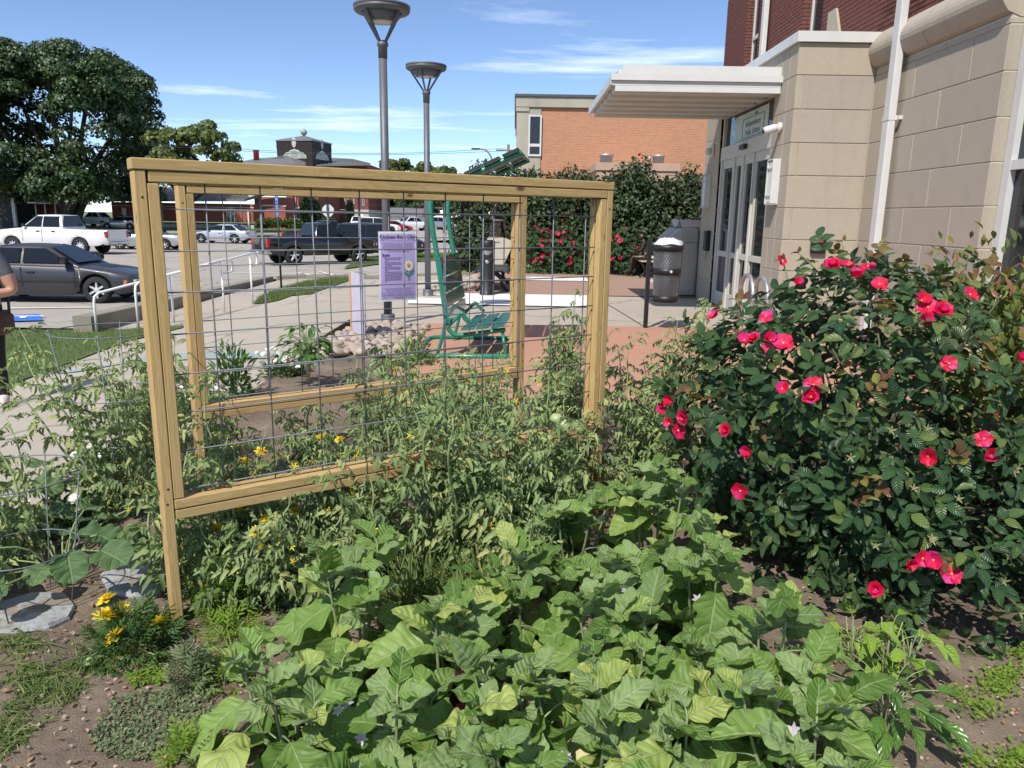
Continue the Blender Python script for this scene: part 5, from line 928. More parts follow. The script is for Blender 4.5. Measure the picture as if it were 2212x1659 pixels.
for k in range(4):
    ap = S4 / 2 + .05; M_ = Matrix.Translation(cc) @ Matrix.Rotation(k * PI / 2 - .26, 4, 'Z')
    for s0, s1, ha, hm, hb in ((-2.05, -.98, .35, .75, 1.0), (-.88, .88, 1.15, 1.3, 1.15), (.98, 2.05, 1.0, .75, .35)):
        m_ = MB(); zw = zb + .75; sh_ = [(s0, zw), (s1, zw), (s1, zw + hb), ((s0 + s1) / 2, zw + hm + .12), (s0, zw + ha)]; vs = [(ap, y, z) for y, z in sh_] + [(ap - .2, y, z) for y, z in sh_]; m_.add([M_ @ Vector(v) for v in vs], [(0, 1, 2, 3, 4), (9, 8, 7, 6, 5), (0, 5, 6, 1), (1, 6, 7, 2), (2, 7, 8, 3), (3, 8, 9, 4), (4, 9, 5, 0)]); wn = m_.build('arched_window', M_trim, cu)
        my, mz = sum(y for y, z in sh_) / 5, sum(z for y, z in sh_) / 5; m_ = MB(); m_.add([M_ @ Vector((ap + .03, my + (y - my) * .84, mz + (z - mz) * .84)) for y, z in sh_], [(0, 1, 2, 3, 4)]); m_.build('pane', M_sage, wn)
    for q_ in range(13): y_ = -S4 / 2 + S4 * q_ / 12; m_ = MB(); m_.box(S4 / 2 - .02, S4 / 2 + .03, y_ - .03, y_ + .03, zb + 2.2, ze, M=M_); m_.build('cladding_batten', M_copper, cu)
    m_ = MB(); m_.sphere((0, 0, 0), (.06, .42, .8), 10, 8); m_.v = [tuple(M_ @ Vector((ap + v[0], v[1], (zb + 2.2 + ze) / 2 + .35 + v[2]))) for v in m_.v]; m_.build('relief_ornament', M_lime, cu)
p = at(554, 345, 118); MB().lathe([(.42, p.z - 1), (.42, at(554, 326, 118).z), (.5, at(554, 325, 118).z), (.5, at(554, 324, 118).z)], 12, c=(p.x, 118, 0)).build('flue', pm('red_flue', (.4, .05, .04), .6), ch)
# shrubs by the church are built with the plants; house on the left
hs = thing('grey_house', 'grey sided house with a white railed porch behind the big tree', 'house', (-68, 92, -.4)); HY = 92.0; M_sid = pm('grey_siding', (.045, .05, .052), .8, var=.15); 
def hbox(name, u0, v0, u1, v1, y, dep, mat, zb=None): a, b = at(u0, v0, y), at(u1, v1, y); return MB().box(a.x, b.x, y, y + dep, b.z if zb is None else zb, a.z).build(name, mat, hs)
hbox('wall', -160, 420, 28, 492, HY, 12, M_sid, -.8); hbox('corner_board', 28.2, 420, 30, 492, HY - .05, .3, M_trim, -.8); a, b = at(-170, 420, HY), at(34, 420, HY); m_ = MB(); m_.prism([(a.x, a.z + .02), (b.x, b.z + .02), ((a.x + b.x) / 2, a.z + 4.5)], HY - .6, HY + 12.5, 'y'); m_.build('roof', M_roofm, hs)
for k in range(5): z_ = -.4 + k * .9; 
hbox('porch_floor', 60, 480, 140, 492, HY + 1, 4, pm('porch_boards', (.28, .23, .17), .8), -.8); hbox('porch_back', 32, 438, 145, 479.5, HY + 5, .4, M_dbrick); hbox('porch_roof', 58, 436, 150, 441, HY + .6, 5, M_trim)
for u in (76, 96, 118): hbox('porch_post', u, 441.5, u + 3, 479.6, HY + 1.1, .2, M_trim)
hbox('railing', 70, 466, 140, 468, HY + 1.05, .08, pm('tan_rail', (.33, .27, .18), .8))
for k in range(17): hbox('baluster', 72 + 4 * k, 468.3, 73.3 + 4 * k, 479.5, HY + 1.05, .06, MATS['tan_rail'])
# ================================================================ street furniture in the distance
M_pole = pm('weathered_pole', (.16, .13, .10), .9, var=.2); M_gal = pm('dull_steel', (.30, .31, .32), .5, .5)
def pole(label, u, v, y, hz_v, arm=False):
    g_ = at_ground(u, y); zt_ = at(u, hz_v, y).z; r = thing('utility_pole', label, 'utility pole', g_, 0, 'utility poles'); MB().tube([g_ - Vector((0, 0, .3)), Vector((g_.x, g_.y, zt_))], [.17, .12], 8).build('pole', M_pole, r)
    for dz in (.5, 1.4): MB().box(g_.x - 1.1, g_.x + 1.1, y - .06, y + .06, zt_ - dz - .06, zt_ - dz + .06).build('crossarm', M_pole, r)
    return g_, zt_
pole('wooden utility pole with crossarms beside the orange building corner', 1096, 480, 70, 312); pole('wooden utility pole seen between the lamp post and the green bench', 959, 480, 95, 440)
for k, (v0, v1, v2) in enumerate(((321, 331, 320), (325, 334, 326))):
    pts = [at(u, v, 75) for u, v in ((505, v0), (700, v1), (900, v1 - 1), (1094, v2))]; pts = [at(300, v0 - 12, 75)] + pts; tag(MB().tube(bez(pts, 6), .018, 4, cap=False).build('overhead_wire', M_black), ('upper black overhead wire strung past the church cupola', 'lower black overhead wire strung past the church cupola')[k], 'wire', 'overhead wires')
tag(MB().tube(bez([at(790, 441, 100), at(900, 450, 98), at(960, 452, 95)], 5), .03, 4, cap=False).build('overhead_wire', M_black), 'pale overhead wire running to the pole by the far trees', 'wire', 'overhead wires')
g_ = at_ground(1064, 60); r = thing('street_light', 'curved arm street light rising behind the bench canopy', 'street light', g_); z_ = at(1064, 335, 60).z; MB().tube(bez([g_, (g_.x, g_.y, z_ - 1.5), (g_.x - .15, 60, z_ - .2), (at(1050, 325, 60).x, 60, at(1050, 325, 60).z), tuple(at(1036, 321, 60))], 6), .07, 8).build('pole', M_gal, r); q = at(1028, 321, 60); MB().bbox(q.x - .35, q.x + .3, 59.88, 60.12, q.z - .07, q.z + .05, .03).build('lamp_head', M_dgrey, r)
g_ = at_ground(709, 70); r = thing('stop_sign', 'octagonal road sign seen from its grey back near the church', 'sign', g_); z_ = at(709, 455, 70).z; rr = (at(722, 455, 70).x - at(695, 455, 70).x) / 2
MB().tube([g_, Vector((g_.x, g_.y, z_ + rr))], .05, 6).build('post', M_gal, r); MB().lathe([(rr, -.012), (rr, .012)], 8, c=(g_.x, 70.07, z_), axis='y', smooth=False, a0=PI / 8).build('sign_plate', pm('sign_back', (.62, .62, .60), .5, .2), r); MB().box(g_.x - .06, g_.x + .06, 69.9, 70.05, z_ - rr, z_ + rr).build('bracket', M_dgrey, r)
g_ = at_ground(779, 75); r = thing('notice_sign', 'small white notice sign on a post before the church hall', 'sign', g_); MB().tube([g_, Vector((g_.x, g_.y, at(779, 462, 75).z))], .05, 6).build('post', M_black, r); a, b = at(774, 461, 75), at(785, 469, 75); MB().bbox(a.x, b.x, 74.9, 74.95, b.z, a.z, .01).build('board', M_trim, r)
g_ = at_ground(847, 120); hs2 = thing('white_house', 'small white house half hidden by trees down the street', 'house', g_); MB().box(g_.x - 1, g_.x + 4, 122, 128, -.8, 1.6).build('wall', M_trim, hs2); m_ = MB(); m_.prism([(121.5, 1.6), (128.5, 1.6), (125, 2.9)], g_.x - 1.5, g_.x + 4.5, 'x'); m_.build('roof', M_roofm, hs2); MB().box(g_.x + 1, g_.x + 2.2, 121.9, 121.99, 0.1, 1.1).build('window', M_glass, hs2)
# ================================================================ foliage tools
rng = np.random.default_rng(7)
def leaf_tpl(n=5, m=3, prof=None, fold=.25, droop=.3, wave=0., lobes=0, lobe_amp=0., twist=0., seed=0, base=.02, pucker=0.):
    """leaf along +x, normal +z, length 1; returns verts, quads, uv"""
    r = np.random.default_rng(seed); prof = prof or (lambda t: .32 * math.sin(PI * t ** .8) ** .9); V = []; U = []
    ph = r.uniform(0, 6, 4)
    for i in range(n + 1):
        t = i / n; w_ = max(base if i else .015, prof(t)) if i < n else .012
        if lobes: w_ *= 1 + lobe_amp * math.sin(2 * PI * lobes * t + ph[0])
        for j in range(m):
            s = -1 + 2 * j / (m - 1); x = t - .10 * abs(s) * math.sin(PI * t) * 0; y = s * w_
            z = fold * abs(s) * w_ - droop * t * t + wave * math.sin(2 * PI * 2.2 * t + ph[1] + (1.5 if s > 0 else 0)) * abs(s) * w_ * 2 + twist * y * t
            z += pucker * (abs(math.sin(8.5 * PI * t - 2.5 * abs(s) + ph[2])) - .5) * math.sin(PI * min(1, abs(s) + .12)) + pucker * r.uniform(-.5, .5) * (abs(s) > .1); y *= 1 + (.10 * math.sin(9 * t + ph[3]) if s > 0 else 0)
            V.append((x, y, z)); U.append((t, .5 + .5 * s * (w_ / .5 if False else 1)))
    F = [(i * m + j, (i + 1) * m + j, (i + 1) * m + j + 1, i * m + j + 1) for i in range(n) for j in range(m - 1)]
    return np.array(V), np.array(F), np.array(U)
def merge_tpl(parts):
    V, F, U = [], [], []; b = 0
    for (v, f, u), M_, s, T in parts: V.append((v * s) @ np.array(M_).T + np.array(T)); F.append(f + b); U.append(u); b += len(v)
    return np.concatenate(V), np.concatenate(F), np.concatenate(U)
def basis(d, up):
    d = d / np.linalg.norm(d, axis=-1, keepdims=True); y = np.cross(up, d); ln_ = np.linalg.norm(y, axis=-1, keepdims=True); y = y / np.maximum(ln_, 1e-6); z = np.cross(d, y); return np.stack([d, y, z], axis=-1)
def mass_arrays(tpl, R, T, S): return np.einsum('nij,vj->nvi', R, tpl[0]) * np.asarray(S)[:, None, None] + np.asarray(T)[:, None, :]
def np_mesh(name, groups, mat):
    """groups: list of (tpl, R, T, S, rnd) -> one mesh with uv and a random attribute"""
    Vs, Fs, Us, Rn = [], [], [], []; b = 0
    for tpl, R, T, S, rnd in groups:
        if len(T) == 0: continue
        P = mass_arrays(tpl, R, T, S); n, k, _ = P.shape; Vs.append(P.reshape(-1, 3)); Fs.append((tpl[1][None] + (np.arange(n) * k)[:, None, None] + b).reshape(-1, 4)); Us.append(np.tile(tpl[2], (n, 1))); Rn.append(np.repeat(rnd, k)); b += n * k
    V = np.concatenate(Vs); F = np.concatenate(Fs); U = np.concatenate(Us); Q = np.concatenate(Rn)
    me = bpy.data.meshes.new(name); me.vertices.add(len(V)); me.vertices.foreach_set('co', V.astype(np.float32).ravel()); me.loops.add(F.size); me.loops.foreach_set('vertex_index', F.astype(np.int32).ravel()); me.polygons.add(len(F)); me.polygons.foreach_set('loop_start', np.arange(0, F.size, 4, dtype=np.int32)); me.polygons.foreach_set('use_smooth', np.ones(len(F), bool))
    uv = me.uv_layers.new(name='uv'); uv.data.foreach_set('uv', U[F.ravel()].astype(np.float32).ravel()); at_ = me.attributes.new('rnd', 'FLOAT', 'POINT'); at_.data.foreach_set('value', Q.astype(np.float32)); me.update(); me.validate()
    if mat: me.materials.append(mat)
    return me
def tpl_mesh(name, tpl, mat): return np_mesh(name, [(tpl, np.eye(3)[None], np.zeros((1, 3)), np.ones(1), np.zeros(1))], mat)
def mass(name, groups, mat, parent, stuff=True, org=None):
    o = link(name, np_mesh(name, groups, mat), parent)
    if parent is not None:
        r = parent
        while r.parent: r = r.parent
        o.location = -r.location
    if stuff: o['kind'] = 'stuff'
    return o
def leaf_mat(name, dark, light, tip=None, rough=.45, trans=.28, veins=6, vein_c=None, vein_s=.5, spec=.4, under=None, blotch=None):
    m, t, b = nodes(name); A = t.nodes.new('ShaderNodeAttribute'); A.attribute_name = 'rnd'; oi = t.nodes.new('ShaderNodeObjectInfo'); ad = t.nodes.new('ShaderNodeMath'); ad.operation = 'ADD'; t.links.new(A.outputs['Fac'], ad.inputs[0]); t.links.new(oi.outputs['Random'], ad.inputs[1]); fr = t.nodes.new('ShaderNodeMath'); fr.operation = 'FRACT'; t.links.new(ad.outputs[0], fr.inputs[0])
    stops = [(0, dark), (.75, light)] + ([(.93, tip)] if tip else []); o = ramp(t, fr.outputs[0], stops)
    if veins:
        uv = t.nodes.new('ShaderNodeUVMap'); uv.uv_map = 'uv'; sp_ = t.nodes.new('ShaderNodeSeparateXYZ'); t.links.new(uv.outputs[0], sp_.inputs[0])
        def mth(op, a, b_=None):
            q = t.nodes.new('ShaderNodeMath'); q.operation = op
            for i, z in enumerate((a, b_)):
                if z is None: continue
                if isinstance(z, (int, float)): q.inputs[i].default_value = z
                else: t.links.new(z, q.inputs[i])
            return q.outputs[0]
        s = mth('ABSOLUTE', mth('SUBTRACT', mth('MULTIPLY', sp_.outputs[1], 2.0), 1.0)); mid = ramp(t, s, [(.03, 1), (.09, 0)])
        k = mth('PINGPONG', mth('SUBTRACT', mth('MULTIPLY', sp_.outputs[0], float(veins)), mth('MULTIPLY', s, 1.6)), .5); sv = ramp(t, k, [(.02, .75), (.09, 0)])
        v = mth('MAXIMUM', mid, sv); o = mixc(t, mth('MULTIPLY', v, vein_s), o, vein_c or tuple(min(1, x * 1.9 + .03) for x in light)); hgt = mth('SUBTRACT', mth('MULTIPLY', k, 1.5), v)
        bumpn(t, b, hgt, .6, .006)
    if blotch:
        n_ = noise(t, blotch[0], 5, .7); o = mixc(t, ramp(t, n_, [(blotch[1], 0), (blotch[1] + .12, blotch[3])]), o, blotch[2])
    if under:
        ge = t.nodes.new('ShaderNodeNewGeometry'); o = mixc(t, ge.outputs['Backfacing'], o, under)
    t.links.new(o, b.inputs['Base Color']); b.inputs['Roughness'].default_value = rough; b.inputs['Specular IOR Level'].default_value = spec
    tr = t.nodes.new('ShaderNodeBsdfTranslucent'); t.links.new(mixc(t, .45, o, (light[0] * 1.9, light[1] * 1.7, light[2] * .7)), tr.inputs['Color']); ms = t.nodes.new('ShaderNodeMixShader'); ms.inputs[0].default_value = trans; out = t.nodes['Material Output']; t.links.new(b.outputs[0], ms.inputs[1]); t.links.new(tr.outputs[0], ms.inputs[2]); t.links.new(ms.outputs[0], out.inputs['Surface']); return m
def unit(v): return v / np.linalg.norm(v, axis=-1, keepdims=True)
def rand_dirs(n, r=rng): return unit(r.normal(size=(n, 3)))
M_egg = leaf_mat('eggplant_leaf', (.085, .175, .03), (.225, .36, .085), tip=(.38, .45, .12), rough=.48, trans=.35, veins=7, vein_c=(.36, .44, .20), vein_s=.6, under=(.26, .35, .17), blotch=(20, .6, (.36, .43, .10), .5), spec=.35)
M_egg_top = leaf_mat('felted_young_leaf', (.13, .215, .065), (.24, .34, .125), rough=.7, trans=.25, veins=6, vein_c=(.40, .45, .30), vein_s=.6, under=(.32, .40, .25), spec=.2)
M_egg_pale = leaf_mat('yellowed_leaf', (.62, .60, .28), (.66, .63, .33), rough=.6, trans=.2, veins=7, vein_c=(.35, .36, .15), vein_s=.6, blotch=(30, .7, (.25, .16, .08), .7))
M_estem = pm('eggplant_stem', (.21, .25, .125), .6, var=.3); M_tstem = pm('tomato_stem', (.24, .31, .13), .6, var=.2); M_bark = pm('cane_bark', (.10, .10, .05), .8, var=.3); M_trunk = pm('tree_bark', (.05, .042, .035), .95, var=.3, bump=.5, bscale=8)
M_tom = leaf_mat('tomato_leaf', (.125, .185, .065), (.27, .35, .145), tip=(.37, .40, .15), rough=.6, trans=.25, veins=0, under=(.20, .25, .14), spec=.25)
M_rose = leaf_mat('rose_leaf', (.022, .058, .024), (.055, .115, .038), tip=(.13, .18, .045), rough=.38, trans=.18, veins=7, vein_s=.3, spec=.42, under=(.09, .13, .065))
M_bronzeleaf = leaf_mat('rose_young_leaf', (.17, .055, .045), (.22, .17, .05), tip=(.26, .27, .06), rough=.32, trans=.25, veins=6, vein_s=.3)
M_pet_red = leaf_mat('rose_petal', (.60, .006, .04), (.68, .014, .10), tip=(.66, .04, .24), rough=.5, trans=.3, veins=0); M_stam = pm('stamen_yellow', (.75, .50, .06), .7)
M_hedge = leaf_mat('dark_shrub_leaf', (.018, .036, .014), (.05, .078, .028), tip=(.085, .115, .05), rough=.5, trans=.15, veins=0, spec=.35)
M_maple = leaf_mat('dark_tree_leaf', (.018, .042, .013), (.058, .10, .028), tip=(.12, .16, .055), rough=.42, trans=.2, veins=0)
M_tree2 = leaf_mat('light_tree_leaf', (.055, .085, .02), (.12, .155, .04), tip=(.19, .19, .05), rough=.45, trans=.28, veins=0)
M_conif = leaf_mat('conifer_leaf', (.016, .035, .014), (.035, .06, .022), rough=.6, trans=.1, veins=0)
M_boxh = leaf_mat('clipped_hedge_leaf', (.05, .085, .018), (.10, .14, .03), rough=.5, trans=.15, veins=0)
M_olive = leaf_mat('olive_shrub_leaf', (.10, .14, .035), (.20, .24, .06), tip=(.30, .13, .07), rough=.4, trans=.3, veins=0)
M_grass = leaf_mat('grass_blade', (.075, .13, .03), (.15, .21, .055), tip=(.30, .29, .12), rough=.55, trans=.3, veins=0)
M_bright = leaf_mat('seedling_leaf', (.20, .34, .045), (.30, .44, .07), rough=.4, trans=.35, veins=6, vein_s=.35)
M_pepper = leaf_mat('pepper_leaf', (.045, .12, .022), (.10, .20, .035), rough=.28, trans=.25, veins=5, vein_s=.35, spec=.5)
M_squash = leaf_mat('squash_leaf', (.055, .11, .04), (.105, .18, .065), rough=.65, trans=.2, veins=5, vein_s=.45, vein_c=(.22, .30, .14))
M_weed = leaf_mat('spurge_leaf', (.10, .15, .07), (.18, .23, .11), tip=(.22, .17, .11), rough=.6, trans=.2, veins=0)
M_mari = leaf_mat('marigold_leaf', (.04, .095, .025), (.085, .16, .04), rough=.5, trans=.25, veins=0)
M_yel = leaf_mat('marigold_petal', (.84, .60, .02), (.88, .74, .05), tip=(.82, .45, .01), rough=.6, trans=.25, veins=0); M_whitep = leaf_mat('white_petal', (.72, .72, .72), (.80, .80, .80), tip=(.80, .62, .70), rough=.6, trans=.3, veins=0); M_lilac = leaf_mat('lilac_petal', (.52, .48, .66), (.66, .63, .76), rough=.6, trans=.35, veins=0)
# leaf shapes
ovate = lambda t: .33 * math.sin(PI * min(1, t) ** .72) ** .85
T_rose = [leaf_tpl(6, 5, lambda t: .31 * math.sin(PI * t ** .85) ** .8, fold=.35, droop=.22 + .1 * k, wave=.05, seed=k) for k in range(3)]
T_small = leaf_tpl(2, 3, lambda t: .30 if t < .9 else .02, fold=.35, droop=.25)
T_narrow = leaf_tpl(3, 3, lambda t: .13 * math.sin(PI * t) + .02, fold=.3, droop=.45)
T_clump = leaf_tpl(2, 3, lambda t: .42 if 0 < t < .9 else .05, fold=.3, droop=.3)
def egg_prof(t): return .32 * (math.sin(PI * t ** .86) ** .66) * (1 + .09 * math.sin(2 * PI * 3.1 * t + .9)) + .004
T_egg = [leaf_tpl(18, 9, egg_prof, fold=f, droop=dr, wave=wv, seed=k, pucker=.014, lobes=2.3, lobe_amp=.05) for k, (f, dr, wv) in enumerate(((.30, .28, .10), (.15, .42, .13), (.45, .18, .08), (-.12, .50, .15), (.65, .30, .08), (.2, .15, .18)))]
T_squash = [leaf_tpl(16, 9, lambda t: .50 * math.sqrt(max(0, 1 - (2 * t - 1) ** 2)) ** .8 * (1 + .07 * math.sin(2 * PI * 5 * t)) + .01, fold=.3, droop=.22, wave=.10, seed=k, pucker=.02) for k in range(3)]
def rotz(a): c, s = math.cos(a), math.sin(a); return np.array(((c, -s, 0), (s, c, 0), (0, 0, 1.)))
def roty(a): c, s = math.cos(a), math.sin(a); return np.array(((c, 0, s), (0, 1, 0), (-s, 0, c)))
def rotx(a): c, s = math.cos(a), math.sin(a); return np.array(((1, 0, 0), (0, c, -s), (0, s, c)))
def tomato_leaf(seed):
    r = np.random.default_rng(seed); parts = []; cu_ = r.uniform(.2, .9); st = (np.array(((0, -.012, 0), (0, .012, 0), (.5, .009, -.12 * cu_), (.5, -.009, -.12 * cu_), (1, .004, -.45 * cu_), (1, -.004, -.45 * cu_))), np.array(((0, 3, 2, 1), (3, 5, 4, 2))), np.zeros((6, 2))); parts.append((st, np.eye(3), 1.0, (0, 0, 0)))
    for k, (t, s) in enumerate(((.28, .30), (.34, -.30), (.55, .42), (.62, -.42), (.80, .40), (.84, -.38), (1.0, 0))):
        lf = leaf_tpl(4, 3, lambda q: .24 * math.sin(PI * q ** .8) * (1 + .3 * math.sin(9 * q)) + .01, fold=r.uniform(.2, 1.3), droop=r.uniform(.2, 1.0), seed=seed * 9 + k); ang = 1.0 * np.sign(s) * r.uniform(.8, 1.2) if s else 0
        parts.append((lf, rotz(ang) @ rotx(r.uniform(-.8, .8)) @ roty(r.uniform(-.2, .7)), (abs(s) or .48) * r.uniform(.8, 1.15), (t, 0, -.45 * cu_ * t * t)))
    return merge_tpl(parts)
T_tom = [tomato_leaf(k) for k in range(5)]
# ================================================================ roses
def ell_shell(n, ells, lo=.78, hi=1.04, inside=.72, r=rng, ysel=None):
    P, Nn = [], []; wts = np.array([e[1][0] * e[1][2] + e[1][1] * e[1][2] for e in ells]); wts = wts / wts.sum()
    while len(P) < n:
        k = r.choice(len(ells), p=wts); c, rd = np.array(ells[k][0]), np.array(ells[k][1]); d = rand_dirs(1, r)[0]; q = r.uniform(lo, hi); p = c + d * rd * q
        if p[2] < .06: continue
        if any(np.sum(((p - np.array(e[0])) / np.array(e[1])) ** 2) < inside ** 2 for i, e in enumerate(ells) if i != k): continue
        lump = 1 + .11 * math.sin(7.3 * d[0] + 2.1 * k) * math.sin(6.1 * d[2] + 1.3 * k) + .07 * math.sin(13 * d[1] + 9 * d[2] + k); p = c + (p - c) * lump
        P.append(p); Nn.append(d / rd)
    return np.array(P), unit(np.array(Nn))
def compound(P, Nn, size, r=rng, pairs=2):
    """leaflet frames for pinnate leaves sitting at P with outward normals Nn"""
    out = []
    for p, n in zip(P, Nn):
        tang = np.cross(n, r.normal(size=3)); tang /= np.linalg.norm(tang); d = unit(tang * .8 + n * r.uniform(.1, .9) + np.array((0, 0, r.uniform(-.5, .35)))); up = unit(n * .8 + np.array((0, 0, .7)) + r.normal(size=3) * .35); B = basis(d, up); s = size * r.uniform(.75, 1.2); L_ = s * 1.5
        for k in range(pairs):
            t = .35 + .45 * k
            for sg in (-1, 1):
                dd = B @ np.array((math.cos(1.05), sg * math.sin(1.05), r.uniform(-.2, .15))); out.append((p + B[:, 0] * L_ * t, dd, B[:, 2] + r.normal(size=3) * .25, s * (.8 + .1 * k)))
        out.append((p + B[:, 0] * L_, B[:, 0] + np.array((0, 0, -.1)), B[:, 2] + r.normal(size=3) * .2, s))
    T = np.array([o[0] for o in out]); D = np.array([o[1] for o in out]); U = np.array([o[2] for o in out]); S = np.array([o[3] for o in out]); return basis(D, unit(U)), T, S
def petal_flower(name, npet, mat, centre, tplp, tilt=.5, layers=1, cs=.12):
    G = []; r = np.random.default_rng(npet)
    for l in range(layers):
        n = npet; A = np.arange(n) * 2 * PI / n + l * .4; R = np.array([rotz(a + r.uniform(-.12, .12)) @ roty(-(tilt + .45 * l) + r.uniform(-.25, .15)) for a in A]); G.append((tplp, R, np.zeros((n, 3)) + np.array((0, 0, .05 * l)), np.full(n, 1 - .22 * l), r.uniform(0, .9, n)))
    me = np_mesh(name, G, mat); bm = bmesh.new(); bm.from_mesh(me); bmesh.ops.create_uvsphere(bm, u_segments=7, v_segments=4, radius=cs, matrix=Matrix.Translation((0, 0, .06))); 
    bm.to_mesh(me); bm.free(); me.materials.append(centre)
    nf = layers * npet * len(tplp[1])
    for f in me.polygons:
        if f.index >= nf: f.material_index = 1
    return me
T_petal = leaf_tpl(4, 5, lambda t: .10 + .42 * math.sin(PI * min(t, .95) ** 1.15) ** .7 if t < .98 else .22, fold=.25, droop=-.15, wave=.12)
FL_rose = [petal_flower('rose_flower', n_, M_pet_red, M_stam, T_petal, tl_, ly_, .10) for n_, tl_, ly_ in ((5, .12, 1), (6, .45, 1), (5, -.25, 1), (6, .3, 2), (5, .75, 1))]
def build_rose(name, label, ells, ncomp, leaf, flowers, base, nsep, young=26, group=None, fsize=.047, rr=None):
    r = np.random.default_rng(rr or 3); root = thing(name, label, 'rose bush', (base[0], base[1], 0), 0, group)
    P, Nn = ell_shell(ncomp, ells, .74, 1.05, r=r); P2, N2 = ell_shell(ncomp // 3, ells, .35, .74, .2, r=r); R1, T1, S1 = compound(np.concatenate([P, P2]), np.concatenate([Nn, N2]), leaf, r)
    rnd = np.clip(r.beta(1.6, 2.2, len(T1)), 0, .9); k = r.integers(0, 3, len(T1)); n1 = len(P) * 5
    near = np.argsort(np.linalg.norm(T1[:n1] - np.array((0, 0, EYE)), axis=1) - .35 * (Nn.repeat(5, 0) @ np.array((-.35, -.85, .4))))[:nsep]; sep = np.zeros(len(T1), bool); sep[near] = True
    if nsep:
        ms_ = [tpl_mesh('leaf', t, M_rose) for t in T_rose]
        for i in np.nonzero(sep)[0]:
            o = link('leaf', ms_[k[i]], root); M_ = Matrix(R1[i].tolist()).to_4x4(); M_.translation = Vector(T1[i]) - root.location; o.matrix_local = M_ @ Matrix.Scale(float(S1[i]), 4)
    mass('foliage', [(T_rose[q], R1[(k == q) & ~sep], T1[(k == q) & ~sep], S1[(k == q) & ~sep], rnd[(k == q) & ~sep]) for q in range(3)], M_rose, root)
    if young:
        P3, N3 = ell_shell(young * 4, ells, 1.0, 1.1, r=r); sel = np.argsort(-P3[:, 2] + .5 * P3[:, 1])[:young]; P3 = P3[sel]; R3, T3, S3 = compound(P3, N3[sel] + np.array((0, 0, .6)), leaf * .8, r); mass('young_foliage', [(T_rose[0], R3, T3, S3, r.uniform(0, .95, len(T3)))], M_bronzeleaf, root)
    cn = MB(); q = random.Random(5)
    for i in range(0, len(P), max(1, len(P) // 60)):
        e = Vector(P[i]); b = Vector((base[0] + q.uniform(-.15, .15), base[1] + q.uniform(-.15, .15), .02)); md = b.lerp(e, .5) + Vector((0, 0, .22)); cn.tube(bez([b, md, e], 4), [.009] * 4 + [.006] * 4 + [.003], 5, cap=False)
    tag(cn.build('canes', M_bark, root), kind='stuff')
    for i, (p, n, s) in enumerate(flowers):
        o = link('flower', FL_rose[i % 5], root); d = Vector(n).normalized(); o.matrix_local = Matrix.Translation(Vector(p) - root.location) @ (Vector((0, 0, 1)).rotation_difference(d)).to_matrix().to_4x4() @ Matrix.Rotation(i * 1.3, 4, 'Z') @ Matrix.Scale(s, 4)
    return root
def hit_ells(u, v, ells, grow=1.14):
    d = np.array(ray(u, v)); o = np.array((0, 0, EYE)); best = None
    for c, rd in ells:
        c, rd = np.array(c), np.array(rd) * grow; a = d / rd; b = (o - c) / rd; A_, B_, C_ = a @ a, 2 * a @ b, b @ b - 1; D_ = B_ * B_ - 4 * A_ * C_
        if D_ > 0:
            t = (-B_ - math.sqrt(D_)) / (2 * A_)
            if best is None or t < best[0]: p = o + d * t; best = (t, p, unit((p - c) / rd ** 2))
    return best
E1 = [((1.72, 3.5, .74), (.86, .70, .72)), ((1.20, 3.65, .74), (.38, .45, .44)), ((2.40, 3.65, .50), (.75, .72, .50)), ((1.95, 3.35, .45), (.95, .62, .42)), ((1.85, 3.75, 1.15), (.42, .4, .30)), ((2.0, 3.12, .40), (.9, .5, .42)), ((2.0, 2.86, .26), (.62, .34, .28))]
fl = []; qf = random.Random(2)
for u, v in ((1687, 564), (1830, 578), (1875, 575), (1800, 577), (1725, 615), (1900, 615), (1545, 685), (1655, 683), (1630, 733), (1665, 737), (1692, 742), (1990, 650), (2004, 664), (2035, 673), (1995, 697), (2095, 637), (1690, 840), (1757, 832), (1752, 857), (1452, 868), (1432, 886), (1446, 915), (1466, 930), (1570, 930), (1617, 975), (1600, 1060), (2005, 985), (2125, 948), (2140, 982), (1963, 1214), (1993, 1206), (2016, 1210), (2055, 1240), (1892, 1272), (2203, 775), (1660, 757), (1608, 735), (2050, 785), (1480, 900), (1850, 600)):
    h = hit_ells(u, v, E1)
    if h is None: y_ = 3.75; p = at(u, v, y_); n_ = Vector((-.2, -.7, .6))
    else: p, n_ = Vector(h[1]), Vector(h[2]) + Vector((-.1, -.35, .25))
    fl.append((p, n_ + Vector((qf.uniform(-.4, .4), qf.uniform(-.3, .3), qf.uniform(-.3, .4))), qf.uniform(.031, .046)))
RB = build_rose('rose_bush', 'big dark green rose bush with bright red blooms before the limestone wall', E1, 1450, .068, fl, (1.75, 3.55), 300, 60)
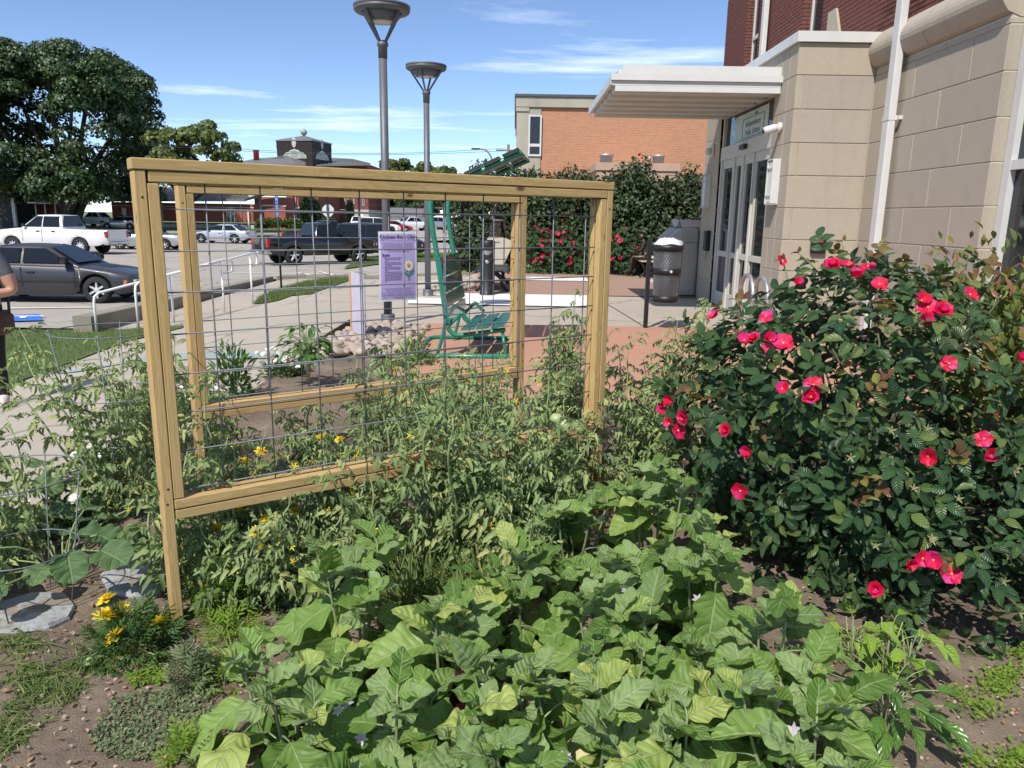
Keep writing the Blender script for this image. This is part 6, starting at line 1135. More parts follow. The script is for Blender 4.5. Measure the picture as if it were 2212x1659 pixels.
# long shoots above the bush
sh = MB(); TT, RR_, SS = [], [], []
for (u, v, u0, v0) in ((1822, 520, 1800, 640), (1690, 560, 1700, 680), (1590, 645, 1600, 740), (1725, 545, 1790, 640), (1950, 560, 1960, 660), (1500, 690, 1520, 780), (1555, 660, 1560, 740)):
    e, b = at(u, v, 3.75), at(u0, v0, 3.75); sh.tube(bez([b, b.lerp(e, .5) + Vector((.02, 0, .01)), e], 4), .004, 5)
    for k in range(5):
        t = .25 + .18 * k; a = k * 2.3; p = b.lerp(e, t); d = np.array((math.cos(a), math.sin(a), .25)); TT.append(tuple(p)); RR_.append(basis(d, np.array((0, 0, 1.)) + rng.normal(size=3) * .2)); SS.append(.06 - .004 * k)
    TT.append(tuple(e)); RR_.append(basis(np.array((.2, -.1, 1.)), np.array((0, -1., .3)))); SS.append(.03)
tag(sh.build('shoots', M_tstem, RB), kind='stuff'); mass('shoot_foliage', [(T_rose[1], np.array(RR_), np.array(TT), np.array(SS), rng.uniform(0, .9, len(TT)))], M_bronzeleaf, RB)
# spent blooms
sp_me = petal_flower('spent_bloom', 5, leaf_mat('sepal', (.22, .23, .10), (.30, .29, .14), rough=.7, trans=.2, veins=0), pm('hip_brown', (.33, .22, .10), .8), T_narrow, .9, 1, .18)
P, Nn = ell_shell(400, E1, 1.03, 1.08); f_ = np.argsort(P[:, 1] - .4 * P[:, 2])[:34]
for i in f_: o = link('spent_bloom', sp_me, RB); o.matrix_local = Matrix.Translation(Vector(P[i]) - RB.location) @ Vector((0, 0, 1)).rotation_difference(Vector(Nn[i]) + Vector((0, 0, .4))).to_matrix().to_4x4() @ Matrix.Scale(.022, 4)
# olive shrub at the window
def shrub(name, label, ells, n, tpl, size, mat, base, cat='shrub', lo=.6, hi=1.05, group=None, updir=.5, trunk=True, seed=1, out=1.0, jit=.6):
    r = np.random.default_rng(seed); root = thing(name, label, cat, (base[0], base[1], gz(*base[:2])), 0, group); P, Nn = ell_shell(n, ells, lo, hi, lo * .9, r=r); D = unit(Nn * out + rand_dirs(n, r) * jit + np.array((0, 0, updir))); U = unit(Nn + rand_dirs(n, r) * .6 + np.array((0, 0, .5))); mass('foliage', [(tpl, basis(D, U), P, size * r.uniform(.7, 1.3, n), r.uniform(0, 1, n))], mat, root)
    if trunk:
        m_ = MB(); q = random.Random(seed)
        for i in range(0, n, max(1, n // 14)): e = Vector(P[i]); b = Vector((base[0] + q.uniform(-.1, .1), base[1] + q.uniform(-.1, .1), gz(*base[:2]))); m_.tube(bez([b, b.lerp(e, .5) + Vector((0, 0, .1)), e], 3), .006 + .003 * (abs(e.z) > 2), 4, cap=False)
        tag(m_.build('stems', M_bark, root), kind='stuff')
    return root
shrub('olive_shrub', 'yellow green shrub with reddish new tips beside the tall window', [((2.95, 4.55, .75), (.75, .6, .80)), ((2.85, 3.75, .65), (.6, .55, .72)), ((2.30, 3.70, 1.05), (.30, .32, .40)), ((2.42, 3.45, .95), (.34, .36, .46))], 5200, leaf_tpl(3, 3, lambda t: .2 * math.sin(PI * t) + .02, fold=.3, droop=.35), .062, M_olive, (3.0, 4.75), lo=.5)
# hedge behind the plaza and the low roses in front of it
HE = [((-.9 + .92 * k, 24.4 + .35 * math.sin(k * 2.1), 1.55 + .12 * math.sin(k * 1.7)), (1.05, 1.05, 1.52 + .22 * math.sin(k * 2.7 + .6))) for k in range(9)] + [((-1.15, 23.6, .75), (.75, .7, .85)), ((5.2, 22.0, .8), (.6, .7, .8)), ((4.3, 23.3, .8), (.6, .6, .9))]
shrub('tall_hedge', 'tall dark glossy hedge along the back of the plaza', HE, 52000, T_small, .12, M_hedge, (2.5, 24.4), 'hedge', lo=.62, hi=1.07, seed=4, jit=1.1, out=.6, updir=.1)
LE = [((.75 + .62 * k, 22.9 + .15 * math.sin(3 * k), .55), (.55, .55, .75 + .14 * math.sin(k * 2))) for k in range(5)]
q5 = random.Random(9); fl2 = []
P, Nn = ell_shell(500, LE, 1.0, 1.06); fr_ = [i for i in range(len(P)) if Nn[i][1] < .1 and P[i][2] > .35][:48]
for i in fr_: fl2.append((P[i], Nn[i] + np.array((0, -.5, .3)), q5.uniform(.06, .095)))
shr = build_rose('low_roses', 'low red rose bushes in front of the tall dark hedge', LE, 900, .085, fl2, (2.0, 22.9), 0, 0, rr=6); shr['category'] = 'rose bush'
# ================================================================ eggplants: each leaf a part
MS_egg = [tpl_mesh('leaf', t, M_egg) for t in T_egg]; MS_eggp = tpl_mesh('leaf', T_egg[1], M_egg_pale); MS_eggt = [tpl_mesh('leaf', t, M_egg_top) for t in T_egg]
FL_egg = petal_flower('eggplant_flower', 6, M_lilac, M_stam, leaf_tpl(3, 3, lambda t: .30 * (1 - t) ** .6 + .03, fold=.2, droop=.1), .15, 1, .13)
def eggplant(label, x, y, h, spread, nst, seed, pale=0, flowers=0, fruit=False, lsize=.185):
    q = random.Random(seed); root = thing('eggplant', label, 'plant', (x, y, 0), 0, 'eggplants in the bed'); cnt = 0
    for s in range(nst):
        a = 2 * PI * s / nst + q.uniform(-.4, .4); out = spread * q.uniform(.45, 1.0) * (0 if s == 0 else 1); hh = h * q.uniform(.7, 1.05) * (1.1 if s == 0 else .9)
        b = Vector((q.uniform(-.02, .02), q.uniform(-.02, .02), .02)); e = Vector((out * math.cos(a), out * math.sin(a), hh)); md = b.lerp(e, .5) + Vector((out * .15 * math.cos(a), out * .15 * math.sin(a), -.04)); path = bez([b, md, e], 6)
        MB().tube(path, [.009 - .0005 * i for i in range(len(path))], 7).build('stem', M_estem, root, world=False)
        nl = int(5 + 3 * hh / .5)
        for k in range(nl):
            t = .22 + .8 * k / (nl - 1); i = min(len(path) - 1, int(t * (len(path) - 1))); p = path[i]; az = a + k * 2.4 + q.uniform(-.5, .5); top = t > .8; sz = lsize * (q.uniform(.6, 1.2) if not top else q.uniform(.35, .75)); pet = (.03 + .2 * sz) * (.5 if top else 1); el = q.uniform(.15, .6) if not top else q.uniform(.5, 1.2); d = Vector((math.cos(az) * math.cos(el), math.sin(az) * math.cos(el), math.sin(el)))
            pe = p + d * pet; MB().tube([p, p.lerp(pe, .5) + Vector((0, 0, .004)), pe], [.0035, .003, .0022], 5, cap=False).build('leaf_stalk', M_estem, root, world=False)
            dl = np.array((math.cos(az), math.sin(az), q.uniform(-.7, .45) if not top else q.uniform(.3, 1.6))); up = np.array((q.uniform(-.6, .6) - .12, q.uniform(-.6, .5) - .3, 1.0)); B = basis(dl, up); 
            isp = pale and cnt == 9; o = link('leaf', MS_eggp if isp else (MS_eggt if top and q.random() < .55 else MS_egg)[q.randrange(6)], root); M_ = Matrix(B.tolist()).to_4x4(); M_.translation = pe; o.matrix_local = M_ @ Matrix.Scale(sz, 4)
            if isp: o['label'] = 'yellowed eaten leaf'
            cnt += 1
        for k in range(5):
            az = a + k * 1.35; B = basis(np.array((math.cos(az), math.sin(az), q.uniform(.3, 1.5))), np.array((q.uniform(-.4, .4), q.uniform(-.5, .3), 1.0))); o = link('leaf', (MS_eggt if k > 1 else MS_egg)[q.randrange(6)], root); M_ = Matrix(B.tolist()).to_4x4(); M_.translation = path[-1] - Vector((0, 0, .012 * k)); o.matrix_local = M_ @ Matrix.Scale(q.uniform(.065, .125), 4)
    for k in range(flowers):
        a = q.uniform(0, 6.3); rr = spread * q.uniform(.3, .9); o = link('flower', FL_egg, root, None, (rr * math.cos(a), rr * math.sin(a) - .05, h * q.uniform(.5, .8)), (q.uniform(-.3, .3) + 1.0, q.uniform(-.5, .5), q.uniform(-1, 1)), .023)
    if fruit: MB().lathe([(.006, .09), (.02, .08), (.04, .03), (.042, -.02), (.03, -.07), (.004, -.085)], 14, c=(.02, -.1, .2)).build('fruit', pm('aubergine_skin', (.03, .006, .012), .15, coat=.6), root, world=False)
EG = [  # u, v of the crown on a plane at about two thirds of its height
    ('eggplant at the bare soil edge of the bed, above the green spurge mat', 640, 1490, .36, .24, 6, 0, 2, 0), ('upright eggplant growing in front of the marigolds under the trellis', 770, 1270, .50, .2, 5, 0, 0, 0), ('eggplant bearing a glossy dark fruit beside the grassy gap', 985, 1370, .45, .2, 5, 0, 0, 1), ('eggplant with one yellowed eaten leaf', 1120, 1540, .38, .26, 6, 1, 2, 0),
    ('low eggplant between the spurge side plant and the yellow leaf', 860, 1590, .30, .24, 5, 0, 1, 0), ('eggplant below the right post of the front trellis', 1240, 1125, .42, .24, 6, 0, 1, 0), ('tall eggplant next to the rose bush with a big pale top leaf', 1420, 1090, .55, .22, 6, 0, 0, 0), ('broad eggplant in the thick of the patch with lilac flowers', 1330, 1290, .50, .30, 8, 0, 3, 0), ('eggplant leaning against the dark foot of the rose bush', 1520, 1230, .48, .24, 6, 0, 1, 0),
    ('eggplant with hanging lilac flower in the patch front', 1290, 1510, .38, .28, 7, 0, 2, 0), ('eggplant showing a lilac star flower on a purple stem', 1690, 1420, .50, .16, 4, 0, 2, 0), ('eggplant spreading wide beside the pepper plant', 1760, 1590, .40, .28, 6, 0, 3, 0), ('small eggplant in shade between bigger neighbours', 1120, 1270, .36, .2, 5, 0, 0, 0), ('eggplant at the front edge of the bed', 1480, 1610, .32, .28, 6, 0, 0, 0), ('low eggplant at the corner by the weeds', 1000, 1660, .26, .22, 5, 0, 0, 0), ('eggplant with frilled upright top leaves near the rose roots', 1600, 1500, .36, .2, 5, 0, 1, 0)]
for i, (lb, u, v, h, spd, n, pl, nf, fr) in enumerate(EG):
    h *= 1.12; spd *= .88; p = gp(u, v, h * .7); eggplant(lb, p.x, p.y, h, spd, n, 40 + i, pl, nf, fr)
# ================================================================ tomatoes
FL_tom = petal_flower('tomato_flower', 5, M_yel, M_stam, T_narrow, .1, 1, .12)
def tomato(label, x, y, h, spread, nst, seed, lean=(0, 0), leaf=.15, dens=.055, fruit=(), sparse=1.0, flw=3, name='tomato_plant', group='tomato plants round the trellises'):
    q = random.Random(seed); r = np.random.default_rng(seed); root = thing(name, label, 'plant', (x, y, 0), 0, group); st = MB(); P, D, U, S = [], [], [], []; tips = []
    for s in range(nst):
        a = 2 * PI * s / nst + q.uniform(-.5, .5); hh = h * q.uniform(.65, 1.05); out = spread * q.uniform(.3, 1.0); b = Vector((q.uniform(-.05, .05), q.uniform(-.05, .05), .02)); pts = [b]; n = 6
        for k in range(1, n + 1):
            t = k / n; pts.append(Vector((out * math.cos(a) * t ** .8 + lean[0] * t * t + q.uniform(-.03, .03), out * math.sin(a) * t ** .8 + lean[1] * t * t + q.uniform(-.03, .03), hh * (t - .12 * t * t * (out / max(.1, spread))) + .02)))
        path = bez(pts, 4); st.tube(path, [max(.0022, .0085 * (1 - i / len(path)) + .002) for i in range(len(path))], 5, cap=False); tips.append(path[-1]); acc = 0
        for i in range(3, len(path)):
            acc += (path[i] - path[i - 1]).length
            while acc > dens:
                acc -= dens
                if q.random() > sparse: continue
                az = q.uniform(0, 2 * PI); el = q.uniform(-.35, .7); P.append(path[i] + Vector((q.uniform(-.01, .01),) * 3)); D.append((math.cos(az) * math.cos(el), math.sin(az) * math.cos(el), math.sin(el))); U.append((q.uniform(-.5, .5), q.uniform(-.5, .5), 1.0)); S.append(leaf * q.uniform(.6, 1.25) * (1 - .45 * (i / len(path)) ** 3))
    o = st.build('stems', M_tstem, root, world=False); tag(o, kind='stuff'); P = np.array([tuple(p) for p in P]); B = basis(np.array(D), np.array(U)); S = np.array(S); k = r.integers(0, len(T_tom), len(P)); rn = r.uniform(0, 1, len(P)); me = np_mesh('foliage', [(T_tom[i], B[k == i], P[k == i], S[k == i], rn[k == i]) for i in range(len(T_tom))], M_tom); tag(link('foliage', me, root), kind='stuff')
    for (fx, fy, fz, fr) in fruit: MB().lathe([(.1 * fr, .82 * fr), (.55 * fr, .80 * fr), (.95 * fr, .35 * fr), (fr, 0), (.85 * fr, -.45 * fr), (.4 * fr, -.75 * fr), (.02 * fr, -.8 * fr)], 16, c=Vector((fx, fy, fz)) - root.location).build('tomato', MATS.get('green_tomato') or pm('green_tomato', (.38, .46, .20), .25, var=.12, coat=.3), root, world=False)
    for t_ in range(flw): p = q.choice(tips); link('flower', FL_tom, root, None, p + Vector((q.uniform(-.05, .05), q.uniform(-.05, .05), q.uniform(-.25, 0))), (q.uniform(0, 2), q.uniform(-1, 1), 0), .016)
    return root
def fruit_at(u, v, y, r_): p = at(u, v, y); return (p.x, p.y, p.z, r_)
TM = [('tomato plant climbing the left post of the front trellis', -1.15, 2.98, 1.0, .22, 6, (-.05, .1), ()), ('tomato plant with yellow marigolds at its foot inside the front trellis', -.72, 3.12, .78, .3, 7, (0, 0), ()), ('thick tomato plant in the middle of the front trellis', -.28, 3.22, 1.12, .34, 10, (0, 0), ()), ('dense tomato plant before the trellis bottom rail', -.05, 3.22, 1.0, .32, 10, (.05, 0), ()),
      ('tomato plant carrying green tomatoes by the right post of the front trellis', .35, 3.95, .95, .28, 8, (0, .1), (fruit_at(1202, 905, 3.72, .034), fruit_at(1219, 918, 3.72, .033), fruit_at(1170, 950, 3.68, .036), fruit_at(1183, 948, 3.75, .03))), ('tall tomato plant between the two trellises near their right posts', .30, 4.75, 1.25, .22, 9, (.05, 0), ()), ('tomato plant growing up the mesh in the middle of the rear trellis', -.45, 4.4, .82, .28, 8, (0, 0), ()), ('tomato plant between the trellises near the poster', -.95, 4.2, .55, .26, 6, (0, 0), ()),
      ('leafy tomato plant between the right trellis post and the rose bush', .85, 4.55, .98, .28, 9, (.1, .1), ()), ('airy tomato plant reaching towards the litter bin', 1.15, 4.95, 1.15, .25, 7, (.12, .0), ()), ('low tomato plant at the foot of the rose bush by the pale eggplant', .80, 3.85, .62, .3, 8, (0, 0), ()), ('tomato plant behind the left posts of both trellises', -1.95, 4.75, .6, .25, 6, (-.1, .05), ()), ('sprawling tomato plant leaning over the path from the wire cage', -2.05, 3.75, 1.1, .34, 9, (-.32, .15), ()), ('tomato plant beyond the wire cage by the path', -2.15, 4.35, 1.0, .3, 8, (-.12, .1), ()),
      ('loose tomato plant behind the squash leaves', -2.15, 3.05, .8, .32, 7, (-.25, .1), ()), ('tomato plant below the bottom rail beside the white label', .22, 3.5, .85, .28, 8, (0, 0), ()), ('tomato plant at the back corner of the rear trellis', -.35, 5.7, .6, .26, 6, (0, 0), ()), ('tomato plant behind the poster side of the rear trellis', -1.0, 5.2, .72, .28, 7, (0, 0), ()), ('tomato plant at the foot of the front trellis post', -.85, 2.9, .55, .26, 6, (0, 0), ()), ('narrow tomato plant rising through the front mesh', -.62, 3.62, 1.05, .14, 4, (0, 0), ())]
for i, (lb, x, y, h, sp_, n, ln_, fr) in enumerate(TM): tomato(lb, x, y, h, sp_, n, 70 + i, ln_, fruit=fr, leaf=.11, dens=.030)
# tomato cage
cg = thing('tomato_cage', 'thin wire cage round the sprawling tomato by the path', 'plant cage', (-2.08, 3.85, 0))
for k, (z, r_) in enumerate(((.35, .19), (.72, .24), (1.05, .28))): MB().tube([(-2.08 + r_ * math.cos(t), 3.85 + r_ * math.sin(t), z) for t in [2 * PI * j / 24 for j in range(24)]], .0028, 5, closed=True).build('hoop', M_wire, cg)
for k in range(4): a = k * PI / 2 + .3; MB().tube([(-2.08 + .12 * math.cos(a), 3.85 + .12 * math.sin(a), -.1), (-2.08 + .28 * math.cos(a), 3.85 + .28 * math.sin(a), 1.06)], .0028, 5).build('upright', M_wire, cg)
cg2 = thing('tomato_cage', 'wire cage among the squash leaves at the path corner', 'plant cage', (-1.98, 2.75, 0))
for k, (z, r_) in enumerate(((.30, .2), (.62, .25))): MB().tube([(-1.98 + r_ * math.cos(t), 2.85 + r_ * math.sin(t), z) for t in [2 * PI * j / 24 for j in range(24)]], .0028, 5, closed=True).build('hoop', M_wire, cg2)
for k in range(4): a = k * PI / 2 + .1; MB().tube([(-1.98 + .14 * math.cos(a), 2.85 + .14 * math.sin(a), -.1), (-1.98 + .25 * math.cos(a), 2.85 + .25 * math.sin(a), .63)], .0028, 5).build('upright', M_wire, cg2)
# ================================================================ squash, peppers, seedlings
def big_leaf_plant(name, label, x, y, n, size, h, tpls, mat, seed, spread, stemm=None, cat='plant', el=(.3, .9), droop=.2):
    q = random.Random(seed); root = thing(name, label, cat, (x, y, 0)); ms_ = [tpl_mesh('leaf', t, mat) for t in tpls]
    for k in range(n):
        az = k * 2.4 + q.uniform(-.4, .4); rr = spread * math.sqrt((k + .5) / n); e = Vector((rr * math.cos(az), rr * math.sin(az), h * q.uniform(.5, 1.0))); MB().tube(bez([(0, 0, .02), (e.x * .4, e.y * .4, e.z * .8), tuple(e)] if size > .135 else [(e.x * .12, e.y * .12, e.z * .7), (e.x * .5, e.y * .5, e.z * .95), tuple(e)], 3), .004 if size > .1 else .0016, 5, cap=False).build('leaf_stalk', stemm or M_tstem, root, world=False)
        d = np.array((math.cos(az), math.sin(az), q.uniform(-.5, .2))); B = basis(d, np.array((q.uniform(-.4, .4), q.uniform(-.5, .2), 1.))); o = link('leaf', ms_[k % len(ms_)], root); M_ = Matrix(B.tolist()).to_4x4(); M_.translation = e; o.matrix_local = M_ @ Matrix.Scale(size * q.uniform(.7, 1.2), 4)
    if size <= .135:
        for s in range(3): a = s * 2.1; MB().tube([(0, 0, 0), (spread * .12 * math.cos(a), spread * .12 * math.sin(a), h * .5), (spread * .3 * math.cos(a), spread * .3 * math.sin(a), h * .9)], [.005, .004, .002], 5).build('stem', M_tstem, root, world=False)
    return root
p = gp(130, 1170, .25); big_leaf_plant('squash_plant', 'squash plant with broad lobed leaves between the path and the flagstones', p.x, p.y, 18, .14, .32, T_squash, M_squash, 5, .34); p = gp(40, 1060, .3); big_leaf_plant('squash_plant', 'squash plant reaching out over the concrete path edge', p.x, p.y, 13, .14, .36, T_squash, M_squash, 6, .28)
T_pep = [leaf_tpl(6, 5, lambda t: .25 * math.sin(PI * t ** .7) ** .9 + .005, fold=.4, droop=.45, wave=.08, seed=k) for k in range(3)]
p = gp(1915, 1530, .15); big_leaf_plant('pepper_plant', 'small glossy pepper plant on bare soil before the roses', p.x, p.y, 46, .085, .26, T_pep, M_pepper, 8, .19); p = gp(668, 842); big_leaf_plant('pepper_plant', 'tall drooping pepper plant beside the river rocks', p.x, p.y, 60, .13, .62, T_pep, M_pepper, 9, .20); p = gp(850, 835); big_leaf_plant('pepper_plant', 'pepper plant tucked behind the rear bottom rail', p.x, p.y, 30, .11, .4, T_pep, M_pepper, 10, .2)
for i, (u, v, z) in enumerate(((1985, 1400, .2), (1860, 1370, .22), (1830, 1405, .12), (1940, 1370, .26))): p = gp(u, v, z); big_leaf_plant('tree_seedling', ('yellow green seedling with drooping leaflets at the rose foot', 'upright pale seedling beside the frilled eggplant', 'low pale seedling in the shade of the roses', 'pale seedling rising into the rose leaves')[i], p.x, p.y + .05, 12, .085, z + .05, T_pep, M_bright, 20 + i, .13)
# ================================================================ marigolds, petunias, narrow leaved flowers
FL_mar = petal_flower('marigold_flower', 11, M_yel, M_yel, leaf_tpl(2, 3, lambda t: .24 if .1 < t < .9 else .1, fold=.1, droop=.1, wave=.3), .15, 3, .1)
T_feather = merge_tpl([(T_narrow, rotz(a), s, (t, 0, 0)) for t, a, s in ((.1, .9, .45), (.1, -.9, .45), (.35, .8, .5), (.35, -.8, .5), (.6, .7, .4), (.6, -.7, .4), (.8, 0, .4))])
def flower_mound(name, label, x, y, rx, h, n, tpl, lsz, mat, flowers, fme, fs, seed, cat='flower', group=None, z0=0.02, up=.8):
    q = random.Random(seed); r = np.random.default_rng(seed); root = thing(name, label, cat, (x, y, gz(x, y)), 0, group); d = rand_dirs(n, r); d[:, 2] = np.abs(d[:, 2]); P = d * np.array((rx, rx, h)) * r.uniform(.35, 1.0, (n, 1)) + np.array((0, 0, z0)); D = unit(d + rand_dirs(n, r) * .7 + np.array((0, 0, up * .4))); U = unit(rand_dirs(n, r) * .6 + np.array((0, 0, 1.))); tag(link('foliage', np_mesh('foliage', [(tpl, basis(D, U), P, lsz * r.uniform(.7, 1.3, n), r.uniform(0, 1, n))], mat), root), kind='stuff')
    st = MB()
    for k in range(14): i = q.randrange(n); st.tube([(0, 0, 0), (P[i][0] * .4, P[i][1] * .4, P[i][2] * .7), tuple(P[i])], .003, 4, cap=False)
    tag(st.build('stems', M_tstem, root, world=False), kind='stuff')
    for p in flowers:
        p = Vector(p) - root.location; link('flower', fme, root, None, p, (q.uniform(-.2, .9), q.uniform(-.5, .5), q.uniform(0, 6)), fs * q.uniform(.85, 1.2)); MB().tube([(p.x * .5, p.y * .5, max(.02, p.z * .4)), tuple(p)], .0028, 5, cap=False).build('flower_stalk', M_tstem, root, world=False)
    return root
p = gp(292, 1385, .06); fls = [at(u, v, p.y + dy) for u, v, dy in ((232, 1296, .05), (262, 1320, .08), (230, 1332, 0), (250, 1376, -.06), (343, 1346, 0))]; flower_mound('marigold', 'marigold with bright yellow blooms beside the trellis post', p.x, p.y, .17, .15, 280, T_feather, .06, M_mari, fls, FL_mar, .047, 1, group='marigolds')
mg = [((563, 975), (528, 998), (566, 1010), (577, 1006), (497, 1040), (545, 1030), (600, 985), (512, 965)), ((692, 947), (735, 950), (680, 1000), (638, 1010), (755, 982), (775, 984), (806, 953), (828, 972)), ((575, 1100), (562, 1132), (580, 1127), (495, 1130), (555, 1150), (638, 1106), (605, 1165), (470, 1145), (520, 1110)), ((745, 1052), (797, 1078), (818, 1156), (760, 1076), (790, 1100)), ((990, 928), (950, 955), (1060, 935))]
for i, grp_ in enumerate(mg):
    us = sum(u for u, v in grp_) / len(grp_); vs_ = sum(v for u, v in grp_) / len(grp_); z = .42 if i < 2 or i == 4 else .36; c = gp(us, vs_, z); fls = [gp(u, v, z + .03 * ((k % 3) - 1)) for k, (u, v) in enumerate(grp_)]; flower_mound('marigold', ('yellow marigold just behind the front bottom rail by the left post', 'spread of yellow marigolds under the rear bottom rail', 'yellow and orange marigold in front of the bottom rail', 'marigold half hidden by tomato leaves below the rail', 'single bloomed marigold between the trellises')[i], c.x, c.y, .2, .38, 200, T_feather, .07, M_mari, fls, FL_mar, .040, 30 + i, group='marigolds')
FL_pet = petal_flower('petunia_flower', 5, M_whitep, M_bright, T_petal, .2, 1, .06)
for i, (u, v, nfl, lb) in enumerate(((612, 815, 26, 'mound of white petunias by the path beyond the rear trellis'), (225, 1030, 16, 'white petunias at the path edge behind the caged tomato'), (420, 905, 12, 'pale pink petunias between the left posts of the trellises'), (110, 1170, 5, 'white and red petunia among the squash leaves'))):
    p = gp(u, v); q = random.Random(i); fls = [Vector((p.x + q.uniform(-.22, .22), p.y + q.uniform(-.2, .2), q.uniform(.14, .28))) for _ in range(nfl * 2)]; flower_mound('petunia', lb, p.x, p.y, .24, .2, 260, T_small, .05, M_mari, fls, FL_pet, .032, 50 + i, group='petunias')
for i, (u, v, h, n, lb) in enumerate(((510, 868, .55, 340, 'narrow leaved flower with thin upright stems by the rear trellis post'), (340, 985, .5, 300, 'narrow leaved flower beside the front left post'), (900, 790, .35, 260, 'narrow leaved flower in front of the river rocks'), (420, 880, .4, 240, 'narrow leaved flower between the left posts'))):
    p = gp(u, v); flower_mound('narrow_leaved_flower', lb, p.x, p.y, .2, h, n, T_narrow, .085, M_pepper if i == 0 else M_tom, [], FL_pet, .03, 60 + i, group='narrow leaved flowers', up=2.5)
# ================================================================ flagstones, label, litter of the bed
M_flag = pm('grey_flagstone', (.33, .34, .345), .8, var=.22, scale=6, bump=.8, bscale=14, dist=.02, rnd=.06, fleck=(5, .57, (.24, .20, .155)))
def flag(label, pts, h):
    c = [gp(u, v, h) for u, v in pts]; m_ = MB(); n = len(c); q = random.Random(n); ctr = sum(c, Vector()) / n; top = [ctr + (p - ctr) * .96 + Vector((0, 0, .0)) for p in c]; vs = [(p.x, p.y, -.02) for p in c] + [(p.x, p.y, h - .012) for p in c] + [(p.x, p.y, h + q.uniform(-.004, .004)) for p in top] + [(ctr.x, ctr.y, h + .004)]
    m_.add(vs, [(i, (i + 1) % n, n + (i + 1) % n, n + i) for i in range(n)] + [(n + i, n + (i + 1) % n, 2 * n + (i + 1) % n, 2 * n + i) for i in range(n)] + [(2 * n + i, 2 * n + (i + 1) % n, 3 * n) for i in range(n)]); tag(m_.build('flagstone', M_flag), label, 'flagstone', 'grey flagstones')
flag('grey flagstone lying beside the squash plant and the wire', [(-40, 1310), (20, 1292), (70, 1276), (140, 1280), (163, 1302), (150, 1330), (105, 1350), (40, 1362), (-30, 1360)], .06); flag('grey flagstone tilted against the foot of the trellis post', [(216, 1238), (232, 1218), (300, 1196), (365, 1192), (380, 1240), (345, 1272), (292, 1284), (235, 1276)], .07); flag('grey flagstone under the green tomatoes', [(1130, 1000), (1200, 975), (1262, 985), (1262, 1015), (1200, 1030), (1140, 1025)], .05); flag('grey flagstone half buried below the bottom rail', [(800, 1075), (840, 1050), (880, 1055), (885, 1085), (830, 1105)], .05)
p = gp(808, 1290, .0); r = thing('plant_label', 'white plastic plant label with red picture', 'label', p); M_ = Matrix.Translation(p + Vector((0, 0, .06))) @ Matrix.Rotation(-.25, 4, 'X'); MB().bbox(-.012, .012, -.001, .001, -.08, .06, .0004, M=M_).build('tag', M_paper, r); MB().bbox(-.009, .009, -.0025, -.0012, .0, .045, .0004, M=M_).build('picture', pm('label_red', (.35, .05, .04), .5), r)
p = gp(262, 1110, .0); r = thing('plant_label', 'white plant label with yellow picture by the left post', 'label', p); M_ = Matrix.Translation(p + Vector((0, 0, .06))) @ Matrix.Rotation(-.2, 4, 'X') @ Matrix.Rotation(.3, 4, 'Y'); MB().bbox(-.013, .013, -.001, .001, -.08, .07, .0004, M=M_).build('tag', M_paper, r); MB().bbox(-.009, .009, -.0025, -.0012, -.02, .02, .0004, M=M_).build('picture', M_stam, r)
q = random.Random(12)
tag(MB().sphere((0, 0, 0), (.016, .016, .019), 12, 8).build('fallen_tomato', MATS['green_tomato']), 'small unripe tomato lying on the soil near the marigold', 'tomato'); bpy.data.objects['fallen_tomato'].location = gp(193, 1430, .05)
def scatter_ground(name, n, poly_uv, tpl, size, mat, flat=.2, zoff=.0, seed=1, label=None, cat=None, clump=None):
    r = np.random.default_rng(seed); P = []; us = [p[0] for p in poly_uv]; vs_ = [p[1] for p in poly_uv]
    cl = [(r.uniform(min(us), max(us)), r.uniform(min(vs_), max(vs_))) for _ in range(clump or 1)]
    def inside(u, v):
        c = False; j = len(poly_uv) - 1
        for i in range(len(poly_uv)):
            (a, b), (c2, d) = poly_uv[i], poly_uv[j]
            if (b > v) != (d > v) and u < (c2 - a) * (v - b) / (d - b) + a: c = not c
            j = i
        return c
    k = 0
    while len(P) < n and k < n * 60:
        k += 1
        if clump: cc = cl[r.integers(len(cl))]; u, v = r.normal(cc[0], 26), r.normal(cc[1], 14)
        else: u, v = r.uniform(min(us), max(us)), r.uniform(min(vs_), max(vs_))
        if inside(u, v): p = gp(u, v, .02); P.append((p.x, p.y, soil_z(p.x, p.y) + zoff + r.uniform(0, .012)))
    P = np.array(P); n = len(P); D = unit(np.concatenate([r.normal(size=(n, 2)), r.normal(size=(n, 1)) * flat + flat], 1)); U = unit(r.normal(size=(n, 3)) * .3 + np.array((0, 0, 1.))) if flat < 1 else unit(r.normal(size=(n, 3))); o = link(name, np_mesh(name, [(tpl, basis(D, U), P, size * r.uniform(.6, 1.3, n), r.uniform(0, 1, n))], mat)); return tag(o, label, cat, kind='stuff')
T_thin = leaf_tpl(3, 3, lambda t: .035 * (1 - t) + .01, fold=.3, droop=.5)
T_oval = leaf_tpl(2, 3, lambda t: .32 if .1 < t < .95 else .08, fold=.15, droop=.1)
scatter_ground('spurge_mat', 3200, [(195, 1600), (240, 1525), (330, 1500), (440, 1490), (470, 1540), (455, 1600), (400, 1625), (300, 1650), (230, 1640)], T_oval, .013, M_weed, .35, .004, 3, 'flat grey green spurge mat on the bare soil', 'weeds'); scatter_ground('spurge_mat', 420, [(270, 1475), (330, 1450), (370, 1455), (365, 1480), (290, 1495)], T_oval, .016, M_bright, .4, .004, 4, 'small green purslane patch on the soil', 'weeds')
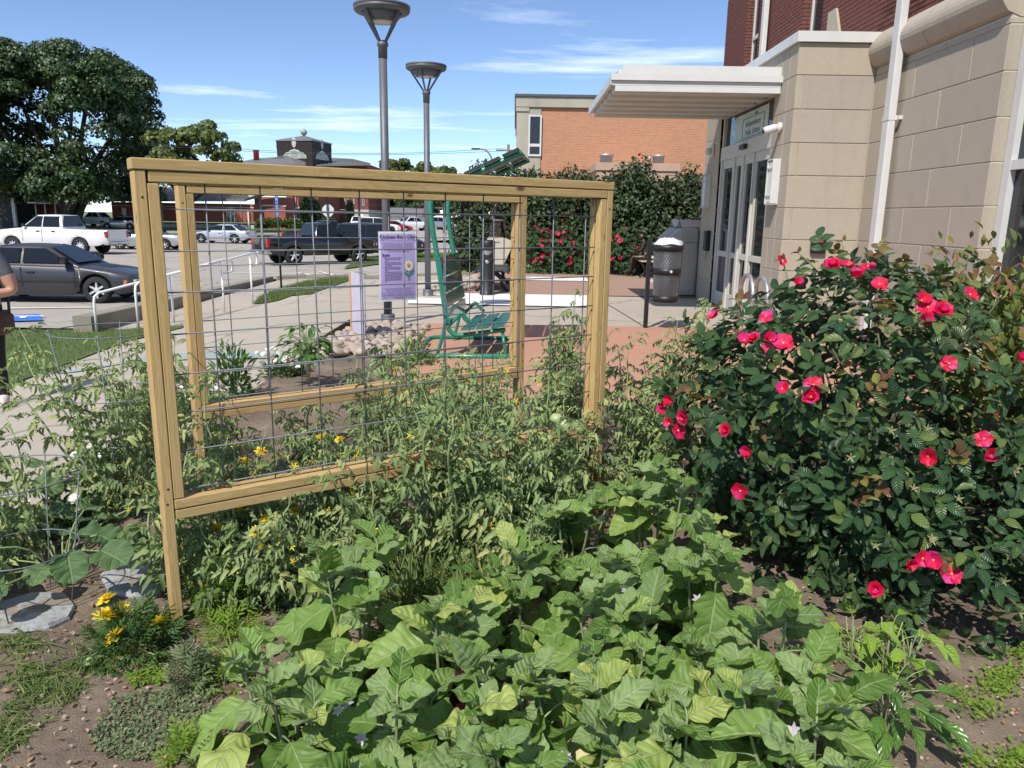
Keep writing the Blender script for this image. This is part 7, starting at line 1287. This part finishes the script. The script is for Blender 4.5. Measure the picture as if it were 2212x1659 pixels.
scatter_ground('clover_weeds', 1500, [(2050, 1500), (2130, 1440), (2230, 1400), (2260, 1700), (2080, 1680), (2030, 1600)], T_oval, .016, M_bright, .5, .012, 5, 'loose pale clover weeds in the bed corner', 'weeds', 16); scatter_ground('bed_weeds', 1700, [(0, 1390), (180, 1330), (330, 1380), (380, 1440), (200, 1470), (120, 1560), (0, 1660)], T_thin, .055, M_grass, .25, .004, 6, 'grassy weeds between the flagstones and the marigold', 'weeds', 40); scatter_ground('bed_weeds', 1500, [(860, 1240), (1100, 1240), (1080, 1420), (980, 1480), (840, 1420)], T_thin, .17, M_grass, 1.1, .004, 7, 'tall grass tuft in the gap between the eggplants', 'weeds', 14); scatter_ground('bed_weeds', 1300, [(500, 1240), (1700, 1060), (1750, 1500), (1500, 1660), (520, 1660)], T_oval, .03, M_mari, .6, .01, 8, 'low green weeds under the eggplants', 'weeds', 50)
M_litter = leaf_mat('dead_leaf', (.16, .09, .05), (.30, .19, .11), tip=(.36, .2, .12), rough=.8, trans=.1, veins=0); scatter_ground('leaf_litter', 900, [(-20, 1280), (700, 1180), (2230, 1250), (2260, 1700), (-40, 1700)], T_oval, .022, M_litter, .12, .003, 9, 'dry brown leaf bits on the soil', 'leaf litter'); scatter_ground('soil_crumbs', 1300, [(-20, 1280), (700, 1180), (2230, 1250), (2260, 1700), (-40, 1700)], leaf_tpl(2, 3, lambda t: .4, fold=.8, droop=-.3), .012, pm('pale_crumb', (.34, .27, .2), .9), .2, .002, 10, 'pale soil crumbs and pebbles', 'pebbles')
for i, (u, v, h, rx, n) in enumerate(((418, 1478, .16, .07, 120), (482, 1478, .10, .07, 60), (420, 1645, .10, .08, 70), (470, 1330, .26, .14, 200), (500, 1400, .14, .12, 120))):
    p = gp(u, v, .03); flower_mound('feathery_weed', ('feathery upright weed on the bare soil', 'pale young marigold seedling on the bare soil', 'pale seedling below the spurge mat', 'feathery pale green plant right of the trellis post', 'low feathery plant on the soil right of the post')[i], p.x, p.y, rx, h, n, T_feather, .055, (M_bright, M_mari, M_weed)[0 if i in (1, 2, 3) else 2 if i == 0 else 0], [], FL_pet, .03, 80 + i, 'weed', up=1.5)
# ================================================================ lawns
T_blade = (np.array(((0, -.035, 0), (0, .035, 0), (.6, .025, .0), (.6, -.025, .0), (1, .004, -.12), (1, -.004, -.12))), np.array(((0, 3, 2, 1), (3, 5, 4, 2))), np.zeros((6, 2)))
def lawn(name, poly, n, size, label, seed):
    r = np.random.default_rng(seed); tr = [[Vector((poly[i][0], poly[i][1], 0)) for i in t] for t in tessellate_polygon([[Vector((p[0], p[1], 0)) for p in poly]])]; ar = np.array([abs((t[1] - t[0]).cross(t[2] - t[0]).z) for t in tr]); k = r.choice(len(tr), n, p=ar / ar.sum()); a, b = r.uniform(size=n), r.uniform(size=n); f = a + b > 1; a[f], b[f] = 1 - a[f], 1 - b[f]; P = np.array([tuple(tr[i][0] + (tr[i][1] - tr[i][0]) * x + (tr[i][2] - tr[i][0]) * y) for i, x, y in zip(k, a, b)]); P[:, 2] = [gz(x, y) + .035 for x, y in P[:, :2]]
    D = unit(np.concatenate([r.normal(size=(n, 2)) * .45, np.ones((n, 1))], 1)); o = link(name, np_mesh(name, [(T_blade, basis(D, rand_dirs(n, r)), P, size * r.uniform(.6, 1.3, n), r.uniform(0, 1, n) ** 1.3)], M_grass)); tag(o, label, 'grass', kind='stuff')
lawn('grass_blades', [p for p in lawnA if True], 26000, .075, 'mown grass blades by the path end', 1); lawn('grass_blades', lawnB, 12000, .09, 'mown grass blades on the strip by the handrails', 2); lawn('grass_blades', lawnC, 9000, .12, 'mown grass blades beyond the kerb', 3)
# ================================================================ trees and shrubs of the distance
def tree(name, label, base, crown_c, crown_r, nclump, per, lsize, mat, seed, group=None, trunk_r=.4, limbs=7, clump=.22, sparse=0., fork=.35, boxy=1.0):
    r = np.random.default_rng(seed); q = random.Random(seed); base = Vector(base); root = thing(name, label, 'tree', base, 0, group); c, R_ = np.array(crown_c), np.array(crown_r); d = rand_dirs(nclump, r); d = np.sign(d) * np.abs(d) ** boxy; d[:, 2] = np.where(d[:, 2] < -.85, -d[:, 2], d[:, 2]); rad_ = r.uniform(.55, 1.0, nclump) ** .6; C = c + d * R_ * rad_[:, None]; cr_ = clump * R_.mean() * r.uniform(.65, 1.25, nclump)
    n = nclump * per; k = np.repeat(np.arange(nclump), per); dd = rand_dirs(n, r); dd[:, 2] = np.where(dd[:, 2] < -.3, -dd[:, 2], dd[:, 2]); P = C[k] + dd * cr_[k][:, None] * np.array((1, 1, .72)) * r.uniform(.6, 1.0, (n, 1)) ** .5; D = unit(np.cross(dd, r.normal(size=(n, 3))) + dd * .25 + np.array((0, 0, -.3))); U = unit(dd + r.normal(size=(n, 3)) * .4 + np.array((0, 0, .35))); mass('crown', [(T_clump, basis(D, U), P, lsize * r.uniform(.7, 1.35, n), np.clip(np.repeat(r.uniform(0, .55, nclump), per) + r.uniform(0, .42, n), 0, .999))], mat, root)
    top = Vector(c); h = top.z - base.z; fk = base + Vector((0, 0, max(1.2, h * fork))); m_ = MB(); m_.tube([base - Vector((0, 0, .3)), base.lerp(fk, .5) + Vector((trunk_r * .2, 0, 0)), fk], [trunk_r * 1.25, trunk_r, trunk_r * .85], 10); tr_ = m_.build('trunk', M_trunk, root)
    for i in range(limbs):
        e = Vector(C[i * (nclump // limbs)]); MB().tube(bez([fk - Vector((0, 0, .3)), fk.lerp(e, .4) + Vector((q.uniform(-.3, .3), q.uniform(-.3, .3), .2 * h * .3)), e], 4), [trunk_r * .6 * (1 - .09 * j) for j in range(9)], 7, cap=False).build('limb', M_trunk, tr_)
    return root
b = at_ground(150, 88); lo_, hi_ = at(150, 452, 88).z, at(100, 98, 88).z; cxm = at(105, 300, 88).x; rx = at(368, 380, 88).x - cxm
tree('big_tree', 'huge dark green round crowned tree behind the white pickup', b, (cxm, 88, lo_ + (hi_ - lo_) * .46), (rx * .86, rx * .8, (hi_ - lo_) * .50), 340, 300, .34, M_maple, 3, trunk_r=.75, limbs=9, clump=.19, fork=.2, boxy=.68)
for a_, (du, hv) in enumerate(((165, 480), )): MB().tube(bez([b + Vector((.6, 0, 0)), b + Vector((1.6, .3, 3)), b + Vector((4, 1, 6))], 5), .5, 8).build('second_trunk', M_trunk, bpy.data.objects['big_tree'])
b = at_ground(392, 82); y_ = 82; cx_ = at(425, 330, y_); tree('small_tree', 'sparse light green tree with dark bare limbs before the church wing', b, (cx_.x, y_, at(425, 345, y_).z), (at(525, 340, y_).x - cx_.x, 4.0, (at(425, 275, y_).z - at(425, 425, y_).z) * .5), 62, 130, .40, M_tree2, 5, trunk_r=.32, limbs=12, clump=.26, fork=.3)
for i, (u, vt, w_, y_) in enumerate(((845, 352, 30, 150), (880, 350, 34, 155), (925, 356, 32, 148), (965, 362, 26, 150), (905, 400, 45, 140), (830, 405, 35, 145), (1000, 380, 40, 150), (1060, 385, 45, 150))):
    b = at_ground(u, y_); z1 = at(u, vt, y_).z; rx = at(u + w_, 400, y_).x - b.x; tree('street_tree', ('rounded tree behind the near lamp post', 'tallest rounded tree between the lamp posts', 'rounded tree behind the far lamp post', 'tree behind the green bench frame', 'low dark tree over the far parked cars', 'dark tree beside the church hall', 'tree behind the left end of the hedge', 'tree between the hedge and the orange building')[i], b, (b.x, y_, z1 * .58), (rx, rx, z1 * .44), 46, 110, .62, M_tree2 if i in (0, 1, 2) else M_maple, 20 + i, 'trees down the street', trunk_r=.3, limbs=5, clump=.3)
for i, (u, v0, v1, w_, y_, lb) in enumerate(((662, 432, 492, 11, 103, 'dark columnar evergreen against the church corner'), (681, 436, 492, 9, 104, 'second dark columnar evergreen by the church corner'), (756, 438, 484, 6, 122, 'slim dark evergreen before the church hall'))):
    z1, z0 = at(u, v0, y_).z, -.4; rx = at(u + w_, 460, y_).x - at(u, 460, y_).x; x = at(u, 460, y_).x; shrub('evergreen', lb, [((x, y_, z0 + (z1 - z0) * .5), (rx, rx, (z1 - z0) * .54))], 2600, T_clump, .34, M_conif, (x, y_), 'evergreen', .8, 1.02, 'columnar evergreens', 1.2, seed=i)
for i, (u0, u1, v0, v1, y_, lb) in enumerate(((557, 608, 479, 497, 93, 'clipped box hedge beside the church return wall'), (614, 650, 480, 498, 94, 'rounded box shrub by the service door'), (690, 722, 481, 492, 112, 'low clipped hedge by the road sign'))):
    a, c = at(u0, v1, y_), at(u1, v0, y_); z0 = gz(a.x, y_); n = 3; hw_ = (c.x - a.x) / 2; shrub('clipped_hedge', lb, [((a.x + hw_ * (.4 + .6 * k), y_, z0 + .7), (hw_ * .5, .9, max(.7, c.z - z0 - .6))) for k in range(3)], 2600, T_clump, .2, M_boxh, (a.x + hw_, y_), 'hedge', .85, 1.02, 'clipped hedges at the church', .3, trunk=False, seed=10 + i)
EXTRA = [('slender tomato shoot by the green bench side of the rear mesh', -.2, 5.0, .8, .2, 6, (0, 0)), ('tomato bush before the front bottom rail by the eggplants', .05, 3.05, .6, .26, 7, (0, 0)), ('tomato bush filling the gap under the rear rail', -.55, 4.75, .75, .3, 8, (0, 0)), ('tomato bush at the left post foot beside the pale fern', -.95, 3.2, .7, .25, 7, (0, 0)), ('tomato bush beside the middle wires of the front mesh', -.1, 3.95, .85, .26, 8, (0, 0)), ('tomato bush beyond the right post of the rear trellis', .45, 5.3, .95, .28, 8, (0, 0)), ('tomato bush under the left half of the rear mesh', -1.35, 4.9, .45, .25, 6, (0, 0)), ('tomato bush straggling over the foot of the left front post', -1.42, 3.0, .85, .3, 7, (0, 0)), ('tomato bush between the front post foot and the orange marigolds', *gp(505, 1190, .3).xy, .55, .24, 7, (0, 0)), ('tomato bush hanging below the left half of the bottom rail', *gp(620, 1150, .35).xy, .62, .26, 8, (0, 0)), ('tomato bush between the rose bush and the right post', .72, 4.2, .85, .24, 7, (0, 0))]
for i, (lb, x, y, h, sp_, n, ln_) in enumerate(EXTRA): tomato(lb, x, y, h, sp_, n, 170 + i, ln_, leaf=.11, dens=.030)
